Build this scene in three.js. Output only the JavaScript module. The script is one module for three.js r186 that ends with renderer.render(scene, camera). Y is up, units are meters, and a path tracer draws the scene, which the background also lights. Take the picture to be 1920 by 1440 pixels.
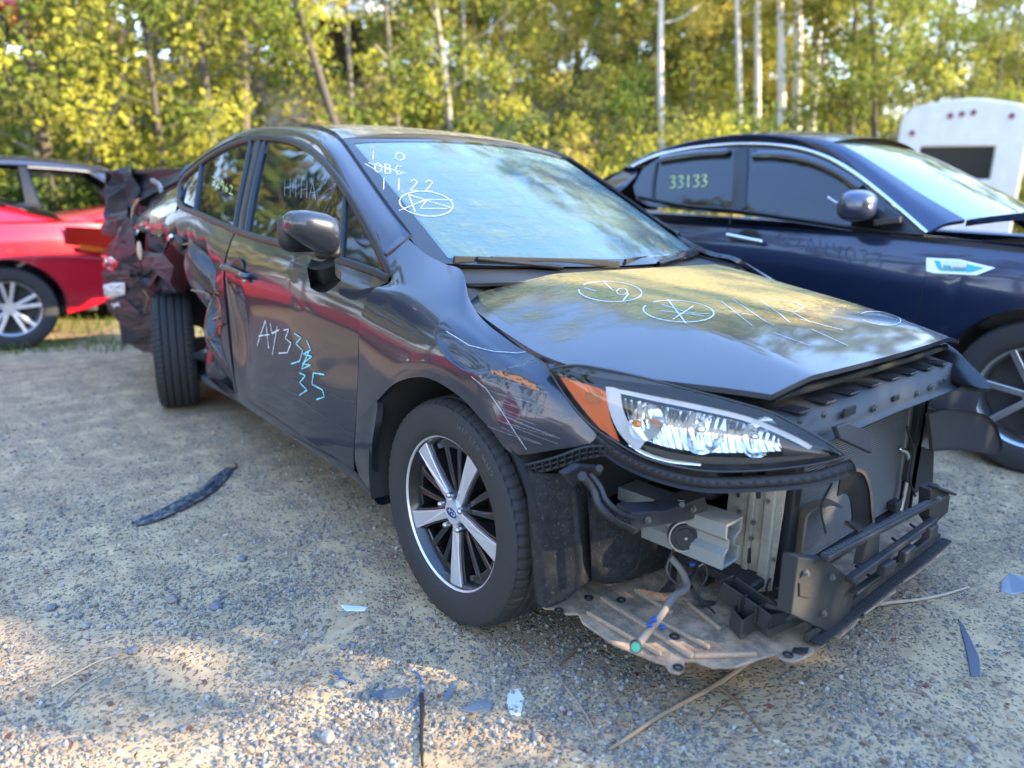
import * as THREE from 'three';
import { RoundedBoxGeometry } from 'three/addons/geometries/RoundedBoxGeometry.js';
import { mergeGeometries, mergeVertices, toCreasedNormals } from 'three/addons/utils/BufferGeometryUtils.js';
import { FontLoader } from 'three/addons/loaders/FontLoader.js';
import { TextGeometry } from 'three/addons/geometries/TextGeometry.js';
import { createNoise2D, createNoise3D } from 'simplex-noise';

// ---------------------------------------------------------------- camera, sky, sun, exposure
const CAM = { p: [1.4465, 1.1203, 1.9070], yaw: -2.4185, pitch: -0.24134, roll: 0.02215, f: 1341.644 };
const scene = new THREE.Scene();
const camera = new THREE.PerspectiveCamera(2 * Math.atan(720 / CAM.f) * 180 / Math.PI, 1920 / 1440, 0.05, 400);
const V3 = (x, y, z) => new THREE.Vector3(x, y, z);
const fwd = V3(Math.cos(CAM.pitch) * Math.cos(CAM.yaw), Math.sin(CAM.pitch), Math.cos(CAM.pitch) * Math.sin(CAM.yaw));
const rgt0 = fwd.clone().cross(V3(0, 1, 0)).normalize(), up0 = rgt0.clone().cross(fwd);
const camR = rgt0.clone().multiplyScalar(Math.cos(CAM.roll)).addScaledVector(up0, Math.sin(CAM.roll));
const camU = up0.clone().multiplyScalar(Math.cos(CAM.roll)).addScaledVector(rgt0, -Math.sin(CAM.roll));
camera.position.set(...CAM.p);
camera.up.copy(camU);
camera.lookAt(camera.position.clone().add(fwd));
camera.focus = 1.95;
camera.userData.fStop = 1.5;
scene.add(camera);

const renderer = new THREE.WebGLRenderer();
renderer.toneMapping = THREE.LinearToneMapping;
renderer.toneMappingExposure = 4.0;
renderer.shadowMap.enabled = true;

const SUN = V3(0.82, 0.41, -0.54).normalize();          // low sun ahead of the wreck, on its far side
{
  const w = 256, h = 128, d = new Float32Array(w * h * 4);
  const mix = (a, b, t) => a.map((v, i) => v + (b[i] - v) * t);
  for (let j = 0; j < h; j++) for (let i = 0; i < w; i++) {
    const el = ((j + 0.5) / h - 0.5) * Math.PI, s = Math.max(0, Math.sin(el));
    const zen = [0.20, 0.42, 0.98], mid = [0.48, 0.74, 1.18], hor = [1.35, 1.36, 1.32];
    let c = s < 0.3 ? mix(hor, mid, Math.pow(s / 0.3, 0.7)) : mix(mid, zen, Math.pow((s - 0.3) / 0.7, 0.8));
    d.set([c[0], c[1], c[2], 1], (j * w + i) * 4);
  }
  const t = new THREE.DataTexture(d, w, h, THREE.RGBAFormat, THREE.FloatType);
  t.mapping = THREE.EquirectangularReflectionMapping; t.magFilter = THREE.LinearFilter; t.needsUpdate = true;
  scene.background = t; scene.environment = t;
}
const sun = new THREE.DirectionalLight(new THREE.Color(1.0, 0.83, 0.58), 4.6);
sun.position.copy(SUN).multiplyScalar(30); sun.castShadow = true;
Object.assign(sun.shadow.camera, { left: -20, right: 20, top: 20, bottom: -20, near: 1, far: 80 });
scene.add(sun, sun.target);

// ---------------------------------------------------------------- helpers
const rng = (s) => () => { s |= 0; s = s + 0x6D2B79F5 | 0; let t = Math.imul(s ^ s >>> 15, 1 | s); t = t + Math.imul(t ^ t >>> 7, 61 | t) ^ t; return ((t ^ t >>> 14) >>> 0) / 4294967296; };
const R0 = rng(7), n2 = createNoise2D(rng(11)), n3 = createNoise3D(rng(12));
const clamp = (v, a, b) => Math.min(b, Math.max(a, v)), lerp = (a, b, t) => a + (b - a) * t;
const sst = (a, b, v) => { const t = clamp((v - a) / (b - a), 0, 1); return t * t * (3 - 2 * t); };
const fbm = (x, y, o = 4) => { let s = 0, a = 0.5; for (let i = 0; i < o; i++) { s += a * n2(x, y); x *= 2.03; y *= 2.03; a *= 0.5; } return s; };
// a pixel of the photograph gives a direction; where it lands comes from the surface it is cut with
const ray = (px, py) => fwd.clone().addScaledVector(camR, (px - 960) / CAM.f).addScaledVector(camU, -(py - 720) / CAM.f);
const cut = (px, py, ax, v) => { const d = ray(px, py); return V3(...CAM.p).addScaledVector(d, (v - CAM.p[ax]) / d.getComponent(ax)); };
const PX = (px, py, x) => cut(px, py, 0, x), PY = (px, py, y) => cut(px, py, 1, y), PZ = (px, py, z) => cut(px, py, 2, z);
const solve = (px, py, fn, t0, t1) => {           // first sign change of fn along the pixel's ray
  const d = ray(px, py), at = (t) => V3(...CAM.p).addScaledVector(d, t);
  let a = t0, fa = fn(at(a)); const n = 60;
  for (let i = 1; i <= n; i++) {
    let b = t0 + (t1 - t0) * i / n, fb = fn(at(b));
    if (fa * fb <= 0) { for (let k = 0; k < 30; k++) { const m = (a + b) / 2, fm = fn(at(m)); if (fa * fm <= 0) b = m; else { a = m; fa = fm; } } return at((a + b) / 2); }
    a = b; fa = fb;
  }
  return at(t1);
};
const tab = (xs, ys, x) => {                       // monotone-ish cubic table
  const n = xs.length; if (x <= xs[0]) return ys[0]; if (x >= xs[n - 1]) return ys[n - 1];
  let i = 0; while (x > xs[i + 1]) i++;
  const h = xs[i + 1] - xs[i], t = (x - xs[i]) / h;
  const m = (k) => k <= 0 ? (ys[1] - ys[0]) / (xs[1] - xs[0]) : k >= n - 1 ? (ys[n - 1] - ys[n - 2]) / (xs[n - 1] - xs[n - 2]) : ((a, b) => a * b <= 0 ? 0 : 2 * a * b / (a + b))((ys[k] - ys[k - 1]) / (xs[k] - xs[k - 1]), (ys[k + 1] - ys[k]) / (xs[k + 1] - xs[k]));
  const t2 = t * t, t3 = t2 * t;
  return (2 * t3 - 3 * t2 + 1) * ys[i] + (t3 - 2 * t2 + t) * h * m(i) + (-2 * t3 + 3 * t2) * ys[i + 1] + (t3 - t2) * h * m(i + 1);
};
const cr = (pts, n, closed = false) => new THREE.CatmullRomCurve3(pts, closed, 'centripetal').getPoints(n);
const crs = (pts, n, closed = false) => new THREE.CatmullRomCurve3(pts, closed, 'centripetal').getSpacedPoints(n);
const pl = (pts, n) => {                           // straight polyline, evenly resampled
  const L = [0]; for (let i = 1; i < pts.length; i++) L.push(L[i - 1] + pts[i].distanceTo(pts[i - 1]));
  const o = []; for (let k = 0; k <= n; k++) { const s = L[L.length - 1] * k / n; let i = 0; while (i < L.length - 2 && s > L[i + 1]) i++; o.push(pts[i].clone().lerp(pts[i + 1], L[i + 1] > L[i] ? (s - L[i]) / (L[i + 1] - L[i]) : 0)); } return o;
};
const spl1 = (arr, m, get) => {                    // uniform Catmull-Rom through rows of equal length: arr[i] control, m samples
  const out = [], n = arr.length;
  for (let k = 0; k <= m; k++) { const s = (n - 1) * k / m, i = Math.min(n - 2, Math.floor(s)), t = s - i; const p = (j) => arr[clamp(j, 0, n - 1)];
    const q = (c) => { const a = get(p(i - 1), c), b = get(p(i), c), d = get(p(i + 1), c), e = get(p(i + 2), c); return 0.5 * (2 * b + (d - a) * t + (2 * a - 5 * b + 4 * d - e) * t * t + (3 * b - a - 3 * d + e) * t * t * t); };
    out.push(V3(q(0), q(1), q(2))); }
  return out;
};
const gc = (p, c) => p.getComponent(c);
const loft = (rows, nu, nv) => {                   // rows of control points -> grid[v][u]
  const rr = rows.map((r) => spl1(r, nu, gc)); const grid = [];
  for (let v = 0; v <= nv; v++) grid.push([]);
  for (let u = 0; u <= nu; u++) { const c = spl1(rr.map((r) => r[u]), nv, gc); for (let v = 0; v <= nv; v++) grid[v].push(c[v]); }
  return grid;
};
const gridFn = (fn, nu, nv) => { const g = []; for (let v = 0; v <= nv; v++) { const r = []; for (let u = 0; u <= nu; u++) r.push(fn(u / nu, v / nv)); g.push(r); } return g; };
const geoGrid = (g, { uv = null, flip = false, thick = 0, dir = null, keep = null, close = false } = {}) => {
  const nv = g.length, nu = g[0].length, pos = [], uvs = [], idx = [];
  for (let v = 0; v < nv; v++) for (let u = 0; u < nu; u++) { const p = g[v][u]; pos.push(p.x, p.y, p.z); const q = uv ? uv(p, u / (nu - 1), v / (nv - 1)) : [u / (nu - 1), v / (nv - 1)]; uvs.push(q[0], q[1]); }
  for (let v = 0; v < nv - 1; v++) for (let u = 0; u < nu - 1; u++) { if (keep && !keep(u / (nu - 1), v / (nv - 1), g[v][u])) continue; const a = v * nu + u, b = a + 1, c = a + nu, d = c + 1; flip ? idx.push(a, c, b, b, c, d) : idx.push(a, b, c, b, d, c); }
  const geo = new THREE.BufferGeometry();
  geo.setAttribute('position', new THREE.Float32BufferAttribute(pos, 3)); geo.setAttribute('uv', new THREE.Float32BufferAttribute(uvs, 2)); geo.setIndex(idx); geo.computeVertexNormals();
  if (!thick) return geo;
  // rim: the sheet's edge folded inward
  const nrm = geo.attributes.normal, ring = [];
  for (let u = 0; u < nu; u++) ring.push(u); for (let v = 1; v < nv; v++) ring.push(v * nu + nu - 1); for (let u = nu - 2; u >= 0; u--) ring.push((nv - 1) * nu + u); for (let v = nv - 2; v >= 1; v--) ring.push(v * nu);
  const rp = [], ri = [], ru = [];
  ring.forEach((k, i) => { const p = V3(pos[k * 3], pos[k * 3 + 1], pos[k * 3 + 2]), q = dir ? p.clone().addScaledVector(dir, thick) : p.clone().addScaledVector(V3(nrm.getX(k), nrm.getY(k), nrm.getZ(k)), -thick); rp.push(p.x, p.y, p.z, q.x, q.y, q.z); ru.push(uvs[k * 2], uvs[k * 2 + 1], uvs[k * 2], uvs[k * 2 + 1]); const a = i * 2, b = ((i + 1) % ring.length) * 2; ri.push(a, a + 1, b, b, a + 1, b + 1); });
  const rim = new THREE.BufferGeometry(); rim.setAttribute('position', new THREE.Float32BufferAttribute(rp, 3)); rim.setAttribute('uv', new THREE.Float32BufferAttribute(ru, 2)); rim.setIndex(ri); rim.computeVertexNormals();
  return mergeGeometries([geo, rim]);
};
const mirrorZ = (geo) => { const g = geo.clone(); g.scale(1, 1, -1); const ix = g.index; if (ix) { const a = ix.array; for (let i = 0; i < a.length; i += 3) { const t = a[i]; a[i] = a[i + 1]; a[i + 1] = t; } } g.computeVertexNormals(); return g; };
const used = {};
const numbered = (n) => { if (used[n] === undefined) { used[n] = 0; return n; } used[n]++; return n + '_' + String(used[n]).padStart(3, '0'); };
const mesh = (name, geo, mat, parent) => { const m = new THREE.Mesh(geo, mat); m.name = name; m.castShadow = m.receiveShadow = true; if (parent) parent.add(m); return m; };
const thing = (name, label, category, pos = [0, 0, 0], group) => { const g = new THREE.Group(); g.name = numbered(name); g.position.set(...pos); g.userData = { label, category }; if (group) g.userData.group = group; scene.add(g); return g; };
const single = (name, geo, mat, label, category, group) => { const m = mesh(numbered(name), geo, mat, scene); m.userData = { label, category }; if (group) m.userData.group = group; return m; };
const struct = (name, geo, mat, kind = 'structure') => { const m = mesh(numbered(name), geo, mat, scene); m.userData.kind = kind; return m; };
const merge = (a) => mergeGeometries(a.map((g) => { const q = g.index ? g.toNonIndexed() : g; for (const k of Object.keys(q.attributes)) if (!['position', 'normal', 'uv'].includes(k)) q.deleteAttribute(k); return q; }));
const rbox = (w, h, d, x = 0, y = 0, z = 0, r = 0.006, rx = 0, ry = 0, rz = 0) => { const g = new RoundedBoxGeometry(w, h, d, 2, Math.min(r, w / 2.01, h / 2.01, d / 2.01)); g.rotateX(rx); g.rotateY(ry); g.rotateZ(rz); g.translate(x, y, z); return g; };
const tube = (pts, r, seg = 0, rad = 8, closed = false) => new THREE.TubeGeometry(new THREE.CatmullRomCurve3(pts, closed, 'centripetal'), seg || pts.length * 6, r, rad, closed);
const capTube = (pts, r, rad = 10) => { const a = pts[0], b = pts[pts.length - 1]; const s = (p) => { const g = new THREE.SphereGeometry(r, rad, 6); g.translate(p.x, p.y, p.z); return g; }; return merge([tube(pts, r, 0, rad), s(a), s(b)]); };
const cyl = (a, b, r0, r1 = r0, n = 12) => { const d = b.clone().sub(a), g = new THREE.CylinderGeometry(r1, r0, d.length(), n); g.translate(0, d.length() / 2, 0); g.applyQuaternion(new THREE.Quaternion().setFromUnitVectors(V3(0, 1, 0), d.normalize())); g.translate(a.x, a.y, a.z); return g; };
const bar = (a, b, w, h, up = V3(0, 1, 0), r = 0.004) => { // a rounded box between two points
  const d = b.clone().sub(a), L = d.length(); d.normalize(); const s = d.clone().cross(up).normalize(), u = s.clone().cross(d); const g = new RoundedBoxGeometry(w, h, L, 2, Math.min(r, w / 2.01, h / 2.01)); g.applyMatrix4(new THREE.Matrix4().makeBasis(s, u, d.clone().negate()).setPosition(a.clone().add(b).multiplyScalar(0.5))); return g; };
const slab = (pts, t, side) => {                   // a plate through the traced corners, t thick, its back away from `side`
  const n = V3(0, 0, 0), c = V3(0, 0, 0); pts.forEach((p, i) => { const r = pts[(i + 1) % pts.length]; n.x += (p.y - r.y) * (p.z + r.z); n.y += (p.z - r.z) * (p.x + r.x); n.z += (p.x - r.x) * (p.y + r.y); c.add(p); }); c.multiplyScalar(1 / pts.length);
  n.normalize(); if (n.dot(side) < 0) n.negate();
  const ex = pts[1].clone().sub(pts[0]); ex.addScaledVector(n, -ex.dot(n)).normalize(); const ey = n.clone().cross(ex);
  const sh = new THREE.Shape(pts.map((p) => { const d = p.clone().sub(c); return new THREE.Vector2(d.dot(ex), d.dot(ey)); }));
  const b = Math.min(0.003, t / 3); const g = new THREE.ExtrudeGeometry(sh, { depth: t - 2 * b, bevelEnabled: true, bevelSize: b, bevelOffset: -b, bevelThickness: b, bevelSegments: 2, curveSegments: 6 });
  g.applyMatrix4(new THREE.Matrix4().makeBasis(ex, ey, n).setPosition(c.addScaledVector(n, -t + b))); return g; };

// ---------------------------------------------------------------- materials
const tex = (w, h, fn, { srgb = true, rep = [1, 1] } = {}) => { const d = new Uint8Array(w * h * 4); for (let j = 0; j < h; j++) for (let i = 0; i < w; i++) { const c = fn(i, j); const k = (j * w + i) * 4; d[k] = clamp(c[0] * 255, 0, 255); d[k + 1] = clamp(c[1] * 255, 0, 255); d[k + 2] = clamp(c[2] * 255, 0, 255); d[k + 3] = c.length > 3 ? clamp(c[3] * 255, 0, 255) : 255; }
  const t = new THREE.DataTexture(d, w, h); t.wrapS = t.wrapT = THREE.RepeatWrapping; t.magFilter = t.minFilter = THREE.LinearFilter; t.repeat.set(...rep); if (srgb) t.colorSpace = THREE.SRGBColorSpace; t.needsUpdate = true; return t; };
const lin = (r, g, b) => new THREE.Color().setRGB(r, g, b);
const std = (c, roughness = 0.6, metalness = 0, o = {}) => new THREE.MeshStandardMaterial({ color: lin(...c), roughness, metalness, side: THREE.DoubleSide, ...o });
const phy = (c, o = {}) => new THREE.MeshPhysicalMaterial({ color: lin(...c), side: THREE.DoubleSide, ...o });
// tileable noise for grain: periodic by mirroring the sample on a torus
const tileN = (w, h, s, seed, oct = 4) => { const f = createNoise3D(rng(seed)), g = createNoise3D(rng(seed + 1)); return (i, j) => { let a = 0, amp = 0.5, k = s; const u = i / w * 2 * Math.PI, v = j / h * 2 * Math.PI; for (let o = 0; o < oct; o++) { a += amp * (f(Math.cos(u) * k, Math.sin(u) * k, Math.cos(v) * k) + g(Math.sin(u) * k, Math.sin(v) * k, Math.cos(v) * k)) * 0.6; amp *= 0.5; k *= 2; } return a; }; };
// ---------------------------------------------------------------- terrain
const yardH = (x, z) => { // gentle yard, then a wooded bank behind
  const d = V3(x - CAM.p[0], 0, z - CAM.p[2]), depth = d.x * Math.cos(CAM.yaw) + d.z * Math.sin(CAM.yaw), lat = d.x * camR.x + d.z * camR.z;
  let h = 0.05 * sst(-1.05, -1.6, z) * sst(4, 1, Math.abs(x)); h += -0.02 * sst(-3.6, -4.8, x) * sst(-2, 1, z);
  h += 0.035 * Math.exp(-((x + 3.6) ** 2 + (z - 1.0) ** 2) / 0.5);
  h += sst(8.2, 20, depth) * 3.6 * sst(8.5, 4, lat) + sst(8.5, 26, depth) * 1.2; h += sst(9, 20, depth) * 0.35 * n2(x * 0.25, z * 0.25);
  return h + 0.008 * n2(x * 1.7, z * 1.7) * sst(0.4, 1.6, Math.hypot(Math.max(0, Math.abs(x + 1.3) - 1.8), Math.max(0, Math.abs(z) - 0.9)) + 0.4);
};
const gravelTex = (() => { // stones and sand: voronoi-like stones at three sizes over sandy fines
  const S = 1024, px = new Float32Array(S * S * 3), ht = new Float32Array(S * S), r = rng(5); const nz1 = tileN(S, S, 1.2, 91, 5), nz2 = tileN(S, S, 7, 95, 3);
  for (let j = 0; j < S; j++) for (let i = 0; i < S; i++) { const k = j * S + i, a = nz1(i, j), b = nz2(i, j); const t = clamp(0.5 + a * 0.9, 0, 1); px[k * 3] = lerp(0.66, 0.82, t) + b * 0.10; px[k * 3 + 1] = lerp(0.605, 0.745, t) + b * 0.10; px[k * 3 + 2] = lerp(0.535, 0.64, t) + b * 0.10; ht[k] = 0.25 + 0.12 * b + 0.1 * a; }
  const stone = (cx, cy, rad, col, e, rot) => { const R = Math.ceil(rad * 1.4); for (let y = -R; y <= R; y++) for (let x = -R; x <= R; x++) { const u = (x * Math.cos(rot) + y * Math.sin(rot)) / rad, v = (-x * Math.sin(rot) + y * Math.cos(rot)) / (rad * e); const d = Math.pow(Math.abs(u), 2.4) + Math.pow(Math.abs(v), 2.4); if (d > 1) continue; const k = (((cy + y) % S + S) % S) * S + ((cx + x) % S + S) % S; const h = 0.4 + 0.6 * Math.sqrt(1 - d); if (h < ht[k]) continue; ht[k] = h; px[k * 3] = col[0]; px[k * 3 + 1] = col[1]; px[k * 3 + 2] = col[2]; } };
  const pal = [[0.62, 0.60, 0.57], [0.50, 0.50, 0.50], [0.50, 0.50, 0.51], [0.70, 0.67, 0.62], [0.58, 0.52, 0.44], [0.53, 0.50, 0.47], [0.42, 0.42, 0.44], [0.56, 0.47, 0.38], [0.48, 0.52, 0.50]];
  for (let n = 0; n < 24000; n++) { const big = r(); const rad = big > 0.99 ? 6 + r() * 4 : big > 0.8 ? 3 + r() * 2.5 : 1.3 + r() * 1.7; const cx = Math.floor(r() * S), cy = Math.floor(r() * S); const dens = nz1(cx, cy); if (r() > 0.55 - dens * 0.9) continue; const c = pal[Math.floor(r() * pal.length)], g = 0.95 + r() * 0.3; stone(cx, cy, rad, c.map((v) => v * g), 0.55 + r() * 0.45, r() * 3.14); }
  const col = tex(S, S, (i, j) => { const k = (j * S + i) * 3; return [px[k], px[k + 1], px[k + 2]]; }), bmp = tex(S, S, (i, j) => { const h = ht[j * S + i]; return [h, h, h]; }, { srgb: false }); return { col, bmp };
})();
const groundMat = new THREE.MeshStandardMaterial({ map: gravelTex.col, bumpMap: gravelTex.bmp, bumpScale: 0.005, roughness: 0.95, color: lin(0.82, 0.71, 0.545) });
const soilMat = std([0.07, 0.075, 0.035], 0.95);
{ // yard: fine near the camera; one sheet out to the trees
  const N = 220, at = (t) => { const s = (t - 0.5) * 2; return Math.sign(s) * (Math.abs(s) * 4 + Math.pow(Math.abs(s), 4) * 60); };
  const g = gridFn((u, v) => { const x = -1 + at(u), z = 0 + at(v); return V3(x, yardH(x, z), z); }, N, N);
  struct('ground', geoGrid(g, { uv: (p) => [p.x / 1.25 + 0.05 * n2(p.x * 0.6, p.z * 0.6), p.z / 1.25 + 0.05 * n2(p.x * 0.5, p.z * 0.7 + 9)], flip: true }), groundMat);
}
{ // loose pebbles that stand proud of the fines, near the camera
  const n = 34000, r = rng(77); const base = new THREE.IcosahedronGeometry(1, 1), P = base.attributes.position; for (let i = 0; i < P.count; i++) { const v = V3().fromBufferAttribute(P, i); const k = 0.82 + 0.25 * n3(v.x * 1.4, v.y * 1.4, v.z * 1.4); P.setXYZ(i, v.x * k, v.y * k * 0.6, v.z * k * 0.8); } base.computeVertexNormals();
  const im = new THREE.InstancedMesh(base, std([1, 1, 1], 0.92), n), m = new THREE.Matrix4(), qn = new THREE.Quaternion(), pal = [[0.24, 0.21, 0.17], [0.17, 0.16, 0.15], [0.15, 0.148, 0.148], [0.28, 0.25, 0.20], [0.22, 0.165, 0.115], [0.14, 0.13, 0.12], [0.32, 0.29, 0.25]];
  let k = 0; while (k < n) { const px = r() * 2100 - 90, py = 640 + Math.pow(r(), 0.7) * 860; const p = PY(px, py, 0); if (p.x < -5 || p.z < -2.6) continue; const den = 0.5 + fbm(p.x * 1.1, p.z * 1.1, 3) * 1.5; if (r() > den) continue; const s = 0.0016 + Math.pow(r(), 5) * 0.0075 + r() * 0.0012; qn.setFromEuler(new THREE.Euler(r() * 0.6, r() * 6.3, r() * 0.6)); m.compose(V3(p.x, yardH(p.x, p.z) + s * 0.25, p.z), qn, V3(s, s * (0.7 + r() * 0.5), s)); im.setMatrixAt(k, m); const c = pal[Math.floor(r() * pal.length)], g = 0.8 + r() * 0.45; im.setColorAt(k, lin(c[0] * g, c[1] * g, c[2] * g)); k++; }
  im.name = 'gravel'; im.userData.kind = 'stuff'; im.castShadow = im.receiveShadow = true; scene.add(im);
  const lg = new THREE.BufferGeometry(); lg.setAttribute('position', new THREE.Float32BufferAttribute([0, 0, 0, 0.35, 0.12, 0.5, 0, 0.05, 1, -0.35, 0.10, 0.5], 3)); lg.setAttribute('uv', new THREE.Float32BufferAttribute([0.5, 0, 1, 0.5, 0.5, 1, 0, 0.5], 2)); lg.setIndex([0, 2, 1, 0, 3, 2]); lg.computeVertexNormals();
  const lt = new THREE.InstancedMesh(lg, std([1, 1, 1], 0.9), 700); let c = 0; while (c < 700) { const p = PY(r() * 2000 - 40, 640 + Math.pow(r(), 0.8) * 860, 0); if (p.x < -6 || p.z < -2.6) continue; const s = 0.006 + r() * 0.014; qn.setFromEuler(new THREE.Euler((r() - 0.5) * 0.8, r() * 6.3, (r() - 0.5) * 0.8)); m.compose(V3(p.x, yardH(p.x, p.z) + 0.003, p.z), qn, V3(s * (0.5 + r() * 0.6), s, s * (0.7 + r()))); lt.setMatrixAt(c, m); const k2 = [[0.14, 0.07, 0.04], [0.20, 0.13, 0.07], [0.09, 0.06, 0.04], [0.16, 0.05, 0.035]][Math.floor(r() * 4)]; lt.setColorAt(c, lin(...k2)); c++; } lt.name = 'leaf_litter'; lt.userData.kind = 'stuff'; lt.castShadow = lt.receiveShadow = true; scene.add(lt);
}
// ---------------------------------------------------------------- woodland
const leafGeo = (() => { const g = new THREE.BufferGeometry(); const p = [0, 0, 0, 0.34, 0.5, 0.10, 0, 1, 0, -0.34, 0.5, 0.10]; g.setAttribute('position', new THREE.Float32BufferAttribute(p, 3)); g.setAttribute('uv', new THREE.Float32BufferAttribute([0.5, 0, 1, 0.5, 0.5, 1, 0, 0.5], 2)); g.setIndex([0, 1, 2, 0, 2, 3]); g.computeVertexNormals(); return g; })();
const leafMat = phy([1, 1, 1], { roughness: 0.85, transmission: 0.45, thickness: 0, specularIntensity: 0.2 });
const barkMats = [std([0.16, 0.13, 0.095], 0.95), std([0.30, 0.27, 0.22], 0.9), std([0.09, 0.075, 0.055], 0.95), std([0.58, 0.53, 0.44], 0.85)];
const leafCols = { lime: [0.35, 0.335, 0.045], green: [0.16, 0.21, 0.032], dark: [0.045, 0.085, 0.02], gold: [0.46, 0.37, 0.07], olive: [0.17, 0.18, 0.04], red: [0.24, 0.09, 0.04] };
const spray = (name, clumps, perClump, size, cols, seed, parent) => { // clumps: [x,y,z,r]
  const r = rng(seed), n = clumps.length * perClump, im = new THREE.InstancedMesh(leafGeo, leafMat, n), m = new THREE.Matrix4(), qn = new THREE.Quaternion(), e = new THREE.Euler(); let k = 0;
  for (const [x, y, z, rad] of clumps) { const c = cols[Math.floor(r() * cols.length)], cg = 0.75 + r() * 0.5; for (let i = 0; i < perClump; i++) { const a = r() * 6.283, b = Math.acos(2 * r() - 1), d = rad * Math.pow(r(), 0.5); e.set(r() * 6.3, r() * 6.3, r() * 6.3); qn.setFromEuler(e); const s = size * (0.6 + r() * 0.8); m.compose(V3(x + Math.sin(b) * Math.cos(a) * d, y + Math.cos(b) * d * 0.75, z + Math.sin(b) * Math.sin(a) * d), qn, V3(s, s, s)); im.setMatrixAt(k, m); const g = cg * (0.8 + r() * 0.4); im.setColorAt(k, lin(c[0] * g, c[1] * g, c[2] * g)); k++; } }
  im.name = name; im.userData.kind = 'stuff'; im.castShadow = im.receiveShadow = true; parent.add(im); return im; };
// trunk through given points with limbs and a loose crown
const tree = (name, label, base, top, r0, { cols = [leafCols.lime, leafCols.green], leaves = 90, clumps = 26, size = 0.11, bark = barkMats[0], crown0 = 0.3, spread = 1.3, seed = 1, group = 'woodland trees behind the parked cars', cat = 'tree', limbs = 9 } = {}) => {
  const t = thing(name, label, cat, [base.x, base.y, base.z], group); const r = rng(seed * 17 + 3), H = top.clone().sub(base); const mid = H.clone().multiplyScalar(0.5).add(V3((r() - 0.5) * 0.25, 0, (r() - 0.5) * 0.25));
  const cv = new THREE.CatmullRomCurve3([V3(0, -0.3, 0), mid.clone().multiplyScalar(0.5).add(V3((r() - 0.5) * 0.15, 0, (r() - 0.5) * 0.15)), mid, H]); const seg = 24, rad = 8, P = [];
  const gr = gridFn((u, v) => { const c = cv.getPoint(v), tg = cv.getTangent(v); const s = tg.clone().cross(V3(1, 0, 0.3)).normalize(), w = s.clone().cross(tg); const a = u * 6.2832, q2 = r0 * (1.15 - v * 0.95) * (v < 0.05 ? 1.4 : 1) * (1 + 0.08 * n3(c.x * 3, c.y * 2, a)); return c.addScaledVector(s, Math.cos(a) * q2).addScaledVector(w, Math.sin(a) * q2); }, rad, seg);
  mesh('trunk', geoGrid(gr, {}), bark, t); const lb = [], cl = [];
  for (let i = 0; i < limbs; i++) { const v = lerp(crown0, 0.97, (i + r() * 0.6) / limbs), a = r() * 6.283, L = spread * (0.5 + r() * 0.7) * (1.15 - v * 0.6), o = cv.getPoint(v), e = o.clone().add(V3(Math.cos(a) * L, L * (0.35 + r() * 0.5), Math.sin(a) * L)), m1 = o.clone().lerp(e, 0.5).add(V3(0, -0.08 * L, 0)); lb.push(tube([o, m1, e], r0 * 0.22 * (1.2 - v), 8, 5)); for (let k = 0; k < Math.ceil(clumps / limbs); k++) { const q2 = m1.clone().lerp(e, r() * 1.1); cl.push([q2.x + (r() - 0.5) * 0.5, q2.y + (r() - 0.5) * 0.5, q2.z + (r() - 0.5) * 0.5, 0.25 + r() * 0.35]); } }
  lb.forEach((g) => mesh('limb', g, bark, t)); if (leaves) spray('crown', cl, leaves, size, cols, seed + 900, t); return t; };
const shrub = (label, p, w, h, { cols = [leafCols.lime, leafCols.green], n = 26, per = 90, size = 0.09, seed = 1, group = 'brush along the edge of the yard', name = 'shrub' } = {}) => {
  const t = thing(name, label, 'shrub', [p.x, p.y, p.z], group), r = rng(seed * 31 + 5), cl = [], st = []; for (let i = 0; i < n; i++) { const a = r() * 6.283, d = w * 0.5 * Math.sqrt(r()), y = h * (0.08 + 0.92 * r()) * (1 - 0.45 * (d / (w * 0.5)) ** 2); cl.push([Math.cos(a) * d, y, Math.sin(a) * d, 0.22 + r() * 0.24]); if (i % 3 === 0) st.push(tube([V3(Math.cos(a) * d * 0.2, -0.1, Math.sin(a) * d * 0.2), V3(Math.cos(a) * d * 0.6, y * 0.6, Math.sin(a) * d * 0.6), V3(Math.cos(a) * d, y + 0.15, Math.sin(a) * d)], 0.012, 8, 5)); }
  const sm = barkMats[r() > 0.5 ? 0 : 2]; st.forEach((g) => mesh('stem', g, sm, t)); spray('foliage', cl, per, size, cols, seed + 300, t); return t; };
// a point of ground seen in direction of pixel column px at a given depth along the view
const atDepth = (px, depth) => { const d = ray(px, 400); d.y = 0; const f2 = V3(Math.cos(CAM.yaw), 0, Math.sin(CAM.yaw)); const k = depth / d.dot(f2); const p = V3(CAM.p[0], 0, CAM.p[2]).addScaledVector(d, k); p.y = yardH(p.x, p.z); return p; };
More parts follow.
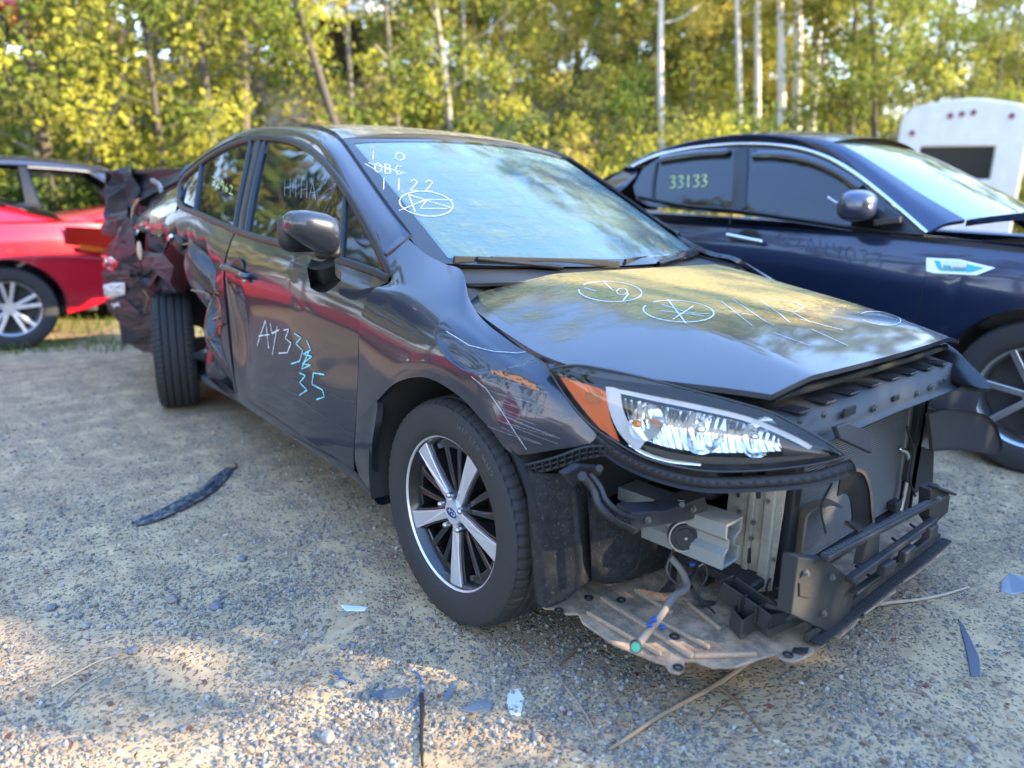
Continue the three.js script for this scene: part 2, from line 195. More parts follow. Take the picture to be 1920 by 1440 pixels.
// where the trunk leaves the frame: same depth, pixel (px,py) then carried on upward
const upTo = (b, px, py, H) => { const d = ray(px, py), f2 = V3(Math.cos(CAM.yaw), 0, Math.sin(CAM.yaw)); const db = (b.x - CAM.p[0]) * f2.x + (b.z - CAM.p[2]) * f2.z, k = db / d.dot(f2), p = V3(...CAM.p).addScaledVector(d, k); const s = H / Math.max(0.5, p.y - b.y); return b.clone().add(p.sub(b).multiplyScalar(s)); };
const L_ = leafCols;
const trunks = [ // px at base, px/py at top edge, depth, radius, bark, colours, what tells it apart
  [100, 35, 40, 8.6, 0.085, 2, 'dark leaning trunk near the hill road, dense green leaves low down', 'green'],
  [222, 165, 30, 9.6, 0.10, 1, 'pale grey trunk leaning away beside the dark leaning one', 'lime'],
  [285, 212, 40, 10.5, 0.075, 0, 'slim brown trunk with a slight lean, behind the crushed tail', 'green'],
  [262, 238, 50, 13, 0.07, 0, 'straight brown trunk among bright leaves, standing farther up the bank', 'lime'],
  [318, 272, 20, 8.8, 0.045, 2, 'thin dark sapling in front of the paler trunks', 'green'],
  [372, 340, 20, 12, 0.07, 1, 'greyish straight trunk behind the rear windows', 'olive'],
  [418, 362, 20, 9.2, 0.065, 2, 'dark trunk bending left, leaves from waist height', 'green'],
  [456, 444, 20, 11, 0.06, 0, 'brown upright trunk left of the sloping one', 'green'],
  [497, 490, 20, 13.5, 0.07, 0, 'upright brown trunk up the bank by the white car', 'lime'],
  [735, 585, 30, 9.4, 0.07, 2, 'long dark trunk sloping steeply to one side above the roof', 'green'],
  [668, 650, 40, 12.5, 0.05, 1, 'thin grey trunk beside the white car on the bank', 'lime'],
  [545, 540, 20, 15, 0.06, 1, 'faint grey trunk far up the bank', 'lime'],
  [788, 733, 40, 10.5, 0.06, 0, 'brown forked trunk behind the sedan roof', 'green'],
  [850, 818, 20, 11.0, 0.065, 1, 'pale mottled trunk over the middle of the roof', 'green'],
  [880, 868, 90, 12.5, 0.045, 1, 'slender pale trunk next to the mottled one', 'lime'],
  [920, 940, 20, 14, 0.06, 0, 'brown trunk leaning over the open gap in the trees', 'lime'],
];
trunks.forEach(([bx, tx, ty, d, r, b, lab, c], i) => { const base = atDepth(bx, d), top = upTo(base, tx, ty, 6.5 + (i % 4) * 0.9); tree('alder_tree', lab, base, top, r, { bark: barkMats[b], cols: c === 'green' ? [L_.green, L_.lime, L_.olive] : c === 'olive' ? [L_.olive, L_.lime] : [L_.lime, L_.gold, L_.green], seed: i + 1, crown0: 0.16, clumps: 36, leaves: 90, size: 0.072, spread: 1.15, limbs: 15 }); });
const birches = [[1248, 1245, 12, 0.06], [1392, 1388, 12.5, 0.05], [1418, 1412, 13, 0.06], [1462, 1452, 12.2, 0.075], [1478, 1480, 13.5, 0.06], [1490, 1500, 12.6, 0.08], [1512, 1532, 13.2, 0.075], [1540, 1548, 14.5, 0.05]];
birches.forEach(([bx, tx, d, r], i) => { const base = atDepth(bx, d), top = upTo(base, tx, 20, 8.5); tree('birch_tree', ['white birch trunk standing alone by the dark fir', 'thin white birch at the left of the birch clump', 'white birch second in the clump, slightly leaning', 'thick white birch in the middle of the clump', 'slender white birch behind the thick ones', 'thickest bright white birch of the clump', 'white birch leaning right out of the clump', 'thin white birch at the right edge of the clump'][i], base, top, r, { bark: barkMats[3], cols: [L_.gold, L_.lime], seed: 40 + i, crown0: 0.45, clumps: 30, leaves: 70, size: 0.07, spread: 1.1, limbs: 10, group: 'birch clump beyond the blue sedan' }); });
const rightT = [[1600, 1610, 12, 0.06, 0], [1655, 1645, 14, 0.05, 1], [1640, 1635, 11.5, 0.045, 2], [1740, 1765, 15, 0.06, 0], [1800, 1790, 15, 0.06, 1], [1850, 1870, 16, 0.06, 2], [1905, 1915, 17, 0.07, 0], [1990, 1985, 18, 0.07, 2]];
rightT.forEach(([bx, tx, d, r, b], i) => { const base = atDepth(bx, d), top = upTo(base, tx, 20, 8); tree('young_alder', ['leafy young tree right of the birch clump', 'grey stemmed young tree behind the bus roof edge', 'thin dark stemmed young tree in front of the bus tail', 'bushy young tree above the bus tail', 'pale stemmed young tree behind the bus', 'dark stemmed young tree over the bus roof', 'thick young tree beyond the bus cabin', 'young tree standing past the bus side'][i], base, top, r, { bark: barkMats[b], cols: [L_.olive, L_.green, L_.lime], seed: 60 + i, crown0: 0.10, clumps: 60, leaves: 90, size: 0.075, spread: 1.25, limbs: 18, group: 'young trees behind the bus' }); });
// a dark fir and golden scrub in the middle
{ const b = atDepth(1170, 17), t = thing('fir_tree', 'dark conifer with drooping boughs behind the golden scrub', 'tree', [b.x, b.y, b.z]); const r = rng(5), cl = []; mesh('trunk', cyl(V3(0, -0.2, 0), V3(0, 9, 0), 0.14, 0.03), barkMats[2], t); for (let i = 0; i < 150; i++) { const y = 0.8 + r() * 8, w = 2.3 * (1 - y / 10), a = r() * 6.28; cl.push([Math.cos(a) * w * Math.sqrt(r()), y - 0.3, Math.sin(a) * w * Math.sqrt(r()), 0.34]); } spray('crown', cl, 90, 0.09, [L_.dark, L_.dark, L_.olive], 6, t); }
const brush = []; { const r = rng(33); for (let i = 0; i < 46; i++) { const px = -120 + i * 47 + r() * 30, far = i % 2; const mid = px > 880 && px < 1480, d = px > 1540 ? 13 + r() * 3 : far ? 10.6 + r() * 4 : 8.6 + r() * 1.3; if (!(far && px > 500 && px < 720)) brush.push([px, d, 1.5 + r() * 1.1 + (mid ? 0.4 : 0), (far ? 1.7 : 1.15) + r() * 0.6 + (mid ? 0.5 : 0), px > 950 && px < 1480 ? (r() > 0.3 ? 'gold' : 'lime') : px > 1480 ? 'olive' : r() > 0.5 ? 'green' : 'lime']); } }
{ const r = rng(37); for (let i = 0; i < 16; i++) brush.push([840 + i * 46 + r() * 30, 14.5 + r() * 5, 2.4 + r() * 0.8, 2.2 + r() * 1.0, r() > 0.35 ? 'gold' : 'lime']); }
const near = ['behind the red coupe', 'behind the dark saloon', 'behind the crushed tail', 'behind the grey sedan roof', 'between the two sedans', 'behind the blue sedan roof', 'below the birch clump', 'beside the bus'];
brush.forEach(([px, d, w, h, c], i) => { const zone = px < 120 ? 0 : px < 260 ? 1 : px < 420 ? 2 : px < 950 ? 3 : px < 1200 ? 4 : px < 1400 ? 5 : px < 1620 ? 6 : 7; shrub(`${c === 'gold' ? 'golden green' : c === 'lime' ? 'bright lime green' : c === 'olive' ? 'olive green' : 'mid green'} ${d > 10 ? 'tall bush on the bank' : 'low bush at the yard edge'} ${near[zone]}`, atDepth(px, d), w, h, { cols: c === 'gold' ? [L_.gold, L_.lime, L_.gold, L_.olive] : c === 'lime' ? [L_.lime, L_.green] : c === 'olive' ? [L_.olive, L_.lime] : [L_.green, L_.dark, L_.lime], n: 44, per: 95, size: 0.066, seed: i + 1 }); });
// the wood goes on behind: taller crowns filling the skyline
{ const r = rng(71); for (let i = 0; i < 38; i++) { const px = -150 + (i < 30 ? i * 76 : 950 + (i - 30) * 92) + r() * 50, d = 17 + r() * 9, b = atDepth(px, d); if ((px > 480 && px < 740) || (px > 70 && px < 250)) continue; const c = px > 930 && px < 1560 ? [L_.gold, L_.lime] : [L_.lime, L_.green, L_.gold]; tree('woodland_tree', `${px < 930 ? 'hazy light green tree high on the bank' : px < 1560 ? 'yellow green tree filling the skyline behind the birches' : 'green tree filling the skyline behind the bus'}`, b, b.clone().add(V3((r() - 0.5), (px > 120 && px < 520 ? 2.6 : 7.5) + r() * 3, (r() - 0.5))), 0.11, { bark: barkMats[i % 3], cols: c, seed: 100 + i, crown0: 0.08, clumps: 84, leaves: 85, size: 0.115, spread: 2.2, limbs: 16, group: px < 930 ? 'far trees on the bank' : px < 1560 ? 'far trees behind the birches' : 'far trees behind the bus' }); } }
// trees round the rest of the yard: they shade the ground and show in the paint and glass
{ const r = rng(91); const ring = []; for (let i = 0; i < 12; i++) ring.push([6.2 + r() * 2.4, -8.0 + i * 0.92 + r() * 0.5]); for (let i = 0; i < 5; i++) ring.push([-12 + i * 3.4 + r(), 10 + r() * 2.5]); ring.push([-8, 3.4], [-9.8, 4.6], [-11.5, 3.2], [-7.2, 5.8], [-10.4, 6.4]);
  ring.forEach(([x, z], i) => { const b = V3(x, yardH(x, z), z); tree('yard_edge_tree', i < 12 ? 'leafy tree standing in the row ahead of the parked cars' : 'leafy tree in the row across the yard from the wreck', b, b.clone().add(V3((r() - 0.5), (i < 12 ? 3.7 : 10.5) + r() * (i < 12 ? 0.9 : 2), (r() - 0.5))), 0.13, { cols: [L_.green, L_.lime], seed: 200 + i, crown0: 0.14, clumps: 60, leaves: i < 12 ? 110 : 60, size: i < 12 ? 0.13 : 0.2, spread: i < 12 ? 1.15 : 2.6, limbs: 15, group: i < 12 ? 'trees ahead of the parked cars' : 'trees across the yard' }); }); }
// grass at the far edge of the yard
{ const n = 16000, r = rng(55), bl = new THREE.BufferGeometry(); bl.setAttribute('position', new THREE.Float32BufferAttribute([-0.06, 0, 0, 0.06, 0, 0, 0.02, 0.6, 0.08, 0.10, 1, 0.25], 3)); bl.setAttribute('uv', new THREE.Float32BufferAttribute([0, 0, 1, 0, 0.5, 0.6, 0.5, 1], 2)); bl.setIndex([0, 1, 2, 2, 1, 3]); bl.computeVertexNormals();
  const im = new THREE.InstancedMesh(bl, leafMat, n), m = new THREE.Matrix4(), qn = new THREE.Quaternion(); let k = 0; while (k < n) { const px = -200 + r() * 2300, d = 4.6 + Math.pow(r(), 1.3) * 5.5; const p = atDepth(px, d); if (d < 6.2 && (px > 420 || fbm(p.x * 0.9, p.z * 0.9, 3) < -0.05 + 0.5 * sst(5.6, 4.8, d))) continue; qn.setFromEuler(new THREE.Euler((r() - 0.5) * 0.7, r() * 6.3, (r() - 0.5) * 0.7)); const s = 0.03 + r() * 0.07; m.compose(p, qn, V3(s, s, s)); im.setMatrixAt(k, m); const g = 0.7 + r() * 0.6; im.setColorAt(k, lin(0.13 * g, 0.18 * g, 0.035 * g)); k++; }
  im.name = 'grass'; im.userData.kind = 'stuff'; im.receiveShadow = true; scene.add(im); }
// ---------------------------------------------------------------- the wrecked grey sedan: shell
const paint = phy([0.026, 0.030, 0.042], { metalness: 0.4, roughness: 0.36, clearcoat: 1, clearcoatRoughness: 0.06, specularIntensity: 0.5 });
const trimBlack = std([0.012, 0.012, 0.013], 0.42), plastic = std([0.018, 0.018, 0.019], 0.62), rubber = std([0.014, 0.014, 0.014], 0.8);
const sideGlass = phy([0.010, 0.012, 0.013], { roughness: 0.03, specularIntensity: 1, ior: 1.6 });
const darkIn = std([0.06, 0.06, 0.062], 0.9);
const chrome = std([0.72, 0.73, 0.75], 0.12, 1);
const car = thing('wrecked_sedan', 'dark grey sedan with crushed rear door, no front bumper and exposed radiator', 'car');
// belt line, its half width, then the side's half width at any height
const bX = [-3.8, -3.2, -2.6, -2.2, -1.45, -0.9, -0.4, 0.2], bY = [1.10, 1.10, 1.10, 1.095, 1.004, 0.978, 0.905, 0.82], bZ = [0.66, 0.70, 0.765, 0.80, 0.835, 0.832, 0.79, 0.78];
const belt = (x) => tab(bX, bY, x), beltZ = (x) => tab(bX, bZ, x);
const dD = [0, 0.05, 0.12, 0.19, 0.30, 0.45, 0.58, 0.68, 0.76, 0.86, 1.0], dZ = [0, 0.022, 0.042, 0.049, 0.046, 0.040, 0.030, 0.012, -0.012, -0.05, -0.06];
const zS = (x, y) => { const b = belt(x), zb = beltZ(x); if (y > b) { const d = y - b; return zb - d * (0.5 + 0.25 * d); } return zb + tab(dD, dZ, b - y) * (1 + sst(-1.9, -2.6, x) * 0.9) ; };
const side = (px, py) => solve(px, py, (p) => p.z - zS(p.x, p.y), 0.8, 7);
const sideXY = (x, y) => V3(x, y, zS(x, y));
const sideGrid = (bot, top, nu, nv) => gridFn((u, v) => { const B = bot[Math.round(u * nu)], T = top[Math.round(u * nu)]; const x = lerp(B.x, T.x, v), y = lerp(B.y, T.y, v); return sideXY(x, y); }, nu, nv);
const uvSide = (p) => [p.x, p.y], uvTop = (p) => [p.x, p.z];

// front door
const fdTop = pl([side(441, 437), side(500, 452), side(560, 470), side(620, 490), side(690, 513), side(731, 527)], 40);
const fdBot = pl([side(446, 738), side(500, 772), side(560, 812), side(620, 852), side(664, 881)], 40);
const fdG = (() => { // shaped front and rear edges
  const rear = pl([side(446, 738), side(437, 680), side(428, 600), side(422, 530), side(427, 475), side(441, 437)], 36), front = pl([side(664, 881), side(668, 780), side(671, 700), side(674, 620), side(682, 575), side(696, 543), side(731, 527)], 36);
  return gridFn((u, v) => { const i = Math.round(u * 40), j = Math.round(v * 36); const B = fdBot[i], T = fdTop[i], L = rear[j], Rr = front[j];
    const x = lerp(B.x, T.x, v) + lerp(L.x, Rr.x, u) - lerp(lerp(fdBot[0].x, fdBot[40].x, u), lerp(fdTop[0].x, fdTop[40].x, u), v), y = lerp(B.y, T.y, v) + lerp(L.y, Rr.y, u) - lerp(lerp(fdBot[0].y, fdBot[40].y, u), lerp(fdTop[0].y, fdTop[40].y, u), v);
    const p = sideXY(x, y); p.z -= 0.03 * Math.exp(-((x + 1.36) ** 2) / 0.006) * Math.exp(-((y - 0.62) ** 2) / 0.03); // pushed-in strip by the handle
    return p; }, 40, 36);
})();
const frontDoor = mesh('front_door', geoGrid(fdG, { uv: uvSide, thick: 0.016, flip: false }), paint, car);
mesh('front_door', mirrorZ(frontDoor.geometry), paint, car);

// front fender: rows from the hood gap down to the wheel arch, rear to front
const q = (a) => a.map(([x, y, z]) => PZ(x, y, z));
const fRows = [
  q([[722, 471, .755], [753, 443, .692], [795, 474, .688], [832, 494, .684], [866, 508, .690], [880, 560, .738], [906, 600, .765], [958, 641, .785], [1000, 667, .795], [1028, 686, .802]]),
  q([[733, 527, .795], [752, 525, .790], [785, 535, .785], [822, 552, .785], [855, 575, .790], [882, 603, .800], [915, 634, .810], [962, 668, .818], [1008, 696, .818], [1044, 716, .800]]),
  q([[697, 545, .838], [722, 556, .838], [760, 570, .838], [800, 585, .838], [838, 604, .842], [874, 632, .848], [915, 664, .850], [966, 698, .848], [1016, 728, .835], [1062, 745, .797]]),
  q([[676, 600, .872], [706, 612, .874], [745, 622, .876], [790, 632, .878], [832, 648, .880], [876, 678, .880], [922, 714, .876], [974, 750, .864], [1030, 775, .832], [1084, 777, .785]]),
  q([[672, 690, .879], [692, 690, .884], [724, 686, .889], [766, 678, .892], [818, 684, .892], [868, 716, .890], [920, 762, .884], [975, 800, .868], [1040, 812, .826], [1108, 803, .768]]),
  q([[668, 790, .873], [682, 776, .880], [706, 752, .886], [744, 717, .891], [798, 708, .892], [858, 741, .890], [914, 800, .884], [962, 850, .868], [1042, 843, .822], [1134, 828, .752]]),
];
const fG = loft(fRows, 110, 70);
{ const a = PZ(838, 618, .83), b = PZ(1004, 664, .83), ax = b.clone().sub(a), L = ax.length(); ax.normalize(); const c2 = PZ(1092, 800, .76), c1 = PZ(905, 702, .885); // knife-edged dent above the arch and the scraped hollow ahead of it
  fG.forEach((r) => r.forEach((p) => { const d = p.clone().sub(a), t = d.dot(ax) / L, off = d.clone().addScaledVector(ax, -t * L); const h = off.y - 0.02 * Math.sin(clamp(t, 0, 1) * Math.PI) * -1; if (t > -0.1 && t < 1.1) { const w = Math.sin(clamp(t, 0, 1) * Math.PI); const k = h > -0.045 * w && h < 0.05 ? sst(0.05, -0.035, h) * sst(-0.05, -0.038, h) : 0; const m = 0.017 * w * k; p.z -= m; p.y -= m * 0.7; }
    const e = p.clone().sub(PZ(935, 745, .88)); const q2 = Math.exp(-(e.x * e.x) / 0.006 - (e.y * e.y) / 0.0045); p.z -= 0.016 * q2; const e2 = p.clone().sub(PZ(900, 730, .89)); p.z += 0.006 * Math.exp(-(e2.x * e2.x) / 0.0012 - (e2.y * e2.y) / 0.006); })); }
const fender = mesh('front_fender', geoGrid(fG, { uv: uvSide, thick: 0.018, flip: true }), paint, car);
mesh('front_fender', mirrorZ(fender.geometry), paint, car);
// the strip of fender behind the wheel, down to the sill
const fR2 = [q([[668, 790, .873], [682, 776, .880], [706, 752, .886], [704, 790, .886]]), q([[665, 850, .858], [676, 845, .864], [690, 842, .870], [697, 841, .872]]), q([[672, 888, .832], [682, 895, .838], [694, 902, .845], [701, 900, .852]]), q([[688, 912, .815], [694, 918, .820], [702, 926, .830], [707, 930, .838]])];
const fLow = mesh('fender_heel', geoGrid(loft(fR2, 16, 24), { uv: uvSide, thick: 0.018, flip: true }), paint, car);

// hood
const hoodC = (x) => tab([-0.3, 0, 0.2, 0.4, 0.6, 0.72, 0.84], [0.965, 0.935, 0.90, 0.866, 0.826, 0.796, 0.757], x);
const hoodY = (x, z) => { const a = Math.abs(z), k = Math.max(0, a - 0.40 + 0.0); return hoodC(x) - 0.055 * a * a - 0.165 * (Math.sqrt(k * k + 0.0006) - 0.0245 + (a < 0.4 ? 0 : 0)) - 0.01 * Math.exp(-((a - 0.36) ** 2) / 0.004) * 0; };
const hSide = [[-0.14, 0.683], [-0.055, 0.731], [0.035, 0.757], [0.172, 0.777], [0.29, 0.786], [0.40, 0.765], [0.54, 0.685], [0.725, 0.553]].map(([x, z]) => V3(x, 0, z));
const hS = crs(hSide, 50);
const hoodGrid = gridFn((u, v) => {
  const s = u * 2 - 1, R_ = hS[Math.round(v * 50)], rear = (t) => [-0.035 - 0.105 * t * t, 0.683 * t], front = (t) => [0.757 - 0.032 * t * t, 0.553 * t];
  const r = rear(s), f = front(s), r1 = rear(1), f1 = front(1);
  const x = lerp(r[0], f[0], v) + R_.x - lerp(r1[0], f1[0], v), z = lerp(r[1], f[1], v) + (R_.z - lerp(r1[1], f1[1], v)) * s;
  return V3(x, hoodY(x, z), z);
}, 80, 50);
const hood = mesh('hood', geoGrid(hoodGrid, { uv: uvTop, thick: 0.012, dir: V3(0, -1, 0), flip: true }), paint, car);
mesh('hood_inner_panel', geoGrid(hoodGrid.map((r) => r.map((p) => V3(lerp(p.x, 0.3, 0.03), p.y - 0.026, p.z * 0.97))), { flip: true }), paint, car);

// windshield, cowl
const wsS = (u, v) => { const s = u * 2 - 1; const b = V3(-0.125 - 0.205 * s * s, 0.945 + 0.014 * s * s, 0.683 * s), t = V3(-0.985 - 0.045 * s * s, 1.382 - 0.038 * s * s, 0.600 * s); const p = b.lerp(t, v); const bw = v * (1 - v) * 2 * (1 - s * s); p.x += 0.035 * bw; p.y += 0.03 * bw; return p; };
const wsGlass = phy([0.03, 0.075, 0.085], { roughness: 0.05, clearcoat: 1, clearcoatRoughness: 0.04, ior: 1.6, specularIntensity: 1 });
const windshield = mesh('windshield', geoGrid(gridFn(wsS, 40, 30), { flip: true }), wsGlass, car);
{ // black ceramic border strip around the glass
  const e = (u0, u1, v0, v1) => geoGrid(gridFn((u, v) => { const p = wsS(lerp(u0, u1, u), lerp(v0, v1, v)); p.x += 0.0012; p.y += 0.002; return p; }, 30, 4), { flip: true });
  mesh('windshield_border', merge([e(0, 1, 0.955, 1), e(0, 0.045, 0.02, 0.955), e(0.955, 1, 0.02, 0.955), e(0, 1, -0.01, 0.03)]), sideGlass, car);
}
mesh('cowl_panel', geoGrid(gridFn((u, v) => { const s = u * 2 - 1; return V3(lerp(-0.15 - 0.20 * s * s, -0.02 - 0.11 * s * s, v), lerp(0.940, 0.905, v), s * lerp(0.675, 0.69, v)); }, 30, 6), { flip: true, thick: 0.01 }), plastic, car);

// roof and its rails
const railTop = [[-0.43, 1.028, 0.668], [-0.54, 1.083, 0.655], [-0.67, 1.155, 0.638], [-0.85, 1.256, 0.611], [-1.03, 1.353, 0.585], [-1.2, 1.396, 0.57], [-1.4, 1.420, 0.556], [-1.6, 1.430, 0.55], [-1.8, 1.430, 0.545], [-2.0, 1.421, 0.54], [-2.2, 1.402, 0.535], [-2.4, 1.370, 0.53], [-2.6, 1.325, 0.525]].map((a) => V3(...a));
const dloTop = [[724, 482], [708, 462], [680, 413], [648, 357], [615, 311], [585, 283], [548, 267], [508, 258], [468, 257], [430, 268], [392, 290], [360, 314], [338, 336]].map(([x, y]) => side(x, y));
const railMid = railTop.map((p, i) => { const m = p.clone().add(dloTop[i]).multiplyScalar(0.5); const k = i === 0 ? 0.0 : i < 4 ? 0.012 : 0.022; m.y += k * 0.8; m.z += k; return m; });
const railG = loft([dloTop, railMid, railTop], 60, 12);
const rail = mesh('roof_rail', geoGrid(railG, { thick: 0.010, flip: false }), paint, car);
mesh('roof_rail', mirrorZ(rail.geometry), paint, car);
const roofS = (u, v) => { const s = u * 2 - 1, k = v * 8 + 4; const a = Math.min(11, Math.floor(k)), t = k - a; const e = railTop[a].clone().lerp(railTop[Math.min(12, a + 1)], t); const ew = e.z - 0.004; const cy = tab([-2.6, -2.2, -1.8, -1.5, -1.2, -0.98], [1.385, 1.44, 1.461, 1.458, 1.432, 1.384], e.x); const x = e.x + 0.045 * (1 - s * s) * (1 - v) * 1.0; return V3(x, lerp(cy, e.y, Math.pow(Math.abs(s), 2.6)) - 0.003, s * ew); };
const roof = mesh('roof', geoGrid(gridFn(roofS, 40, 40), { thick: 0.012, dir: V3(0, -1, 0), flip: true }), paint, car);
// rear glass
mesh('rear_window', geoGrid(gridFn((u, v) => { const s = u * 2 - 1; return V3(lerp(-2.6 + 0.02 * (1 - s * s), -3.2 - 0.03 * (1 - s * s), v), lerp(1.335 + 0.05 * (1 - s * s), 1.12 + 0.02 * (1 - s * s), v), s * lerp(0.52, 0.60, v)); }, 20, 12), {}), sideGlass, car);

// side windows: dark glass set 8 mm in, rubber frame proud of it
const glassPane = (name, pts, inset, parent = car, mat = sideGlass) => {
  const c = pts.reduce((a, p) => a.add(p), V3(0, 0, 0)).multiplyScalar(1 / pts.length); const sh = crsPoly(pts);
  return mesh(name, polySide(sh, inset), mat, parent);
};
const crsPoly = (pts) => pts;
let surfZ = zS; const zS_swap = (f, run) => { const k = surfZ; surfZ = f; const o = run(); surfZ = k; return o; };
const polySide = (pts, inset) => {                  // polygon on the side surface, densified and set in
  const n = 10, top = [], g2 = new THREE.ShapeGeometry(new THREE.Shape(pts.map((p) => new THREE.Vector2(p.x, p.y)))); let g = g2.toNonIndexed();
  for (let k = 0; k < 4; k++) { // split long edges
    const P = g.attributes.position, o = []; for (let i = 0; i < P.count; i += 3) { const a = V3().fromBufferAttribute(P, i), b = V3().fromBufferAttribute(P, i + 1), c = V3().fromBufferAttribute(P, i + 2); const L = [a.distanceTo(b), b.distanceTo(c), c.distanceTo(a)], m = Math.max(...L); if (m < 0.07) { o.push(a, b, c); continue; } const e = L.indexOf(m), T = [[a, b, c], [b, c, a], [c, a, b]][e], M = T[0].clone().add(T[1]).multiplyScalar(0.5); o.push(T[0], M, T[2], M, T[1], T[2]); }
    g = new THREE.BufferGeometry().setFromPoints(o);
  }
  const P = g.attributes.position; for (let i = 0; i < P.count; i++) P.setZ(i, surfZ(P.getX(i), P.getY(i)) - inset);
  g.deleteAttribute('uv'); g = mergeVertices(g, 1e-4); g.computeVertexNormals(); const uv = []; for (let i = 0; i < g.attributes.position.count; i++) uv.push(g.attributes.position.getX(i), g.attributes.position.getY(i)); g.setAttribute('uv', new THREE.Float32BufferAttribute(uv, 2)); return g;
};
const sp = (a) => a.map(([x, y]) => side(x, y));
const frontPane = sp([[466, 436], [475, 380], [487, 320], [499, 280], [506, 266], [530, 265], [556, 272], [580, 286], [604, 308], [630, 343], [646, 370], [640, 420], [636, 486], [560, 463]]);
const quarterPane = sp([[641, 484], [645, 430], [650, 378], [672, 412], [696, 455], [715, 492], [722, 508], [700, 503]]);
const rearPane = sp([[368, 392], [372, 350], [380, 310], [405, 292], [440, 276], [468, 267], [462, 310], [450, 370], [441, 425], [405, 408]]);
const rearQPane = sp([[341, 378], [343, 350], [352, 328], [376, 311], [370, 345], [365, 390]]);
const panes = [['front_window', frontPane], ['front_quarter_window', quarterPane], ['rear_window_side', rearPane], ['rear_quarter_window', rearQPane]];
for (const [n, p] of panes) { const m = mesh(n === 'rear_window_side' ? 'rear_door_window' : n, polySide(p, 0.006), sideGlass, car); mesh(m.name, mirrorZ(m.geometry), sideGlass, car); }
const strip = (pts, w, h, mat, name, parent = car, off = 0.004, closed = true) => { // flat trim following a line on the side
  const L = cr(pts.map((p) => { const r = p.clone(); r.z += off; return r; }), pts.length * 5, closed), g = []; const nS = V3(0, 0.5, 1).normalize();
  const gr = [[], [], [], []]; L.forEach((p, i) => { const a = L[Math.max(0, i - 1)], b = L[Math.min(L.length - 1, i + 1)], t = b.clone().sub(a).normalize(), s = t.clone().cross(nS).normalize(); gr[0].push(p.clone().addScaledVector(s, -w / 2).addScaledVector(nS, -0.01)); gr[1].push(p.clone().addScaledVector(s, -w / 2 + 0.002).addScaledVector(nS, h)); gr[2].push(p.clone().addScaledVector(s, w / 2 - 0.002).addScaledVector(nS, h)); gr[3].push(p.clone().addScaledVector(s, w / 2).addScaledVector(nS, -0.01)); });
  return mesh(name, geoGrid(gr, {}), mat, parent); };
const frameLine = sp([[733, 521], [700, 508], [640, 488], [560, 465], [500, 449], [455, 436], [410, 417], [370, 399], [340, 386], [336, 360], [342, 338], [366, 314], [400, 289], [440, 269], [478, 259], [510, 258], [550, 265], [586, 284], [618, 314], [650, 360], [682, 414], [712, 470]]);
for (const z of [1, -1]) { const m = strip(frameLine, 0.028, 0.004, trimBlack, 'window_frame'); if (z < 0) { m.geometry = mirrorZ(m.geometry); } }
for (const z of [1, -1]) for (const L of [[[471, 262], [462, 310], [450, 370], [440, 430]], [[497, 266], [484, 320], [472, 380], [463, 436]], [[484, 260], [473, 315], [461, 375], [451, 434]]]) { const m = strip(sp(L), L[0][0] === 484 ? 0.05 : 0.018, L[0][0] === 484 ? 0.001 : 0.005, trimBlack, 'pillar_trim', car, 0.003, false); if (z < 0) m.geometry = mirrorZ(m.geometry); }
for (const L of [[[648, 372], [643, 430], [639, 486]], [[378, 309], [372, 348], [366, 394]]]) strip(sp(L), 0.014, 0.006, trimBlack, 'window_divider', car, 0.002, false);
mesh('sail_trim', polySide(sp([[722, 508], [733, 522], [715, 484], [696, 448], [692, 452], [706, 482]]), 0.001), trimBlack, car);

// sill
const sillT = pl([side(372, 690), side(446, 740), side(560, 815), side(664, 884), side(692, 916)], 40);
mesh('sill', geoGrid(gridFn((u, v) => { const p = sillT[Math.round(u * 40)].clone(); const a = v * 1.7; p.y -= 0.075 * Math.sin(Math.min(a, 1.57)) + Math.max(0, v - 0.9) * 0.02; p.z -= 0.006 + 0.06 * (1 - Math.cos(Math.min(a, 1.57))) + Math.max(0, v - 0.75) * 0.9; return p; }, 40, 16), { flip: true }), paint, car);
mesh('floor_pan', rbox(3.3, 0.04, 1.40, -1.95, 0.20, 0, 0.01), darkIn, car);

// below the cowl corners and along the gap between hood and fender
for (const z of [1, -1]) { const g = geoGrid(loft([[V3(-0.42, 0.93, 0.70), V3(-0.16, 0.915, 0.70), V3(-0.05, 0.845, 0.75), V3(0.17, 0.77, 0.79), V3(0.30, 0.735, 0.80)], [V3(-0.42, 0.90, 0.45), V3(-0.16, 0.87, 0.45), V3(-0.05, 0.80, 0.45), V3(0.17, 0.73, 0.45), V3(0.30, 0.70, 0.45)]], 24, 4), {}); mesh('fender_ledge', z > 0 ? g : mirrorZ(g), darkIn, car); }
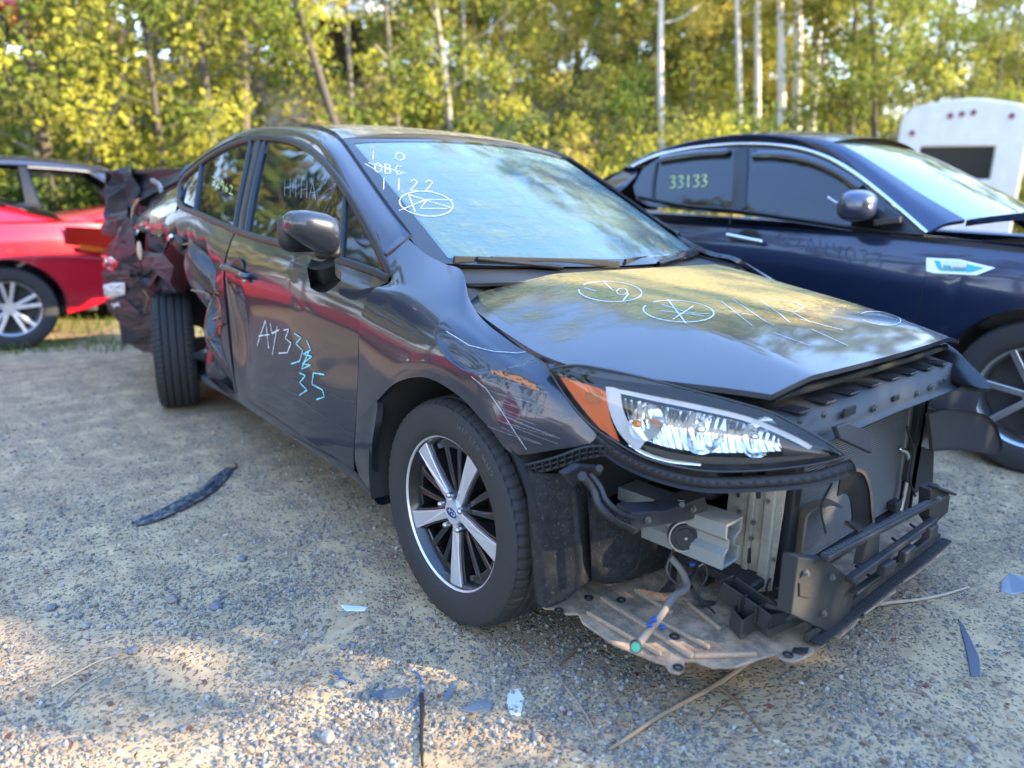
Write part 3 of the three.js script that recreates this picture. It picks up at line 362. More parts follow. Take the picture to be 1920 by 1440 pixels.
// ---------------------------------------------------------------- wheels (axis along z, outer face +z)
const fontB = await new FontLoader().loadAsync('fonts/droid/droid_sans_bold.typeface.json');
const tyreGeo = (Ro, Ri, W, { grooves = 4, blocks = 66, sq = 0.0, nTh = 396 } = {}) => {
  const prof = []; const H = W / 2;
  // inner bead -> outer bead, along the section: [z, r, tread coordinate or null]
  const sw = (s) => [[s * H * 0.80, Ri - 0.006], [s * H * 0.93, Ri + 0.006], [s * H * 0.985, Ri + 0.022], [s * H * 1.0, lerp(Ri, Ro, 0.48)], [s * H * 0.975, lerp(Ri, Ro, 0.72)], [s * H * 0.93, lerp(Ri, Ro, 0.86)]];
  sw(-1).forEach((p) => prof.push([p[0], p[1], null]));
  const nT = 44; for (let i = 0; i <= nT; i++) { const t = i / nT * 2 - 1, z = t * H * 0.9, e = Math.abs(t); prof.push([z, Ro - 0.004 * t * t - 0.012 * Math.pow(e, 7), t]); }
  sw(1).reverse().forEach((p) => prof.push([p[0], p[1], null]));
  return geoGrid(gridFn((u, v) => {
    const k = Math.round(v * (prof.length - 1)), [z, r0, t] = prof[k], th = u * Math.PI * 2; let r = r0;
    if (t !== null) {
      const e = Math.abs(t); const gpos = grooves === 4 ? [-0.56, -0.19, 0.19, 0.56] : [-0.5, 0, 0.5]; let dep = 0;
      for (const g of gpos) if (Math.abs(t - g) < 0.052) dep = 0.0075;
      const ph = (u * blocks + (e > 0.6 ? t * 0.5 : t * 1.2 + (t > 0 ? 0.4 : 0))) % 1, pp = ph < 0 ? ph + 1 : ph;
      const wdt = e > 0.6 ? 0.17 : e > 0.25 ? 0.10 : 0.0; if (pp < wdt) dep = Math.max(dep, e > 0.62 ? 0.006 : 0.004);
      r -= dep;
    } else if (v > 0.85 && k === prof.length - 6) r = r0 - (((u * blocks * 1) % 1) < 0.2 ? 0.003 : 0);
    return V3(Math.cos(th) * r, Math.sin(th) * r, z);
  }, nTh, prof.length - 1), {});
};
const tyreMat = std([0.022, 0.021, 0.021], 0.78), tyreDust = std([0.05, 0.043, 0.036], 0.9);
const rimBlack = phy([0.012, 0.012, 0.013], { roughness: 0.28, metalness: 0.2, clearcoat: 0.6 }), rimSilver = std([0.66, 0.67, 0.69], 0.34, 0.7), steel = std([0.45, 0.45, 0.46], 0.3, 1);
const discMat = std([0.16, 0.11, 0.08], 0.6, 0.7);
const ringGeo = (prof, n = 96) => { const g = new THREE.LatheGeometry(prof.map(([z, r]) => new THREE.Vector2(r, z)), n); g.rotateX(Math.PI / 2); return g; };
const extr = (pts, z0, z1, b = 0.003) => { const g = new THREE.ExtrudeGeometry(new THREE.Shape(pts.map(([x, y]) => new THREE.Vector2(x, y))), { depth: z1 - z0 - 2 * b, bevelEnabled: true, bevelSize: b, bevelThickness: b, bevelSegments: 2, curveSegments: 8 }); g.translate(0, 0, z0 + b); return g; };
const bendSpoke = (g, zc, k) => { const p = g.attributes.position; for (let i = 0; i < p.count; i++) { const r = Math.hypot(p.getX(i), p.getY(i)); p.setZ(i, p.getZ(i) + zc - k * (r / 0.2) ** 2 * 0 + k * Math.sin(clamp((r - 0.05) / 0.16, 0, 1) * Math.PI / 2)); } g.computeVertexNormals(); return g; };
// ten-spoke wheel with five bright blades; spin in radians
const buildWheel = (parent, name, spin, z) => {
  const w = new THREE.Group(); w.name = name; parent.add(w);
  mesh('tyre', tyreGeo(0.316, 0.2145, 0.205), tyreMat, w);
  const lip = ringGeo([[-0.085, 0.205], [-0.07, 0.196], [0.03, 0.188], [0.062, 0.192], [0.078, 0.205], [0.0835, 0.2085]]);
  mesh('rim_barrel', lip, rimBlack, w);
  mesh('rim_lip', ringGeo([[0.0805, 0.2085], [0.0865, 0.2105], [0.0885, 0.2150], [0.0865, 0.2185], [0.081, 0.2195]]), rimSilver, w);
  const blade = [], inner = [], thin = [];
  for (let i = 0; i < 5; i++) {
    const a = spin + i * Math.PI * 2 / 5;
    const s = extr([[0.022, -0.0115], [0.05, -0.0115], [0.10, -0.0135], [0.15, -0.018], [0.195, -0.023], [0.2085, -0.025], [0.2085, 0.025], [0.195, 0.023], [0.15, 0.018], [0.10, 0.0135], [0.05, 0.0115], [0.022, 0.0115]], -0.003, 0.007, 0.002); bendSpoke(s, 0.060, 0.012); s.rotateZ(a); blade.push(s);
    const b = extr([[0.02, -0.017], [0.10, -0.018], [0.15, -0.022], [0.206, -0.030], [0.206, 0.030], [0.15, 0.022], [0.10, 0.018], [0.02, 0.017]], -0.042, -0.001, 0.004); bendSpoke(b, 0.058, 0.012); b.rotateZ(a); inner.push(b);
    for (const o of [-1, 1]) { const t = extr([[0.045, -0.004], [0.12, -0.0055], [0.20, -0.0075], [0.20, 0.0075], [0.12, 0.0055], [0.045, 0.004]], -0.034, 0.0, 0.0035); bendSpoke(t, 0.050, 0.010); t.rotateZ(a + Math.PI / 5 + o * 0.175); thin.push(t); }
    const web = extr([[0.170, -0.075], [0.200, -0.088], [0.2115, -0.05], [0.215, 0], [0.2115, 0.05], [0.200, 0.088], [0.170, 0.075], [0.182, 0.04], [0.186, 0], [0.182, -0.04]].map(([x, y]) => [x * 0.97, y * 0.97]), -0.03, -0.012, 0.003); bendSpoke(web, 0.058, 0.012); web.rotateZ(a + Math.PI / 5); thin.push(web);
  }
  blade.forEach((g) => mesh('spoke', g, rimSilver, w)); mesh('spoke_backing', merge(inner), rimBlack, w); mesh('thin_spokes', merge(thin), rimBlack, w);
  const hub = new THREE.CylinderGeometry(0.058, 0.066, 0.05, 40); hub.rotateX(Math.PI / 2); hub.translate(0, 0, 0.030); mesh('hub', hub, rimBlack, w);
  const hc = new THREE.CylinderGeometry(0.0335, 0.036, 0.014, 48); hc.rotateX(Math.PI / 2); hc.translate(0, 0, 0.0665); const cap = mesh('centre_cap', hc, rimSilver, w);
  const ov = new THREE.CylinderGeometry(0.026, 0.026, 0.003, 40); ov.rotateX(Math.PI / 2); ov.scale(1, 0.56, 1); ov.translate(0, 0, 0.0745); mesh('badge', ov, phy([0.01, 0.018, 0.10], { roughness: 0.2, clearcoat: 1 }), cap);
  const stars = []; const star = (x, y, r) => { const p = []; for (let k = 0; k < 8; k++) { const rr = k % 2 ? r * 0.28 : r; p.push([x + Math.cos(k * Math.PI / 4) * rr * 1.3, y + Math.sin(k * Math.PI / 4) * rr]); } stars.push(extr(p, 0.0755, 0.0772, 0.0003)); };
  star(-0.009, 0.003, 0.006); for (const [x, y] of [[0.004, 0.006], [0.013, 0.004], [0.002, -0.004], [0.010, -0.006], [0.016, -0.001]]) star(x, y, 0.003);
  const orv = new THREE.TorusGeometry(0.026, 0.0012, 6, 40); orv.scale(1, 0.56, 1); orv.translate(0, 0, 0.0755); stars.push(orv); mesh('badge_stars', merge(stars), rimSilver, cap);
  for (let i = 0; i < 5; i++) { const a = spin + (i + 0.5) * Math.PI * 2 / 5; const n = new THREE.CylinderGeometry(0.0085, 0.0105, 0.026, 6); n.rotateX(Math.PI / 2); const d = new THREE.SphereGeometry(0.0085, 10, 6, 0, Math.PI * 2, 0, Math.PI / 2); d.rotateX(Math.PI / 2); d.translate(0, 0, 0.013); const g = merge([n, d]); g.translate(Math.cos(a) * 0.050, Math.sin(a) * 0.050, 0.066); mesh('lug_nut', g, steel, w); }
  const disc = new THREE.CylinderGeometry(0.14, 0.14, 0.024, 48); disc.rotateX(Math.PI / 2); disc.translate(0, 0, -0.02); mesh('brake_disc', disc, discMat, w);
  mesh('brake_caliper', rbox(0.07, 0.15, 0.06, -0.125, 0.02, -0.018, 0.012), std([0.06, 0.05, 0.045], 0.7), w);
  w.position.set(0, 0.316, z); return w;
};
// raised sidewall lettering bent round the tyre; read from the hub outward
const sideText = (str, size, r, mid, z, mat, parent, depth = 0.0016) => {
  const gs = []; let adv = 0; const items = [];
  for (const ch of str) { if (ch === ' ') { adv += size * 0.45; continue; } const g = new TextGeometry(ch, { font: fontB, size, depth, curveSegments: 3, bevelEnabled: false }); g.computeBoundingBox(); const w = g.boundingBox.max.x; items.push([g, adv + w / 2, w]); adv += w + size * 0.16; }
  for (const [g, c, w] of items) { const a = mid - (c - adv / 2) / r; g.translate(-w / 2, -size / 2, 0); g.rotateZ(-Math.PI / 2); g.rotateZ(Math.PI / 2); g.translate(0, r, 0); g.rotateZ(a - Math.PI / 2); g.translate(0, 0, z); gs.push(g); }
  return mesh('tyre_lettering', merge(gs), mat, parent);
};
const letterMat = std([0.055, 0.054, 0.053], 0.7);
const fw = buildWheel(car, 'front_wheel', 1.065, 0.7605); fw.rotation.y = -0.03;
sideText('HICITY HH2', 0.021, 0.272, 1.02, 0.1005, letterMat, fw); sideText('ALL SEASON', 0.010, 0.262, 0.30, 0.1005, letterMat, fw);
const rw = buildWheel(car, 'rear_wheel', 0.4, 0.735); rw.position.set(-2.70, 0.316, 0.735); rw.rotation.set(0, -0.30, 0);
const fwl = fw.clone(); fwl.rotation.y = Math.PI; fwl.position.z = -0.76; car.add(fwl); const rwl = rw.clone(); rwl.rotation.y = Math.PI; rwl.position.set(-2.67, 0.316, -0.76); car.add(rwl);
// dark wheel wells so that nothing shows through the arches
const well = (x, z0, z1, r) => { const g = new THREE.CylinderGeometry(r, r, Math.abs(z1 - z0), 48, 1, true, -Math.PI * 0.02, Math.PI * 1.04); g.rotateX(Math.PI / 2); g.rotateZ(0); g.translate(x, 0.33, (z0 + z1) / 2); return g; };
const linerMat = std([0.022, 0.021, 0.020], 0.95);
for (const s of [1, -1]) mesh('wheel_liner', geoGrid(gridFn((u, v) => { const a = lerp(0.25, Math.PI + 0.25, u), r = 0.372; return V3(Math.cos(a) * r - 0.005, 0.335 + Math.sin(a) * r, s * lerp(0.45, 0.872, v)); }, 40, 6), {}), linerMat, car);
for (const s of [1, -1]) mesh('inner_fender', rbox(0.7, 0.62, 0.03, -0.15, 0.52, s * 0.46, 0.01), linerMat, car);
// ---------------------------------------------------------------- headlight (outline traced on the nose surface)
const noseX = (z) => tab([-0.83, -0.8, -0.72, -0.60, -0.466, -0.3, 0, 0.3, 0.466, 0.53, 0.60, 0.66, 0.72, 0.78, 0.815, 0.86].map((v) => v), [0.28, 0.36, 0.53, 0.69, 0.852, 0.90, 0.93, 0.90, 0.852, 0.77, 0.685, 0.605, 0.52, 0.42, 0.33, 0.18], z);
const nose = (px, py, off = 0) => solve(px, py, (p) => p.x + off - (noseX(p.z) - 0.14 * (p.y - 0.65)), 1.0, 3.0);
const nz = (a, off = 0) => a.map(([x, y]) => nose(x, y, off));
const hlT = [[1031, 692], [1078, 685], [1130, 692], [1200, 707], [1271, 725], [1360, 748], [1440, 771], [1493, 797], [1550, 829], [1583, 853]];
const hlB = [[1031, 696], [1062, 745], [1105, 795], [1155, 829], [1209, 858], [1271, 875], [1340, 884], [1440, 881], [1530, 870], [1583, 857]];
const clearLens = phy([1, 1, 1], { transmission: 1, thickness: 0, roughness: 0.02, ior: 1.5, specularIntensity: 1 });
const hl = new THREE.Group(); hl.name = 'headlight'; car.add(hl);
const bow = (g, k) => { const nv = g.length, nu = g[0].length; g.forEach((r, j) => r.forEach((p, i) => { const a = Math.sin(Math.PI * j / (nv - 1)) * Math.pow(Math.sin(Math.PI * i / (nu - 1)), 0.6); p.x += k * a * 0.8; p.z += k * a * 0.8; })); return g; };
const lensG = bow(gridFn((u, v) => { const t = spl1(nz(hlT), 48, gc)[Math.round(u * 48)], b = spl1(nz(hlB), 48, gc)[Math.round(u * 48)]; return t.lerp(b, v); }, 48, 20), 0.02);
mesh('lens', geoGrid(lensG, {}), clearLens, hl);
// rim of the lamp unit: black gasket round the lens
{ const ring = [...spl1(nz(hlT), 60, gc), ...spl1(nz(hlB), 60, gc).reverse().slice(1)]; mesh('lens_rim', new THREE.TubeGeometry(new THREE.CatmullRomCurve3(ring, true), 220, 0.003, 8, true), std([0.02, 0.02, 0.022], 0.3), hl); }
const inset = (px, py, d) => { const p = nose(px, py); const dir = V3(-0.75, 0, -0.5).normalize(); return p.addScaledVector(dir, d); };   // d metres into the lamp body
const lampBlack = std([0.014, 0.014, 0.015], 0.35), lampChrome = std([0.80, 0.82, 0.84], 0.14, 1), lampWhite = phy([0.42, 0.45, 0.48], { roughness: 0.2, metalness: 0.3, clearcoat: 1 });
{ // housing behind the lens
  const back = gridFn((u, v) => { const t = spl1(nz(hlT), 24, gc)[Math.round(u * 24)], b = spl1(nz(hlB), 24, gc)[Math.round(u * 24)]; const p = t.lerp(b, v); const d = 0.09 * Math.pow(Math.sin(Math.PI * clamp(u * 0.94 + 0.03, 0, 1)), 0.6) * Math.pow(Math.sin(Math.PI * clamp(v, 0.0, 1)), 0.5); return p.addScaledVector(V3(-0.75, 0, -0.5).normalize(), d + 0.001); }, 24, 14);
  mesh('lamp_housing', geoGrid(back, {}), lampBlack, hl);
}
const patch = (pts4rows, d, nu, nv, k = 0) => geoGrid(bow(loft(pts4rows.map((r) => r.map(([x, y, dd]) => inset(x, y, dd ?? d))), nu, nv), k), { thick: 0.004 });
const amber = phy([0.85, 0.22, 0.02], { roughness: 0.25, clearcoat: 1 });
const amberTex = tex(64, 64, (i, j) => { const a = (i % 8 < 1 || j % 8 < 1) ? 0.62 : 1; return [0.80 * a, 0.33 * a, 0.06 * a]; }, { rep: [9, 9] });
const amberM = phy([1, 1, 1], { map: amberTex, roughness: 0.22, clearcoat: 1, clearcoatRoughness: 0.05 });
mesh('side_marker', patch([[[1052, 708], [1082, 716], [1120, 728], [1142, 736]], [[1074, 740], [1100, 752], [1128, 766], [1146, 778]], [[1102, 776], [1122, 786], [1142, 800], [1158, 812]], [[1128, 806], [1140, 814], [1153, 824], [1166, 832]]], 0.012, 16, 16), amberM, hl);
mesh('marker_reflector', patch([[[1100, 737, .008], [1126, 741, .008]], [[1104, 754, .008], [1128, 758, .008]]], 0.01, 4, 4), phy([0.35, 0.09, 0.012], { roughness: 0.2, clearcoat: 1 }), hl);
// bright hockey-stick bezel: down the rear edge, then along the top
mesh('light_guide', patch([[[1138, 728], [1144, 770], [1162, 812], [1192, 846]], [[1150, 728], [1156, 768], [1174, 808], [1204, 842]], [[1166, 733], [1170, 768], [1186, 802], [1212, 830]]], 0.010, 20, 6), lampWhite, hl);
mesh('light_guide', patch([[[1138, 727], [1230, 745], [1320, 763], [1410, 785], [1490, 818], [1530, 840]], [[1144, 732], [1231, 750], [1320, 768], [1409, 790], [1487, 822], [1527, 843]], [[1156, 738], [1234, 755], [1320, 773], [1407, 794], [1484, 826], [1523, 846]]], 0.014, 40, 6), lampWhite, hl);
mesh('lower_trim', patch([[[1184, 832], [1215, 850], [1260, 864], [1318, 872]], [[1182, 838], [1213, 856], [1260, 870], [1318, 876]]], 0.012, 30, 3), lampChrome, hl);
// reflector bowls
const bowl = (px, py, d, r, dep, mat, seg = 40) => { const c = inset(px, py, d); const g = new THREE.LatheGeometry([...Array(14).keys()].map((i) => { const t = i / 13; return new THREE.Vector2(r * Math.sqrt(t) + 0.002, dep * t); }), seg); g.rotateZ(-Math.PI / 2); g.rotateY(-0.42); g.translate(c.x, c.y, c.z); return g; };
mesh('low_beam_reflector', bowl(1318, 812, 0.062, 0.050, 0.052, lampChrome), lampChrome, hl);
mesh('turn_reflector', bowl(1208, 795, 0.05, 0.040, 0.042, lampChrome), lampChrome, hl);
mesh('high_beam_reflector', bowl(1425, 825, 0.062, 0.044, 0.046, lampChrome), lampChrome, hl);
const bulb = (px, py, d, r, mat, n = 'bulb') => { const c = inset(px, py, d), g = new THREE.SphereGeometry(r, 16, 12); g.scale(1.5, 1, 1); g.translate(c.x, c.y, c.z); return mesh(n, g, mat, hl); };
bulb(1200, 800, 0.022, 0.0085, phy([0.75, 0.22, 0.02], { roughness: 0.15, clearcoat: 1 })); bulb(1322, 812, 0.03, 0.011, lampChrome, 'bulb_shield'); bulb(1425, 826, 0.03, 0.009, lampChrome, 'bulb_shield');
// broad fluted reflector behind the bulbs
const fluted = (rows, nu, nv, amp, fq) => { const g = loft(rows.map((r) => r.map(([x, y, d]) => inset(x, y, d))), nu, nv); g.forEach((r) => r.forEach((p, i) => { const k = amp * Math.abs(Math.sin(i / nu * Math.PI * fq)); p.x += k; p.z += k * 0.6; })); return geoGrid(g, {}); };
mesh('reflector_panel', fluted([[[1172, 752, .03], [1250, 768, .032], [1340, 786, .034], [1420, 806, .036], [1478, 832, .03]], [[1184, 790, .05], [1254, 806, .055], [1340, 822, .055], [1420, 832, .05], [1480, 842, .035]], [[1204, 828, .035], [1262, 848, .036], [1340, 858, .038], [1420, 858, .036], [1490, 852, .03]]], 120, 16, 0.004, 22), lampChrome, hl);
mesh('dark_bezel', patch([[[1210, 838], [1280, 856], [1360, 862], [1450, 862], [1560, 852]], [[1216, 850], [1280, 868], [1360, 875], [1450, 873], [1566, 860]]], 0.016, 40, 4), lampBlack, hl); mesh('dark_bezel', patch([[[1470, 826, .024], [1520, 846, .02], [1560, 852, .015]], [[1480, 860, .024], [1520, 862, .02], [1560, 856, .015]]], 0.02, 16, 6), lampBlack, hl);
const hl2 = new THREE.Group(); hl2.name = 'headlight'; car.add(hl2); for (const n of ['lens', 'lamp_housing', 'light_guide', 'side_marker']) for (const m of hl.children.filter((c) => c.name === n)) mesh(n, mirrorZ(m.geometry), m.material, hl2);

// bumper bracket under the lamp: slotted strip following its lower edge, and the clip ladder under the fender
{
  const top = spl1(nz([[1112, 806], [1160, 843], [1212, 868], [1272, 886], [1340, 895], [1440, 892], [1530, 882], [1592, 862]], 0.006), 60, gc), g = gridFn((u, v) => { const p = top[Math.round(u * 60)].clone(); p.y -= 0.002 + 0.024 * v; p.x += 0.012 * Math.sin(v * Math.PI); return p; }, 60, 6);
  const br = mesh('bumper_bracket', geoGrid(g, { thick: 0.01 }), plastic, car);
  const rib = []; for (let k = 3; k < 60; k++) { const p = top[k]; rib.push(rbox(0.012, 0.005, 0.004, p.x + 0.010, p.y - 0.010 - 0.005 * (k % 2), p.z, 0.001)); } mesh('bracket_ribs', merge(rib), plastic, br);
  const low = top.map((p) => p.clone().add(V3(-0.02, -0.032, -0.01))); mesh('bracket_lip', tube(low.filter((_, i) => i % 4 === 0), 0.006, 80, 6), plastic, br);
  const lad = []; const A = [PZ(986, 872, .852), PZ(1040, 858, .822), PZ(1100, 838, .786), PZ(1150, 836, .745)], B = [PZ(990, 890, .845), PZ(1042, 876, .815), PZ(1100, 858, .78), PZ(1152, 852, .742)];
  const a = spl1(A, 40, gc), b = spl1(B, 40, gc); for (let k = 0; k < 40; k++) { if (k % 3 === 0) lad.push(bar(a[k], b[k], 0.003, 0.018)); } lad.push(tube(A, 0.0035, 40, 6), tube(B, 0.0045, 40, 6), tube(A.map((p, i) => p.clone().lerp(B[i], 0.5).add(V3(0, 0, 0.003))), 0.0025, 40, 6));
  mesh('clip_strip', merge(lad), plastic, car);
  mesh('clip_strip_backing', geoGrid([a, b].map((r) => r.map((p) => p.clone().add(V3(-0.004, 0, -0.012)))), {}), linerMat, car);
}
// liner in front of the wheel: ribbed black sheet, dusty below
const dustTex = (seed, base, dust, amt, rep, spots = 0) => { const n = tileN(256, 256, 1.3, seed, 5), m = tileN(256, 256, 6, seed + 5, 3); return tex(256, 256, (i, j) => { let t = clamp((n(i, j) * 0.9 + m(i, j) * 0.5) * 0.8 + amt, 0, 1); t = t * t * (3 - 2 * t); if (spots && m((i * 7) % 256, (j * 7) % 256) > 0.55) t = 1; return base.map((b, k) => lerp(b, dust[k], t)); }, { rep }); };
const dustyPlastic = new THREE.MeshStandardMaterial({ map: dustTex(31, [0.10, 0.10, 0.10], [0.36, 0.33, 0.30], 0.25, [3, 3]), roughness: 0.85, side: THREE.DoubleSide });
const tanPlastic = new THREE.MeshStandardMaterial({ map: dustTex(41, [0.46, 0.40, 0.34], [0.70, 0.59, 0.48], 0.5, [2.2, 2.2]), roughness: 0.9, side: THREE.DoubleSide });
const streakTex = (() => { const n = tileN(256, 256, 2.2, 77, 4), r = rng(9), sp_ = new Float32Array(256 * 256); for (let k = 0; k < 420; k++) { const x = Math.floor(r() * 256), y = Math.floor(r() * 256), L = 1 + Math.floor(r() * 5); for (let t = 0; t < L; t++) sp_[((y + t) % 256) * 256 + x] = 0.1 + r() * 0.5; } return tex(256, 256, (i, j) => { const t = clamp(n(i, j) * 0.6 + 0.22, 0, 1) * 0.6, s = sp_[j * 256 + i]; return [lerp(lerp(0.11, 0.33, t), 0.72, s), lerp(lerp(0.105, 0.30, t), 0.68, s), lerp(lerp(0.105, 0.275, t), 0.62, s)]; }); })();
const feltMat = new THREE.MeshStandardMaterial({ map: streakTex, roughness: 0.95, side: THREE.DoubleSide, bumpMap: streakTex, bumpScale: 0.002 });
const linerFront = loft([
  [PZ(984, 876, .852), PZ(1003, 885, .845), PX(1040, 888, .352), PX(1064, 884, .36), PX(1080, 890, .375), PX(1100, 905, .37)],
  [PZ(990, 950, .855), PZ(1012, 955, .85), PX(1044, 955, .37), PX(1066, 950, .385), PX(1084, 955, .395), PX(1104, 960, .375)],
  [PZ(998, 1050, .855), PZ(1020, 1055, .85), PX(1052, 1052, .385), PX(1074, 1045, .40), PX(1090, 1045, .41), PX(1108, 1040, .385)],
  [PZ(1004, 1128, .845), PZ(1026, 1138, .845), PX(1062, 1122, .40), PX(1082, 1105, .415), PX(1096, 1095, .42), PX(1112, 1085, .39)]], 40, 30);
mesh('wheel_arch_liner', geoGrid(linerFront, { thick: 0.004, uv: (p, u, v) => [u * 0.6, v * 1.1] }), feltMat, car);
mesh('liner_rib', capTube([PX(1076, 925, .40), PX(1082, 985, .412), PX(1087, 1060, .424), PX(1084, 1095, .424)], 0.0075), feltMat, car);
mesh('splash_shield', geoGrid(loft([[PX(1102, 930, .40), PX(1150, 950, .42), PX(1210, 960, .43), PX(1262, 975, .40)], [PX(1106, 1000, .42), PX(1150, 1010, .44), PX(1205, 1010, .44), PX(1252, 1010, .41)], [PX(1108, 1062, .42), PX(1140, 1078, .44), PX(1190, 1072, .44), PX(1245, 1052, .41)], [PX(1110, 1085, .40), PX(1142, 1092, .42), PX(1190, 1082, .42), PX(1244, 1062, .40)]], 24, 16), { thick: 0.004, uv: (p, u, v) => [u * 0.7, v * 0.8] }), feltMat, car);

// undertray
const trayPts = [[1006, 1126], [1022, 1140], [1052, 1140], [1060, 1150], [1084, 1150], [1092, 1166], [1150, 1206], [1222, 1236], [1246, 1244], [1256, 1258], [1274, 1262], [1284, 1254], [1284, 1238], [1300, 1238], [1336, 1250], [1378, 1250], [1432, 1232], [1452, 1226], [1470, 1236], [1492, 1240], [1520, 1226], [1548, 1206], [1545, 1195], [1560, 1188], [1575, 1194], [1604, 1170], [1612, 1158], [1660, 1122], [1680, 1108], [1678, 1098], [1712, 1080], [1748, 1052], [1784, 1020], [1780, 1008]].map(([x, y]) => PY(x, y, 0.165));
const trayPoly = [...trayPts, V3(0.80, 0.165, -0.55), V3(0.30, 0.165, -0.60), V3(0.24, 0.165, 0.70)];
const tray = mesh('undertray', slab(trayPoly, 0.007, V3(0, 1, 0)), tanPlastic, car);
{ const rb = (a, b, w = 0.018, h = 0.012) => bar(PY(a[0], a[1], 0.170), PY(b[0], b[1], 0.170), w, h, V3(0, 1, 0), 0.005);
  mesh('tray_beads', merge([rb([1128, 1120], [1300, 1232]), rb([1190, 1105], [1260, 1150], 0.014), rb([1238, 1165], [1330, 1215], 0.014), rb([1100, 1148], [1240, 1228], 0.01), rb([1290, 1130], [1350, 1180], 0.012), rb([1300, 1230], [1420, 1226], 0.012)]), tanPlastic, tray);
  const hb = []; for (const [x, y] of [[1104, 1118], [1165, 1122], [1265, 1190], [1048, 1142], [1272, 1248], [1478, 1224], [1612, 1150]]) { const c = PY(x, y, 0.172), t = new THREE.TorusGeometry(0.009, 0.003, 8, 20); t.rotateX(Math.PI / 2); t.translate(c.x, c.y - 0.004, c.z); hb.push(t); } mesh('tray_grommets', merge(hb), plastic, tray);
  const fl = []; for (let k = 0; k < 7; k++) { const x0 = 1560 + k * 34, y0 = 1182 - k * 26; fl.push(bar(PY(x0, y0, 0.172), PY(x0 - 58, y0 - 44, 0.185), 0.010, 0.008)); } fl.push(bar(PY(1530, 1205, 0.182), PY(1775, 1012, 0.182), 0.03, 0.006), bar(PY(1510, 1195, 0.20), PY(1760, 1005, 0.20), 0.012, 0.02)); mesh('tray_lip', merge(fl), dustyPlastic, tray); }

// structure behind: rail end, beige primer panel, radiator, support bar
const greyMetal = std([0.035, 0.036, 0.04], 0.5, 0.2), primer = new THREE.MeshStandardMaterial({ map: dustTex(51, [0.60, 0.57, 0.50], [0.72, 0.68, 0.60], 0.4, [3, 3]), roughness: 0.6, side: THREE.DoubleSide }), primerGrey = std([0.22, 0.23, 0.21], 0.5, 0.2);
{ // crash rail: open section with a waist, hollow at the front
  const sec = [[-0.036, 0.052], [0.036, 0.052], [0.036, 0.022], [0.010, 0.010], [0.010, -0.010], [0.036, -0.022], [0.036, -0.054], [-0.036, -0.054], [-0.036, -0.022], [-0.020, -0.010], [-0.020, 0.010], [-0.036, 0.022]];
  const sh = new THREE.Shape(sec.map(([a, b]) => new THREE.Vector2(a, b))); sh.holes.push(new THREE.Path(sec.map(([a, b]) => new THREE.Vector2(a * 0.88 + Math.sign(-a) * 0.0012, b * 0.92)).reverse()));
  const g = new THREE.ExtrudeGeometry(sh, { depth: 0.30, bevelEnabled: true, bevelSize: 0.0015, bevelThickness: 0.0015, bevelSegments: 1 }); g.rotateY(Math.PI / 2); g.rotateY(0.05); const c = PX(1372, 1018, .66); g.translate(c.x - 0.30, c.y, c.z + 0.012); mesh('frame_rail', g, primerGrey, car);
}
const pan = (pts, t, n, mat, name) => mesh(name, slab(pts, t, n), mat, car);
pan([PZ(1368, 905, .33), PZ(1400, 900, .33), PZ(1440, 895, .33), PZ(1478, 890, .33), PZ(1462, 1000, .33), PZ(1446, 1108, .33), PZ(1395, 1112, .33), PZ(1335, 1106, .33), PZ(1345, 1050, .33), PZ(1362, 960, .33)], 0.004, V3(0, 0, 1), primer, 'radiator_side_panel');
for (const [a, b, w, h] of [[[1414, 905], [1392, 1100], 0.02, 0.012], [[1450, 900], [1428, 1100], 0.03, 0.018]]) mesh('panel_swage', bar(PZ(...a, .334), PZ(...b, .334), w, h, V3(0, 0, 1), 0.006), primer, car);
{ const hs = []; for (const [x, y, w, h] of [[1422, 918, 9, 26], [1404, 1040, 8, 26], [1398, 1078, 7, 16], [1380, 1085, 8, 8], [1384, 925, 7, 10]]) { const a = PZ(x, y - h / 2, .3345), b = PZ(x, y + h / 2, .3345); hs.push(capTube([a, a.clone().lerp(b, 0.5), b], w / 1600)); } mesh('panel_hole_shade', merge(hs), plastic, car); }  // no real holes: dark lumps on the panel, their shade put into the colour
mesh('tow_plate', merge([rbox(0.012, 0.02, 0.10, 0.55, 0.175, 0.30, 0.003)]), primer, car);
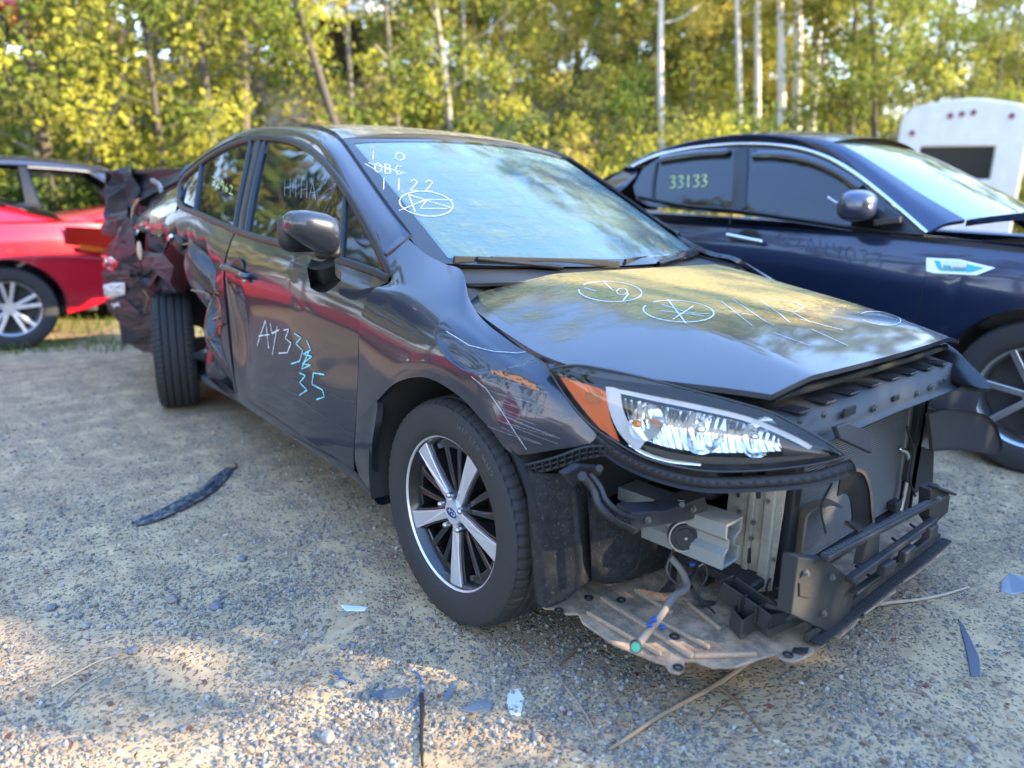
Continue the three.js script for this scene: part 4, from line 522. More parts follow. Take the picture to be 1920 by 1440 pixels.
{ // radiator and condenser: frame, slats
  const rx = 0.655, z0 = 0.235, z1 = -0.44, y0 = 0.205, y1 = 0.665; const core = mesh('radiator', rbox(0.02, y1 - y0, z0 - z1, rx - 0.02, (y0 + y1) / 2, (z0 + z1) / 2, 0.004), std([0.05, 0.05, 0.05], 0.7, 0.3), car);
  const n = 64, s = []; for (let k = 0; k < n; k++) s.push(rbox(0.010, 0.0036, z0 - z1 - 0.02, rx - 0.006, lerp(y0 + 0.01, y1 - 0.01, k / (n - 1)), (z0 + z1) / 2, 0.001)); mesh('fins', merge(s), std([0.27, 0.26, 0.245], 0.5, 0.5), core);
  const e = []; for (const z of [z0, z1]) e.push(rbox(0.03, y1 - y0, 0.022, rx - 0.005, (y0 + y1) / 2, z, 0.006)); e.forEach((g) => mesh('end_tank', g, std([0.16, 0.155, 0.15], 0.5, 0.5), core));
  const fr = []; fr.push(rbox(0.09, 0.54, 0.035, rx - 0.02, 0.41, z0 + 0.045, 0.008), rbox(0.05, 0.54, 0.05, rx, 0.41, z1 - 0.07, 0.01), rbox(0.06, 0.03, 0.8, rx - 0.01, 0.19, -0.08, 0.006)); mesh('radiator_frame', merge(fr), plastic, car);
  mesh('grommet', cyl(V3(rx + 0.002, 0.575, 0.155), V3(rx + 0.012, 0.575, 0.155), 0.022, 0.022, 24), rubber, core);
  mesh('coolant_pipe', capTube([PX(1688, 842, .66), PX(1700, 850, .67), PX(1702, 880, .67), PX(1694, 930, .67), PX(1688, 958, .67)], 0.008), std([0.6, 0.6, 0.6], 0.25, 1), car);
  mesh('receiver_bracket', merge([rbox(0.03, 0.03, 0.05, 0.67, 0.235, -0.40, 0.006), rbox(0.04, 0.46, 0.05, 0.66, 0.42, -0.50, 0.01)]), plastic, car);
}
{ // upper tie bar: pressed channel; dark blocks on it stand for shade in its windows
  const top = [], bot = [], lip = []; for (let k = 0; k <= 30; k++) { const z = lerp(0.50, -0.60, k / 30), x = 0.728 + 0.012 * (1 - (z / 0.6) ** 2); top.push(V3(x, 0.70 - 0.02 * Math.abs(z), z)); bot.push(V3(x + 0.012, 0.643 - 0.02 * Math.abs(z), z)); lip.push(V3(x + 0.034, 0.632 - 0.02 * Math.abs(z), z)); }
  const back = top.map((p) => p.clone().add(V3(-0.09, 0.012, 0))); const tb = mesh('radiator_support', geoGrid([back, top, bot, lip], { thick: 0.004 }), greyMetal, car);
  const hs = []; for (const [x, y, w, h] of [[1593, 771, 44, 18], [1680, 746, 26, 12], [1771, 714, 14, 12], [1800, 703, 10, 16]]) { const c = PX(x, y, 0.752); hs.push(rbox(0.006, h / 800, w / 720, c.x, c.y, c.z, 0.003)); } mesh('support_window_shade', merge(hs), plastic, tb);
  const cl = []; for (let k = 0; k < 9; k++) { const z = lerp(0.42, -0.55, k / 8); cl.push(rbox(0.05, 0.006, 0.05, 0.715, 0.708 - 0.02 * Math.abs(z), z, 0.003)); } mesh('support_clips', merge(cl), greyMetal, tb);
  mesh('hood_seal', tube([V3(0.70, 0.735, 0.50), V3(0.72, 0.742, 0.2), V3(0.725, 0.745, 0), V3(0.72, 0.742, -0.2), V3(0.70, 0.735, -0.52)], 0.010, 40, 8), rubber, car);
  pan([PX(1562, 800, .80), PX(1590, 792, .79), PX(1635, 808, .78), PX(1628, 850, .78), PX(1612, 838, .80), PX(1585, 822, .82)], 0.012, V3(0.8, 0.5, 0.2), std([0.028, 0.03, 0.036], 0.45), 'grille_corner_bracket');
}
// bumper-beam stay: U-shaped pressing and the box beam beside the horn
mesh('beam_stay', merge([tube([PX(1090, 890, .48), PX(1112, 918, .50), PX(1124, 948, .52), PX(1148, 972, .54), PX(1188, 992, .55)], 0.0085, 30, 8), tube([PX(1106, 888, .48), PX(1124, 912, .50), PX(1136, 938, .52), PX(1160, 960, .54), PX(1188, 972, .55)], 0.0075, 30, 8)]), std([0.016, 0.017, 0.02], 0.42), car);
mesh('cross_beam', slab([PX(1184, 962, .555), PX(1250, 958, .57), PX(1322, 932, .59), PX(1330, 960, .59), PX(1296, 976, .58), PX(1240, 986, .565), PX(1205, 990, .555), PX(1190, 1002, .55), PX(1182, 1000, .55)], 0.05, V3(0.9, 0.1, 0.35)), greyMetal, car);
mesh('beam_bracket', merge([slab([PX(1058, 890, .46), PX(1085, 872, .46), PX(1130, 876, .47), PX(1132, 890, .47), PX(1095, 900, .46), PX(1075, 912, .46)], 0.02, V3(0.7, 0.2, 0.6)), cyl(PX(1092, 893, .48), PX(1092, 893, .50), 0.010), cyl(PX(1124, 878, .48), PX(1124, 878, .50), 0.008)]), plastic, car);
mesh('engine_block', merge([rbox(0.34, 0.34, 0.56, 0.26, 0.50, -0.02, 0.03), rbox(0.20, 0.16, 0.20, 0.36, 0.60, -0.32, 0.02), cyl(V3(0.44, 0.36, -0.2), V3(0.44, 0.36, 0.12), 0.06, 0.06, 20)]), std([0.14, 0.14, 0.14], 0.55, 0.4), car);
{ const c = PX(1282, 1006, .56); const h = new THREE.Group(); h.name = 'horn'; car.add(h); const ax = V3(0.80, 0.12, 0.58).normalize(); const at = (d) => c.clone().addScaledVector(ax, d);
  mesh('horn_body', cyl(at(-0.018), at(0), 0.034, 0.035, 36), plastic, h); mesh('horn_rim', cyl(at(-0.004), at(0.003), 0.037, 0.037, 36), steel, h); mesh('horn_face', merge([cyl(at(0.003), at(0.008), 0.0335, 0.031, 36), cyl(at(0.008), at(0.011), 0.024, 0.022, 36)]), plastic, h); mesh('horn_nut', cyl(at(0.010), at(0.016), 0.005, 0.004, 8), steel, h);
  mesh('horn_bracket', slab([PX(1271, 938, .57), PX(1287, 938, .57), PX(1286, 975, .56), PX(1270, 975, .56)], 0.004, ax), steel, h); mesh('bracket_bolt', cyl(PX(1279, 946, .575), PX(1279, 946, .59), 0.007, 0.007, 6), greyMetal, h); }
// wiring: loom with taped end and green plug
const loom = std([0.035, 0.033, 0.032], 0.9), loomDust = std([0.16, 0.14, 0.12], 0.95), clipBlue = std([0.012, 0.05, 0.25], 0.5);
{ const hrn = new THREE.Group(); hrn.name = 'wiring_loom'; car.add(hrn); const A = [PX(1258, 1045, .52), PX(1278, 1070, .55), PX(1288, 1098, .58), PX(1262, 1120, .60), PX(1238, 1155, .62), PX(1212, 1188, .64), PX(1196, 1208, .65)];
  mesh('loom_tape', tube(A, 0.0085, 60, 10), loomDust, hrn); mesh('loom_branch', merge([tube([PX(1312, 1060, .54), PX(1300, 1080, .56), PX(1288, 1098, .58)], 0.006, 20, 8), tube([PX(1295, 1100, .58), PX(1306, 1120, .58), PX(1318, 1135, .57)], 0.006, 20, 8), cyl(PX(1304, 1128, .58), PX(1360, 1134, .57), 0.007, 0.007, 10)]), loom, hrn);
  const pc = PX(1192, 1212, .655), ax = V3(0.55, 0.45, 0.70).normalize(); const p1 = pc.clone().addScaledVector(ax, 0.012); mesh('plug_shell', cyl(pc.clone().addScaledVector(ax, -0.018), p1, 0.0125, 0.0125, 20), plastic, hrn); mesh('plug_face', cyl(p1.clone().addScaledVector(ax, -0.004), p1.clone().addScaledVector(ax, 0.001), 0.0095, 0.0095, 20), std([0.02, 0.20, 0.13], 0.5), hrn);
  for (const [x, y, d] of [[1226, 1162, .628], [1242, 1176, .625], [1218, 1172, .63], [1298, 1058, .56]]) { const c = PX(x, y, d + 0.012); mesh('cable_clip', rbox(0.012, 0.008, 0.010, c.x, c.y, c.z, 0.002, 0.4, 0.6, 0.3), clipBlue, hrn); }
  [slab([PX(1262, 1022, .50), PX(1275, 1030, .50), PX(1266, 1110, .52), PX(1238, 1112, .53), PX(1256, 1090, .52)], 0.005, V3(0.9, 0, 0.4)), slab([PX(1320, 1010, .50), PX(1345, 1018, .50), PX(1340, 1120, .52), PX(1322, 1128, .52)], 0.012, V3(0.9, 0, 0.4))].forEach((g) => mesh('bracket_strap', g, plastic, car)); }
{ // loose plastic brackets lying on the tray: open-cell box sections
  const cell = (pts, h, t = 0.004) => { const n = pts.length, o = []; for (let i = 0; i < n; i++) { const a = pts[i].clone(), b = pts[(i + 1) % n].clone(); a.y += h / 2; b.y += h / 2; o.push(bar(a, b, t, h)); } return merge(o); };
  const y = 0.19; mesh('guide_bracket', merge([cell([PY(1348, 1120, y + .04), PY(1372, 1110, y + .04), PY(1470, 1180, y), PY(1440, 1185, y)], 0.045), bar(PY(1385, 1135, y + .05), PY(1400, 1128, y + .05), .004, .04), bar(PY(1415, 1155, y + .035), PY(1430, 1146, y + .035), .004, .04)]), plastic, car);
  mesh('corner_bracket', merge([cell([PY(1368, 1175, .18), PY(1412, 1150, .18), PY(1432, 1170, .18), PY(1388, 1200, .18)], 0.05), cell([PY(1420, 1180, .18), PY(1500, 1145, .20), PY(1520, 1160, .20), PY(1440, 1196, .18)], 0.022)]), std([0.035, 0.033, 0.031], 0.8), car);
  mesh('hose', tube([PX(1435, 1135, .74), PX(1470, 1140, .77), PX(1492, 1128, .80), PX(1508, 1108, .81)], 0.006, 24, 8), loom, car); mesh('cable_clip', rbox(0.010, 0.01, 0.01, ...PX(1489, 1132, .80).toArray(), 0.002), clipBlue, car);
}
{ // lower grille frame
  const lg = new THREE.Group(); lg.name = 'lower_grille'; car.add(lg); const X = 0.845; const P = (x, y, d = 0) => PX(x, y, X + d);
  const top = mesh('top_bar', bar(P(1545, 1046), P(1772, 928), 0.022, 0.014, V3(0, 1, 0), 0.004), plastic, lg);
  const hatch = []; for (let k = 0; k < 46; k++) { const c = P(1549, 1043).lerp(P(1768, 930), k / 45); hatch.push(rbox(0.018, 0.002, 0.0035, c.x, c.y + 0.0075, c.z, 0.0008, 0, 0.5, 0), rbox(0.004, 0.002, 0.012, c.x, c.y + 0.0075, c.z, 0.0008, 0, -0.3, 0)); } mesh('bar_hatching', merge(hatch), std([0.07, 0.07, 0.07], 0.8), top);
  mesh('middle_bar', bar(P(1592, 1088, .01), P(1752, 974, .01), 0.020, 0.016), plastic, lg); mesh('bottom_bar', bar(P(1600, 1112, .0), P(1750, 1000, .0), 0.02, 0.008), plastic, lg);
  mesh('post', slab([P(1630, 1000), P(1652, 985), P(1648, 1050), P(1634, 1068), P(1616, 1062)], 0.022, V3(1, 0, 0.2)), plastic, lg);
  mesh('end_bracket', merge([slab([P(1745, 918), P(1760, 908), P(1782, 930), P(1778, 960), P(1752, 985), P(1742, 970)], 0.03, V3(1, 0.1, 0.3)), bar(P(1750, 912), P(1784, 925), 0.03, 0.008)]), plastic, lg);
  const F = (x, y) => PX(x, y, 0.83); mesh('lamp_pocket', slab([F(1497, 1046), F(1552, 1050), F(1606, 1094), F(1594, 1150), F(1560, 1190), F(1484, 1152)], 0.035, V3(1, 0.05, 0.25)), std([0.022, 0.022, 0.023], 0.7), lg);
  mesh('pocket_window_shade', slab([PX(1500, 1094, .834), PX(1522, 1098, .834), PX(1520, 1122, .834), PX(1500, 1118, .834)], 0.004, V3(1, 0.05, 0.25)), rubber, lg);  // dark slab on the pocket face, standing for the shade of an opening
  for (const [a, b] of [[[1652, 1070], [1672, 1058]], [[1690, 1045], [1710, 1030]], [[1736, 1000], [1752, 990]]]) mesh('grille_tab', bar(P(...a, .02), P(...b, .02), 0.02, 0.03), plastic, lg);
}
{ // air guides with foam edging
  const foam = std([0.17, 0.12, 0.085], 0.95); const g1 = new THREE.Group(); g1.name = 'air_guide'; car.add(g1);
  const ln = [[1580, 888], [1600, 878], [1622, 884], [1634, 912], [1638, 950], [1640, 985], [1630, 1000], [1612, 1000]].map(([x, y]) => PX(x, y, .80));
  mesh('foam_edge', geoGrid(loft([ln, ln.map((p) => p.clone().add(V3(-0.05, 0.0, -0.02)))], 40, 3), { thick: 0.008 }), foam, g1);
  mesh('guide_wall', geoGrid(loft([ln.map((p) => p.clone().add(V3(-0.006, 0, 0))), ln.map((p) => p.clone().lerp(PX(1560, 960, .74), 0.55))], 30, 4), { thick: 0.004 }), plastic, g1);
  const l2 = [[1500, 1046], [1506, 1000], [1512, 968], [1530, 952], [1560, 944], [1580, 950]].map(([x, y]) => PX(x, y, .70)); mesh('foam_edge', geoGrid(loft([l2, l2.map((p) => p.clone().add(V3(-0.03, 0, -0.02)))], 30, 3), { thick: 0.007 }), foam, g1);
  mesh('side_baffle', slab([PX(1478, 905, .62), PX(1520, 900, .63), PX(1512, 1000, .63), PX(1500, 1120, .62), PX(1462, 1118, .61)], 0.008, V3(0.8, 0, 0.6)), plastic, car);
  mesh('baffle_clip', merge([bar(PX(1484, 933, .63), PX(1512, 938, .63), .006, .006), bar(PX(1473, 1026, .63), PX(1500, 1036, .63), .006, .006)]), std([0.4, 0.4, 0.38], 0.4, 0.5), car);
  // far side: duct panel sticking out beyond the radiator
  const Q = (x, y, d = .74) => PX(x, y, d); mesh('far_air_duct', geoGrid(loft([[Q(1735, 775), Q(1780, 765), Q(1840, 776), Q(1862, 795)], [Q(1740, 815), Q(1790, 815), Q(1850, 812), Q(1874, 830)], [Q(1742, 845), Q(1795, 842), Q(1848, 850), Q(1872, 852)]], 24, 12), { thick: 0.01 }), std([0.03, 0.03, 0.032], 0.55), car);
  mesh('far_side_baffle', slab([Q(1712, 830, .68), Q(1752, 845, .68), Q(1750, 905, .68), Q(1718, 925, .68), Q(1700, 900, .68)], 0.02, V3(1, 0, 0.2)), plastic, car);
  mesh('far_bumper_mount', slab([Q(1800, 700, .66), Q(1830, 690, .66), Q(1842, 730, .66), Q(1825, 775, .66), Q(1760, 770, .68), Q(1740, 760, .68)], 0.03, V3(1, 0, 0.2)), std([0.03, 0.03, 0.034], 0.5), car);
}
// engine bay floor: keeps daylight out from behind
mesh('firewall', rbox(0.04, 0.62, 1.34, -0.02, 0.52, 0, 0.01), paint, car); mesh('subframe', rbox(0.6, 0.03, 0.9, 0.35, 0.215, -0.05, 0.01), greyMetal, car);

// small hardware and stray leads in the open nose
{ const r = rng(63), bolt = (p, ax, rad = 0.006) => mesh('bolt', merge([cyl(p, p.clone().addScaledVector(ax, 0.006), rad, rad, 6), cyl(p.clone().addScaledVector(ax, -0.002), p.clone().addScaledVector(ax, 0.0015), rad * 1.6, rad * 1.6, 14)]), std([0.22, 0.21, 0.20], 0.45, 0.8), car); const X1 = V3(1, 0, 0.15).normalize(), Z1 = V3(0.2, 0, 1).normalize();
  for (const [x, y, d] of [[1215, 975, .565], [1300, 955, .59], [1338, 1005, .585], [1500, 790, .745], [1545, 778, .752], [1640, 765, .754], [1720, 738, .752], [1745, 726, .75], [1600, 800, .752], [1512, 1075, .838], [1560, 1082, .838], [1545, 1150, .838], [1760, 935, .862], [1480, 960, .63], [1490, 1060, .632]]) bolt(PX(x, y, d), X1, 0.0045 + r() * 0.002); for (const [x, y] of [[1386, 960], [1412, 980], [1440, 940], [1408, 1010], [1450, 1050]]) bolt(PZ(x, y, .345), Z1, 0.004);
  const lead = (pts, rad, c) => mesh('stray_lead', tube(pts.map(([x, y, d]) => PX(x, y, d)), rad, 30, 6), std(c, 0.7), car);
  lead([[1330, 1000, .56], [1318, 1040, .58], [1326, 1080, .60], [1310, 1110, .60], [1340, 1150, .62]], 0.003, [0.02, 0.02, 0.02]); lead([[1262, 1030, .54], [1250, 1070, .57], [1272, 1100, .58]], 0.0025, [0.05, 0.045, 0.04]); lead([[1440, 1000, .60], [1452, 1060, .64], [1438, 1110, .68], [1460, 1135, .72]], 0.003, [0.015, 0.015, 0.015]); lead([[1310, 1062, .56], [1330, 1052, .57], [1346, 1066, .57]], 0.0022, [0.25, 0.23, 0.2]); lead([[1700, 800, .70], [1712, 850, .70], [1706, 900, .71], [1716, 930, .72]], 0.004, [0.015, 0.015, 0.016]); lead([[1560, 905, .72], [1540, 950, .72], [1548, 1000, .74]], 0.003, [0.02, 0.02, 0.02]);
  for (let k = 0; k < 14; k++) { const x = 1500 + k * 20, y = 1222 - k * 15.2 + (r() - 0.5) * 8, p = PY(x, y, 0.168); mesh('broken_tab', rbox(0.012 + r() * 0.02, 0.004, 0.02 + r() * 0.02, p.x, p.y + r() * 0.008, p.z, 0.001, (r() - 0.5) * 0.7, r() * 2, (r() - 0.5) * 0.6), r() > 0.5 ? plastic : dustyPlastic, car); } }
// ---------------------------------------------------------------- mirror, handles, wipers
const mir = new THREE.Group(); mir.name = 'door_mirror'; car.add(mir);
{ // shell lofted from sections across the mirror (inboard -> outboard), glass faces rearward
  const M = (x, y, z) => PZ(x, y, z); // the cap's front faces the camera
  const sec = (pts) => pts;
  const rows = [
    sec([M(628, 437, .965), M(626, 470, .945), M(615, 490, .930), M(590, 492, .935), M(585, 470, .95)]),
    sec([M(628, 430, .975), M(622, 466, .965), M(604, 484, .950), M(572, 478, .965), M(572, 450, .98)]),
    sec([M(620, 408, .985), M(606, 440, .990), M(585, 468, .985), M(556, 460, 1.0), M(556, 436, 1.01)]),
    sec([M(600, 400, 1.0), M(584, 420, 1.01), M(564, 446, 1.01), M(546, 440, 1.025), M(546, 424, 1.03)]),
    sec([M(575, 400, 1.03), M(562, 410, 1.035), M(550, 425, 1.035), M(541, 424, 1.04), M(540, 413, 1.045)])];
  // simpler and rounder: a superellipsoid cap, wedge-shaped, with a black inner face
  const c = PZ(590, 444, .985); const g = new THREE.SphereGeometry(1, 40, 28); const P = g.attributes.position;
  for (let i = 0; i < P.count; i++) { let x = P.getX(i), y = P.getY(i), z = P.getZ(i); const s = (v, e) => Math.sign(v) * Math.pow(Math.abs(v), e); x = s(x, 0.75); y = s(y, 0.68); z = s(z, 0.62); const t = (z + 1) / 2; const hgt = lerp(0.072, 0.052, t), lift = lerp(-0.004, 0.030, t); P.setXYZ(i, (x > 0 ? x * 0.056 * (1 - 0.45 * Math.max(0, -y)) : x * 0.046) - t * 0.03, 0.92 * y * hgt * (y < 0 ? lerp(1, 0.62, t) : 1) + lift, z * 0.070); }
  g.computeVertexNormals(); g.rotateY(0.18); g.translate(c.x, c.y, c.z); mesh('mirror_cap', g, paint, mir);
  const face = new THREE.SphereGeometry(1, 24, 18); const Q = face.attributes.position; for (let i = 0; i < Q.count; i++) { const s = (v, e) => Math.sign(v) * Math.pow(Math.abs(v), e); const x = Q.getX(i), y = s(Q.getY(i), 0.6), z = s(Q.getZ(i), 0.6); Q.setXYZ(i, x * 0.03, y * 0.055, z * 0.08); } face.computeVertexNormals(); face.rotateY(0.18); face.translate(c.x - 0.075, c.y + 0.008, c.z); mesh('mirror_back', face, trimBlack, mir);
  const inner = PZ(614, 447, .925); const gi = rbox(0.085, 0.118, 0.05, inner.x - 0.005, inner.y, inner.z, 0.02, 0, 0.25, 0.1); mesh('mirror_inner_face', gi, trimBlack, mir);
  const st = loft([[PZ(583, 486, .955), PZ(603, 490, .935), PZ(628, 480, .915)], [PZ(590, 512, .915), PZ(606, 512, .91), PZ(628, 498, .895)], [PZ(595, 528, .882), PZ(612, 534, .88), PZ(640, 510, .868)]], 16, 14); mesh('mirror_stalk', geoGrid(st, { thick: 0.03 }), trimBlack, mir);
}
const handle = new THREE.Group(); handle.name = 'door_handle'; car.add(handle);
{ const pts = [[430, 500], [440, 504], [452, 509], [464, 514], [471, 518]].map(([x, y]) => { const p = side(x, y); p.z += 0.024; return p; });
  const g = new THREE.TubeGeometry(new THREE.CatmullRomCurve3([pts[0].clone().add(V3(0, 0, -0.03)), ...pts, pts[4].clone().add(V3(0, 0, -0.03))]), 30, 0.0125, 10); mesh('grip', g, phy([0.03, 0.034, 0.046], { metalness: 0.6, roughness: 0.2, clearcoat: 1 }), handle);
  const c = side(447, 503), cup = new THREE.SphereGeometry(1, 24, 16); cup.scale(0.062, 0.042, 0.006); cup.translate(c.x, c.y, c.z + 0.001); mesh('handle_recess_shade', cup, trimBlack, handle);  // black lens on the door skin, painted in for the shade behind the grip
  const e = side(465, 524); const k = new THREE.SphereGeometry(0.013, 14, 10); k.scale(1.2, 1, 0.7); k.translate(e.x, e.y, e.z + 0.012); mesh('key_cover', k, chrome, handle); }
mesh('door_dent_edge', tube([[425, 520], [432, 560], [440, 600], [447, 640]].map(([x, y]) => { const p = side(x, y); p.z += 0.002; return p; }), 0.003, 20, 6), std([0.10, 0.10, 0.11], 0.4, 0.5), car);
const wiper = (a, b, c2, name = 'wiper') => { const w = new THREE.Group(); w.name = name; car.add(w); mesh('wiper_arm', tube([a, b], 0.008, 12, 8), trimBlack, w); mesh('wiper_blade', merge([bar(b.clone().lerp(a, 0.15), c2, 0.010, 0.022)]), rubber, w); };
const wsAt = (u, v, k = 0.02) => { const p = wsS(u, v); p.x += k * 0.5; p.y += k * 0.85; return p; };
wiper(wsAt(0.72, -0.02, 0.005), wsAt(0.90, 0.02, 0.008), wsAt(0.58, 0.0, 0.008)); wiper(wsAt(0.40, -0.02, 0.008), wsAt(0.25, 0.0, 0.008), wsAt(0.06, 0.02, 0.008));
mesh('wiper_blade', bar(wsAt(0.95, 0.01, 0.006), wsAt(0.55, -0.01, 0.006), 0.012, 0.024), rubber, car); mesh('wiper_blade', bar(wsAt(0.52, 0.005, 0.006), wsAt(0.05, 0.0, 0.006), 0.012, 0.022), rubber, car);

// ---------------------------------------------------------------- crushed rear door, quarter and tail
const ridge = (x, y, f, o) => { const v = n3(x * f, y * f, o); return 1 - Math.sqrt(v * v + 0.004) * 2; };
const crush = (x, y) => { // metres pushed inward
  const belt_ = belt(x), low = sst(belt_ - 0.09, belt_ - 0.20, y + 0.03 * n2(x * 7, 3)), rear = sst(-1.50, -1.70, x + 0.04 * n2(y * 5, 1)); const m = low * rear;
  return m * (0.035 + 0.055 * ridge(x, y * 0.6, 2.4, 1.3) + 0.036 * ridge(x + 0.3 + y * 0.4, y * 0.5, 4.2, 4.1));
};
const crumpled = new THREE.MeshPhysicalMaterial().copy(paint); crumpled.roughness = 0.36; crumpled.clearcoat = 0.7;
{ const tTop = sp([[337, 389], [440, 433]]), B = sp([[372, 692], [445, 735]]), top = pl([side(337, 392), side(370, 404), side(405, 420), side(439, 437)], 90), bot = pl([side(372, 690), side(405, 714), side(444, 737)], 90), rear = pl([side(366, 690), side(358, 640), side(362, 590), side(346, 555), side(334, 520), side(318, 495), side(308, 465), side(306, 430), side(314, 405), side(336, 391)], 100), front = pl([side(444, 737), side(434, 680), side(425, 600), side(419, 530), side(424, 475), side(439, 437)], 100);
  const g = gridFn((u, v) => { const i = Math.round(u * 90), j = Math.round(v * 100); const cx = (k) => lerp(bot[i].getComponent(k), top[i].getComponent(k), v) + lerp(rear[j].getComponent(k), front[j].getComponent(k), u) - lerp(lerp(bot[0].getComponent(k), bot[90].getComponent(k), u), lerp(top[0].getComponent(k), top[90].getComponent(k), u), v); const x = cx(0), y = cx(1), p = sideXY(x, y), c = crush(x, y); p.z -= c; p.x += c * 0.3 * n2(y * 4, x * 4); p.y += c * 0.2 * n2(y * 4 + 4, x * 4); return p; }, 90, 100);
  mesh('rear_door', toCreasedNormals(geoGrid(g, { uv: uvSide, thick: 0.012 }), 0.5), crumpled, car);
  const gl = gridFn((u, v) => { const x = lerp(-2.25, -1.46, u), y = lerp(0.30, belt(x), v); return sideXY(x, y); }, 20, 20); mesh('rear_door', mirrorZ(geoGrid(gl, { thick: 0.012 })), paint, car); }
{ // torn edges: pale bare-metal and rust slivers along the worst creases
  const bare = std([0.34, 0.25, 0.16], 0.6, 0.5), rust = std([0.20, 0.07, 0.02], 0.9); const r = rng(21);
  const L = [[[345, 545], [352, 548], [364, 556], [372, 552]], [[388, 636], [402, 628], [412, 612], [424, 606]], [[365, 596], [380, 600], [396, 596]], [[390, 560], [400, 552], [412, 548], [418, 552]], [[330, 452], [338, 458], [346, 456]], [[374, 640], [384, 650], [394, 640]]];
  L.forEach((l, k) => mesh('torn_edge', tube(l.map(([x, y]) => { const p = side(x, y); p.z -= crush(p.x, p.y) - 0.012; return p; }), 0.004, 16, 5), k % 2 ? rust : bare, car));
  const hr = new THREE.Group(); hr.name = 'broken_handle'; car.add(hr); const c = side(332, 455); c.z -= 0.03; const k = new THREE.SphereGeometry(1, 20, 14); k.scale(0.055, 0.04, 0.02); k.translate(c.x, c.y, c.z + 0.02); mesh('handle_socket', k, trimBlack, hr); mesh('handle_stub', rbox(0.05, 0.02, 0.02, c.x - 0.04, c.y + 0.02, c.z + 0.045, 0.006, 0, 0, 0.4), chrome, hr); }
// quarter panel: sound shoulder above, torn sheet below
{ const top = [V3(-2.28, 1.235, 0.70), V3(-2.5, 1.20, 0.705), V3(-2.8, 1.155, 0.70), V3(-3.05, 1.115, 0.69), V3(-3.2, 1.08, 0.68)], mid = [V3(-2.22, 1.09, 0.80), V3(-2.5, 1.075, 0.80), V3(-2.8, 1.055, 0.79), V3(-3.05, 1.02, 0.77), V3(-3.22, 0.98, 0.75)], low = [V3(-2.18, 0.96, 0.83), V3(-2.45, 0.965, 0.845), V3(-2.75, 0.955, 0.835), V3(-3.0, 0.935, 0.81), V3(-3.2, 0.90, 0.775)];
  const g = loft([top, mid, low], 40, 24); g.forEach((r, j) => r.forEach((p) => { const k = sst(0.6, 1, j / 24); p.z -= 0.03 * k * Math.abs(n2(p.x * 9, p.y * 9)); p.y += 0.03 * k * n2(p.x * 7, 5); }));
  const qm = mesh('quarter_panel', geoGrid(g, { thick: 0.01, flip: true }), paint, car);
  mesh('quarter_panel', mirrorZ(geoGrid(loft([top, mid, low, low.map((p) => V3(p.x, 0.5, 0.86)), low.map((p) => V3(p.x, 0.3, 0.82))], 20, 20), { flip: true })), paint, car);
  mesh('roof_rail', geoGrid(loft([[railTop[12], V3(-2.85, 1.22, 0.55), V3(-3.15, 1.10, 0.60)], [V3(-2.45, 1.29, 0.63), V3(-2.75, 1.19, 0.66), V3(-3.1, 1.10, 0.66)], top.slice(0, 5).filter((_, i) => i % 2 === 0)], 20, 10), { flip: true }), paint, car);
}
// tail: bent plates round the right rear corner, each traced where it shows
const tailSkin = new THREE.MeshPhysicalMaterial().copy(paint); tailSkin.roughness = 0.6; tailSkin.clearcoat = 0.2; tailSkin.clearcoatRoughness = 0.4;   // scuffed through the lacquer
const foamW = std([0.55, 0.55, 0.53], 0.8), bumperBlk = plastic, rustM = std([0.16, 0.08, 0.04], 0.9), bareM = std([0.42, 0.33, 0.22], 0.6), holeStandInM = tailSkin, lampRed = phy([0.16, 0.006, 0.012], { roughness: 0.15, clearcoat: 1 });  // hole material: scuffed skin on sheets that stand for dark openings
const at2 = (px, py, z) => PZ(px, py, z);
const plate = (name, mat, dent, pts, seed) => { // a folded plate: rim points [px,py,z], a creased middle pushed by `dent`
  const r = rng(seed), P = pts.map(([x, y, z]) => at2(x, y, z)), c = P.reduce((a, p) => a.add(p), V3(0, 0, 0)).multiplyScalar(1 / P.length); c.z += dent; c.x += dent * 0.6; const N = P.length, rows = [[], [], [], []];
  for (let i = 0; i <= N * 4; i++) { const k = i / 4, a = P[Math.floor(k) % N], b = P[(Math.floor(k) + 1) % N], e = a.clone().lerp(b, k % 1); const n = (s) => 0.012 * n2(k * 0.9 + seed, s); rows[0].push(e); rows[1].push(e.clone().lerp(c, 0.35).add(V3(0, n(1), n(2) + dent * 0.25))); rows[2].push(e.clone().lerp(c, 0.7).add(V3(0, n(3), n(4)))); rows[3].push(c.clone()); }
  return mesh(name, toCreasedNormals(geoGrid(rows, { thick: 0 }), 0.35), mat, car); };
plate('inner_wheelhouse', holeStandInM, -0.05, [[240, 380, .66], [330, 400, .66], [352, 520, .66], [345, 600, .66], [230, 650, .66], [205, 500, .66]], 1);
plate('crushed_quarter', tailSkin, 0.03, [[188, 425, .80], [206, 402, .79], [240, 394, .77], [236, 410, .79], [212, 446, .82], [192, 440, .82]], 2);
plate('crushed_quarter', tailSkin, 0.02, [[190, 474, .82], [214, 448, .82], [240, 404, .79], [250, 430, .80], [256, 474, .82], [222, 487, .84]], 3);
plate('trunk_gutter', trimBlack, -0.04, [[243, 376, .76], [258, 372, .75], [272, 424, .76], [266, 480, .78], [262, 522, .80], [246, 500, .79], [250, 430, .77]], 4);
plate('crushed_quarter', tailSkin, -0.05, [[268, 414, .80], [300, 424, .81], [318, 444, .83], [306, 478, .82], [280, 462, .80]], 5);
plate('crushed_quarter', tailSkin, 0.03, [[264, 470, .80], [306, 476, .83], [326, 500, .84], [318, 530, .84], [290, 512, .82], [266, 520, .81]], 6);
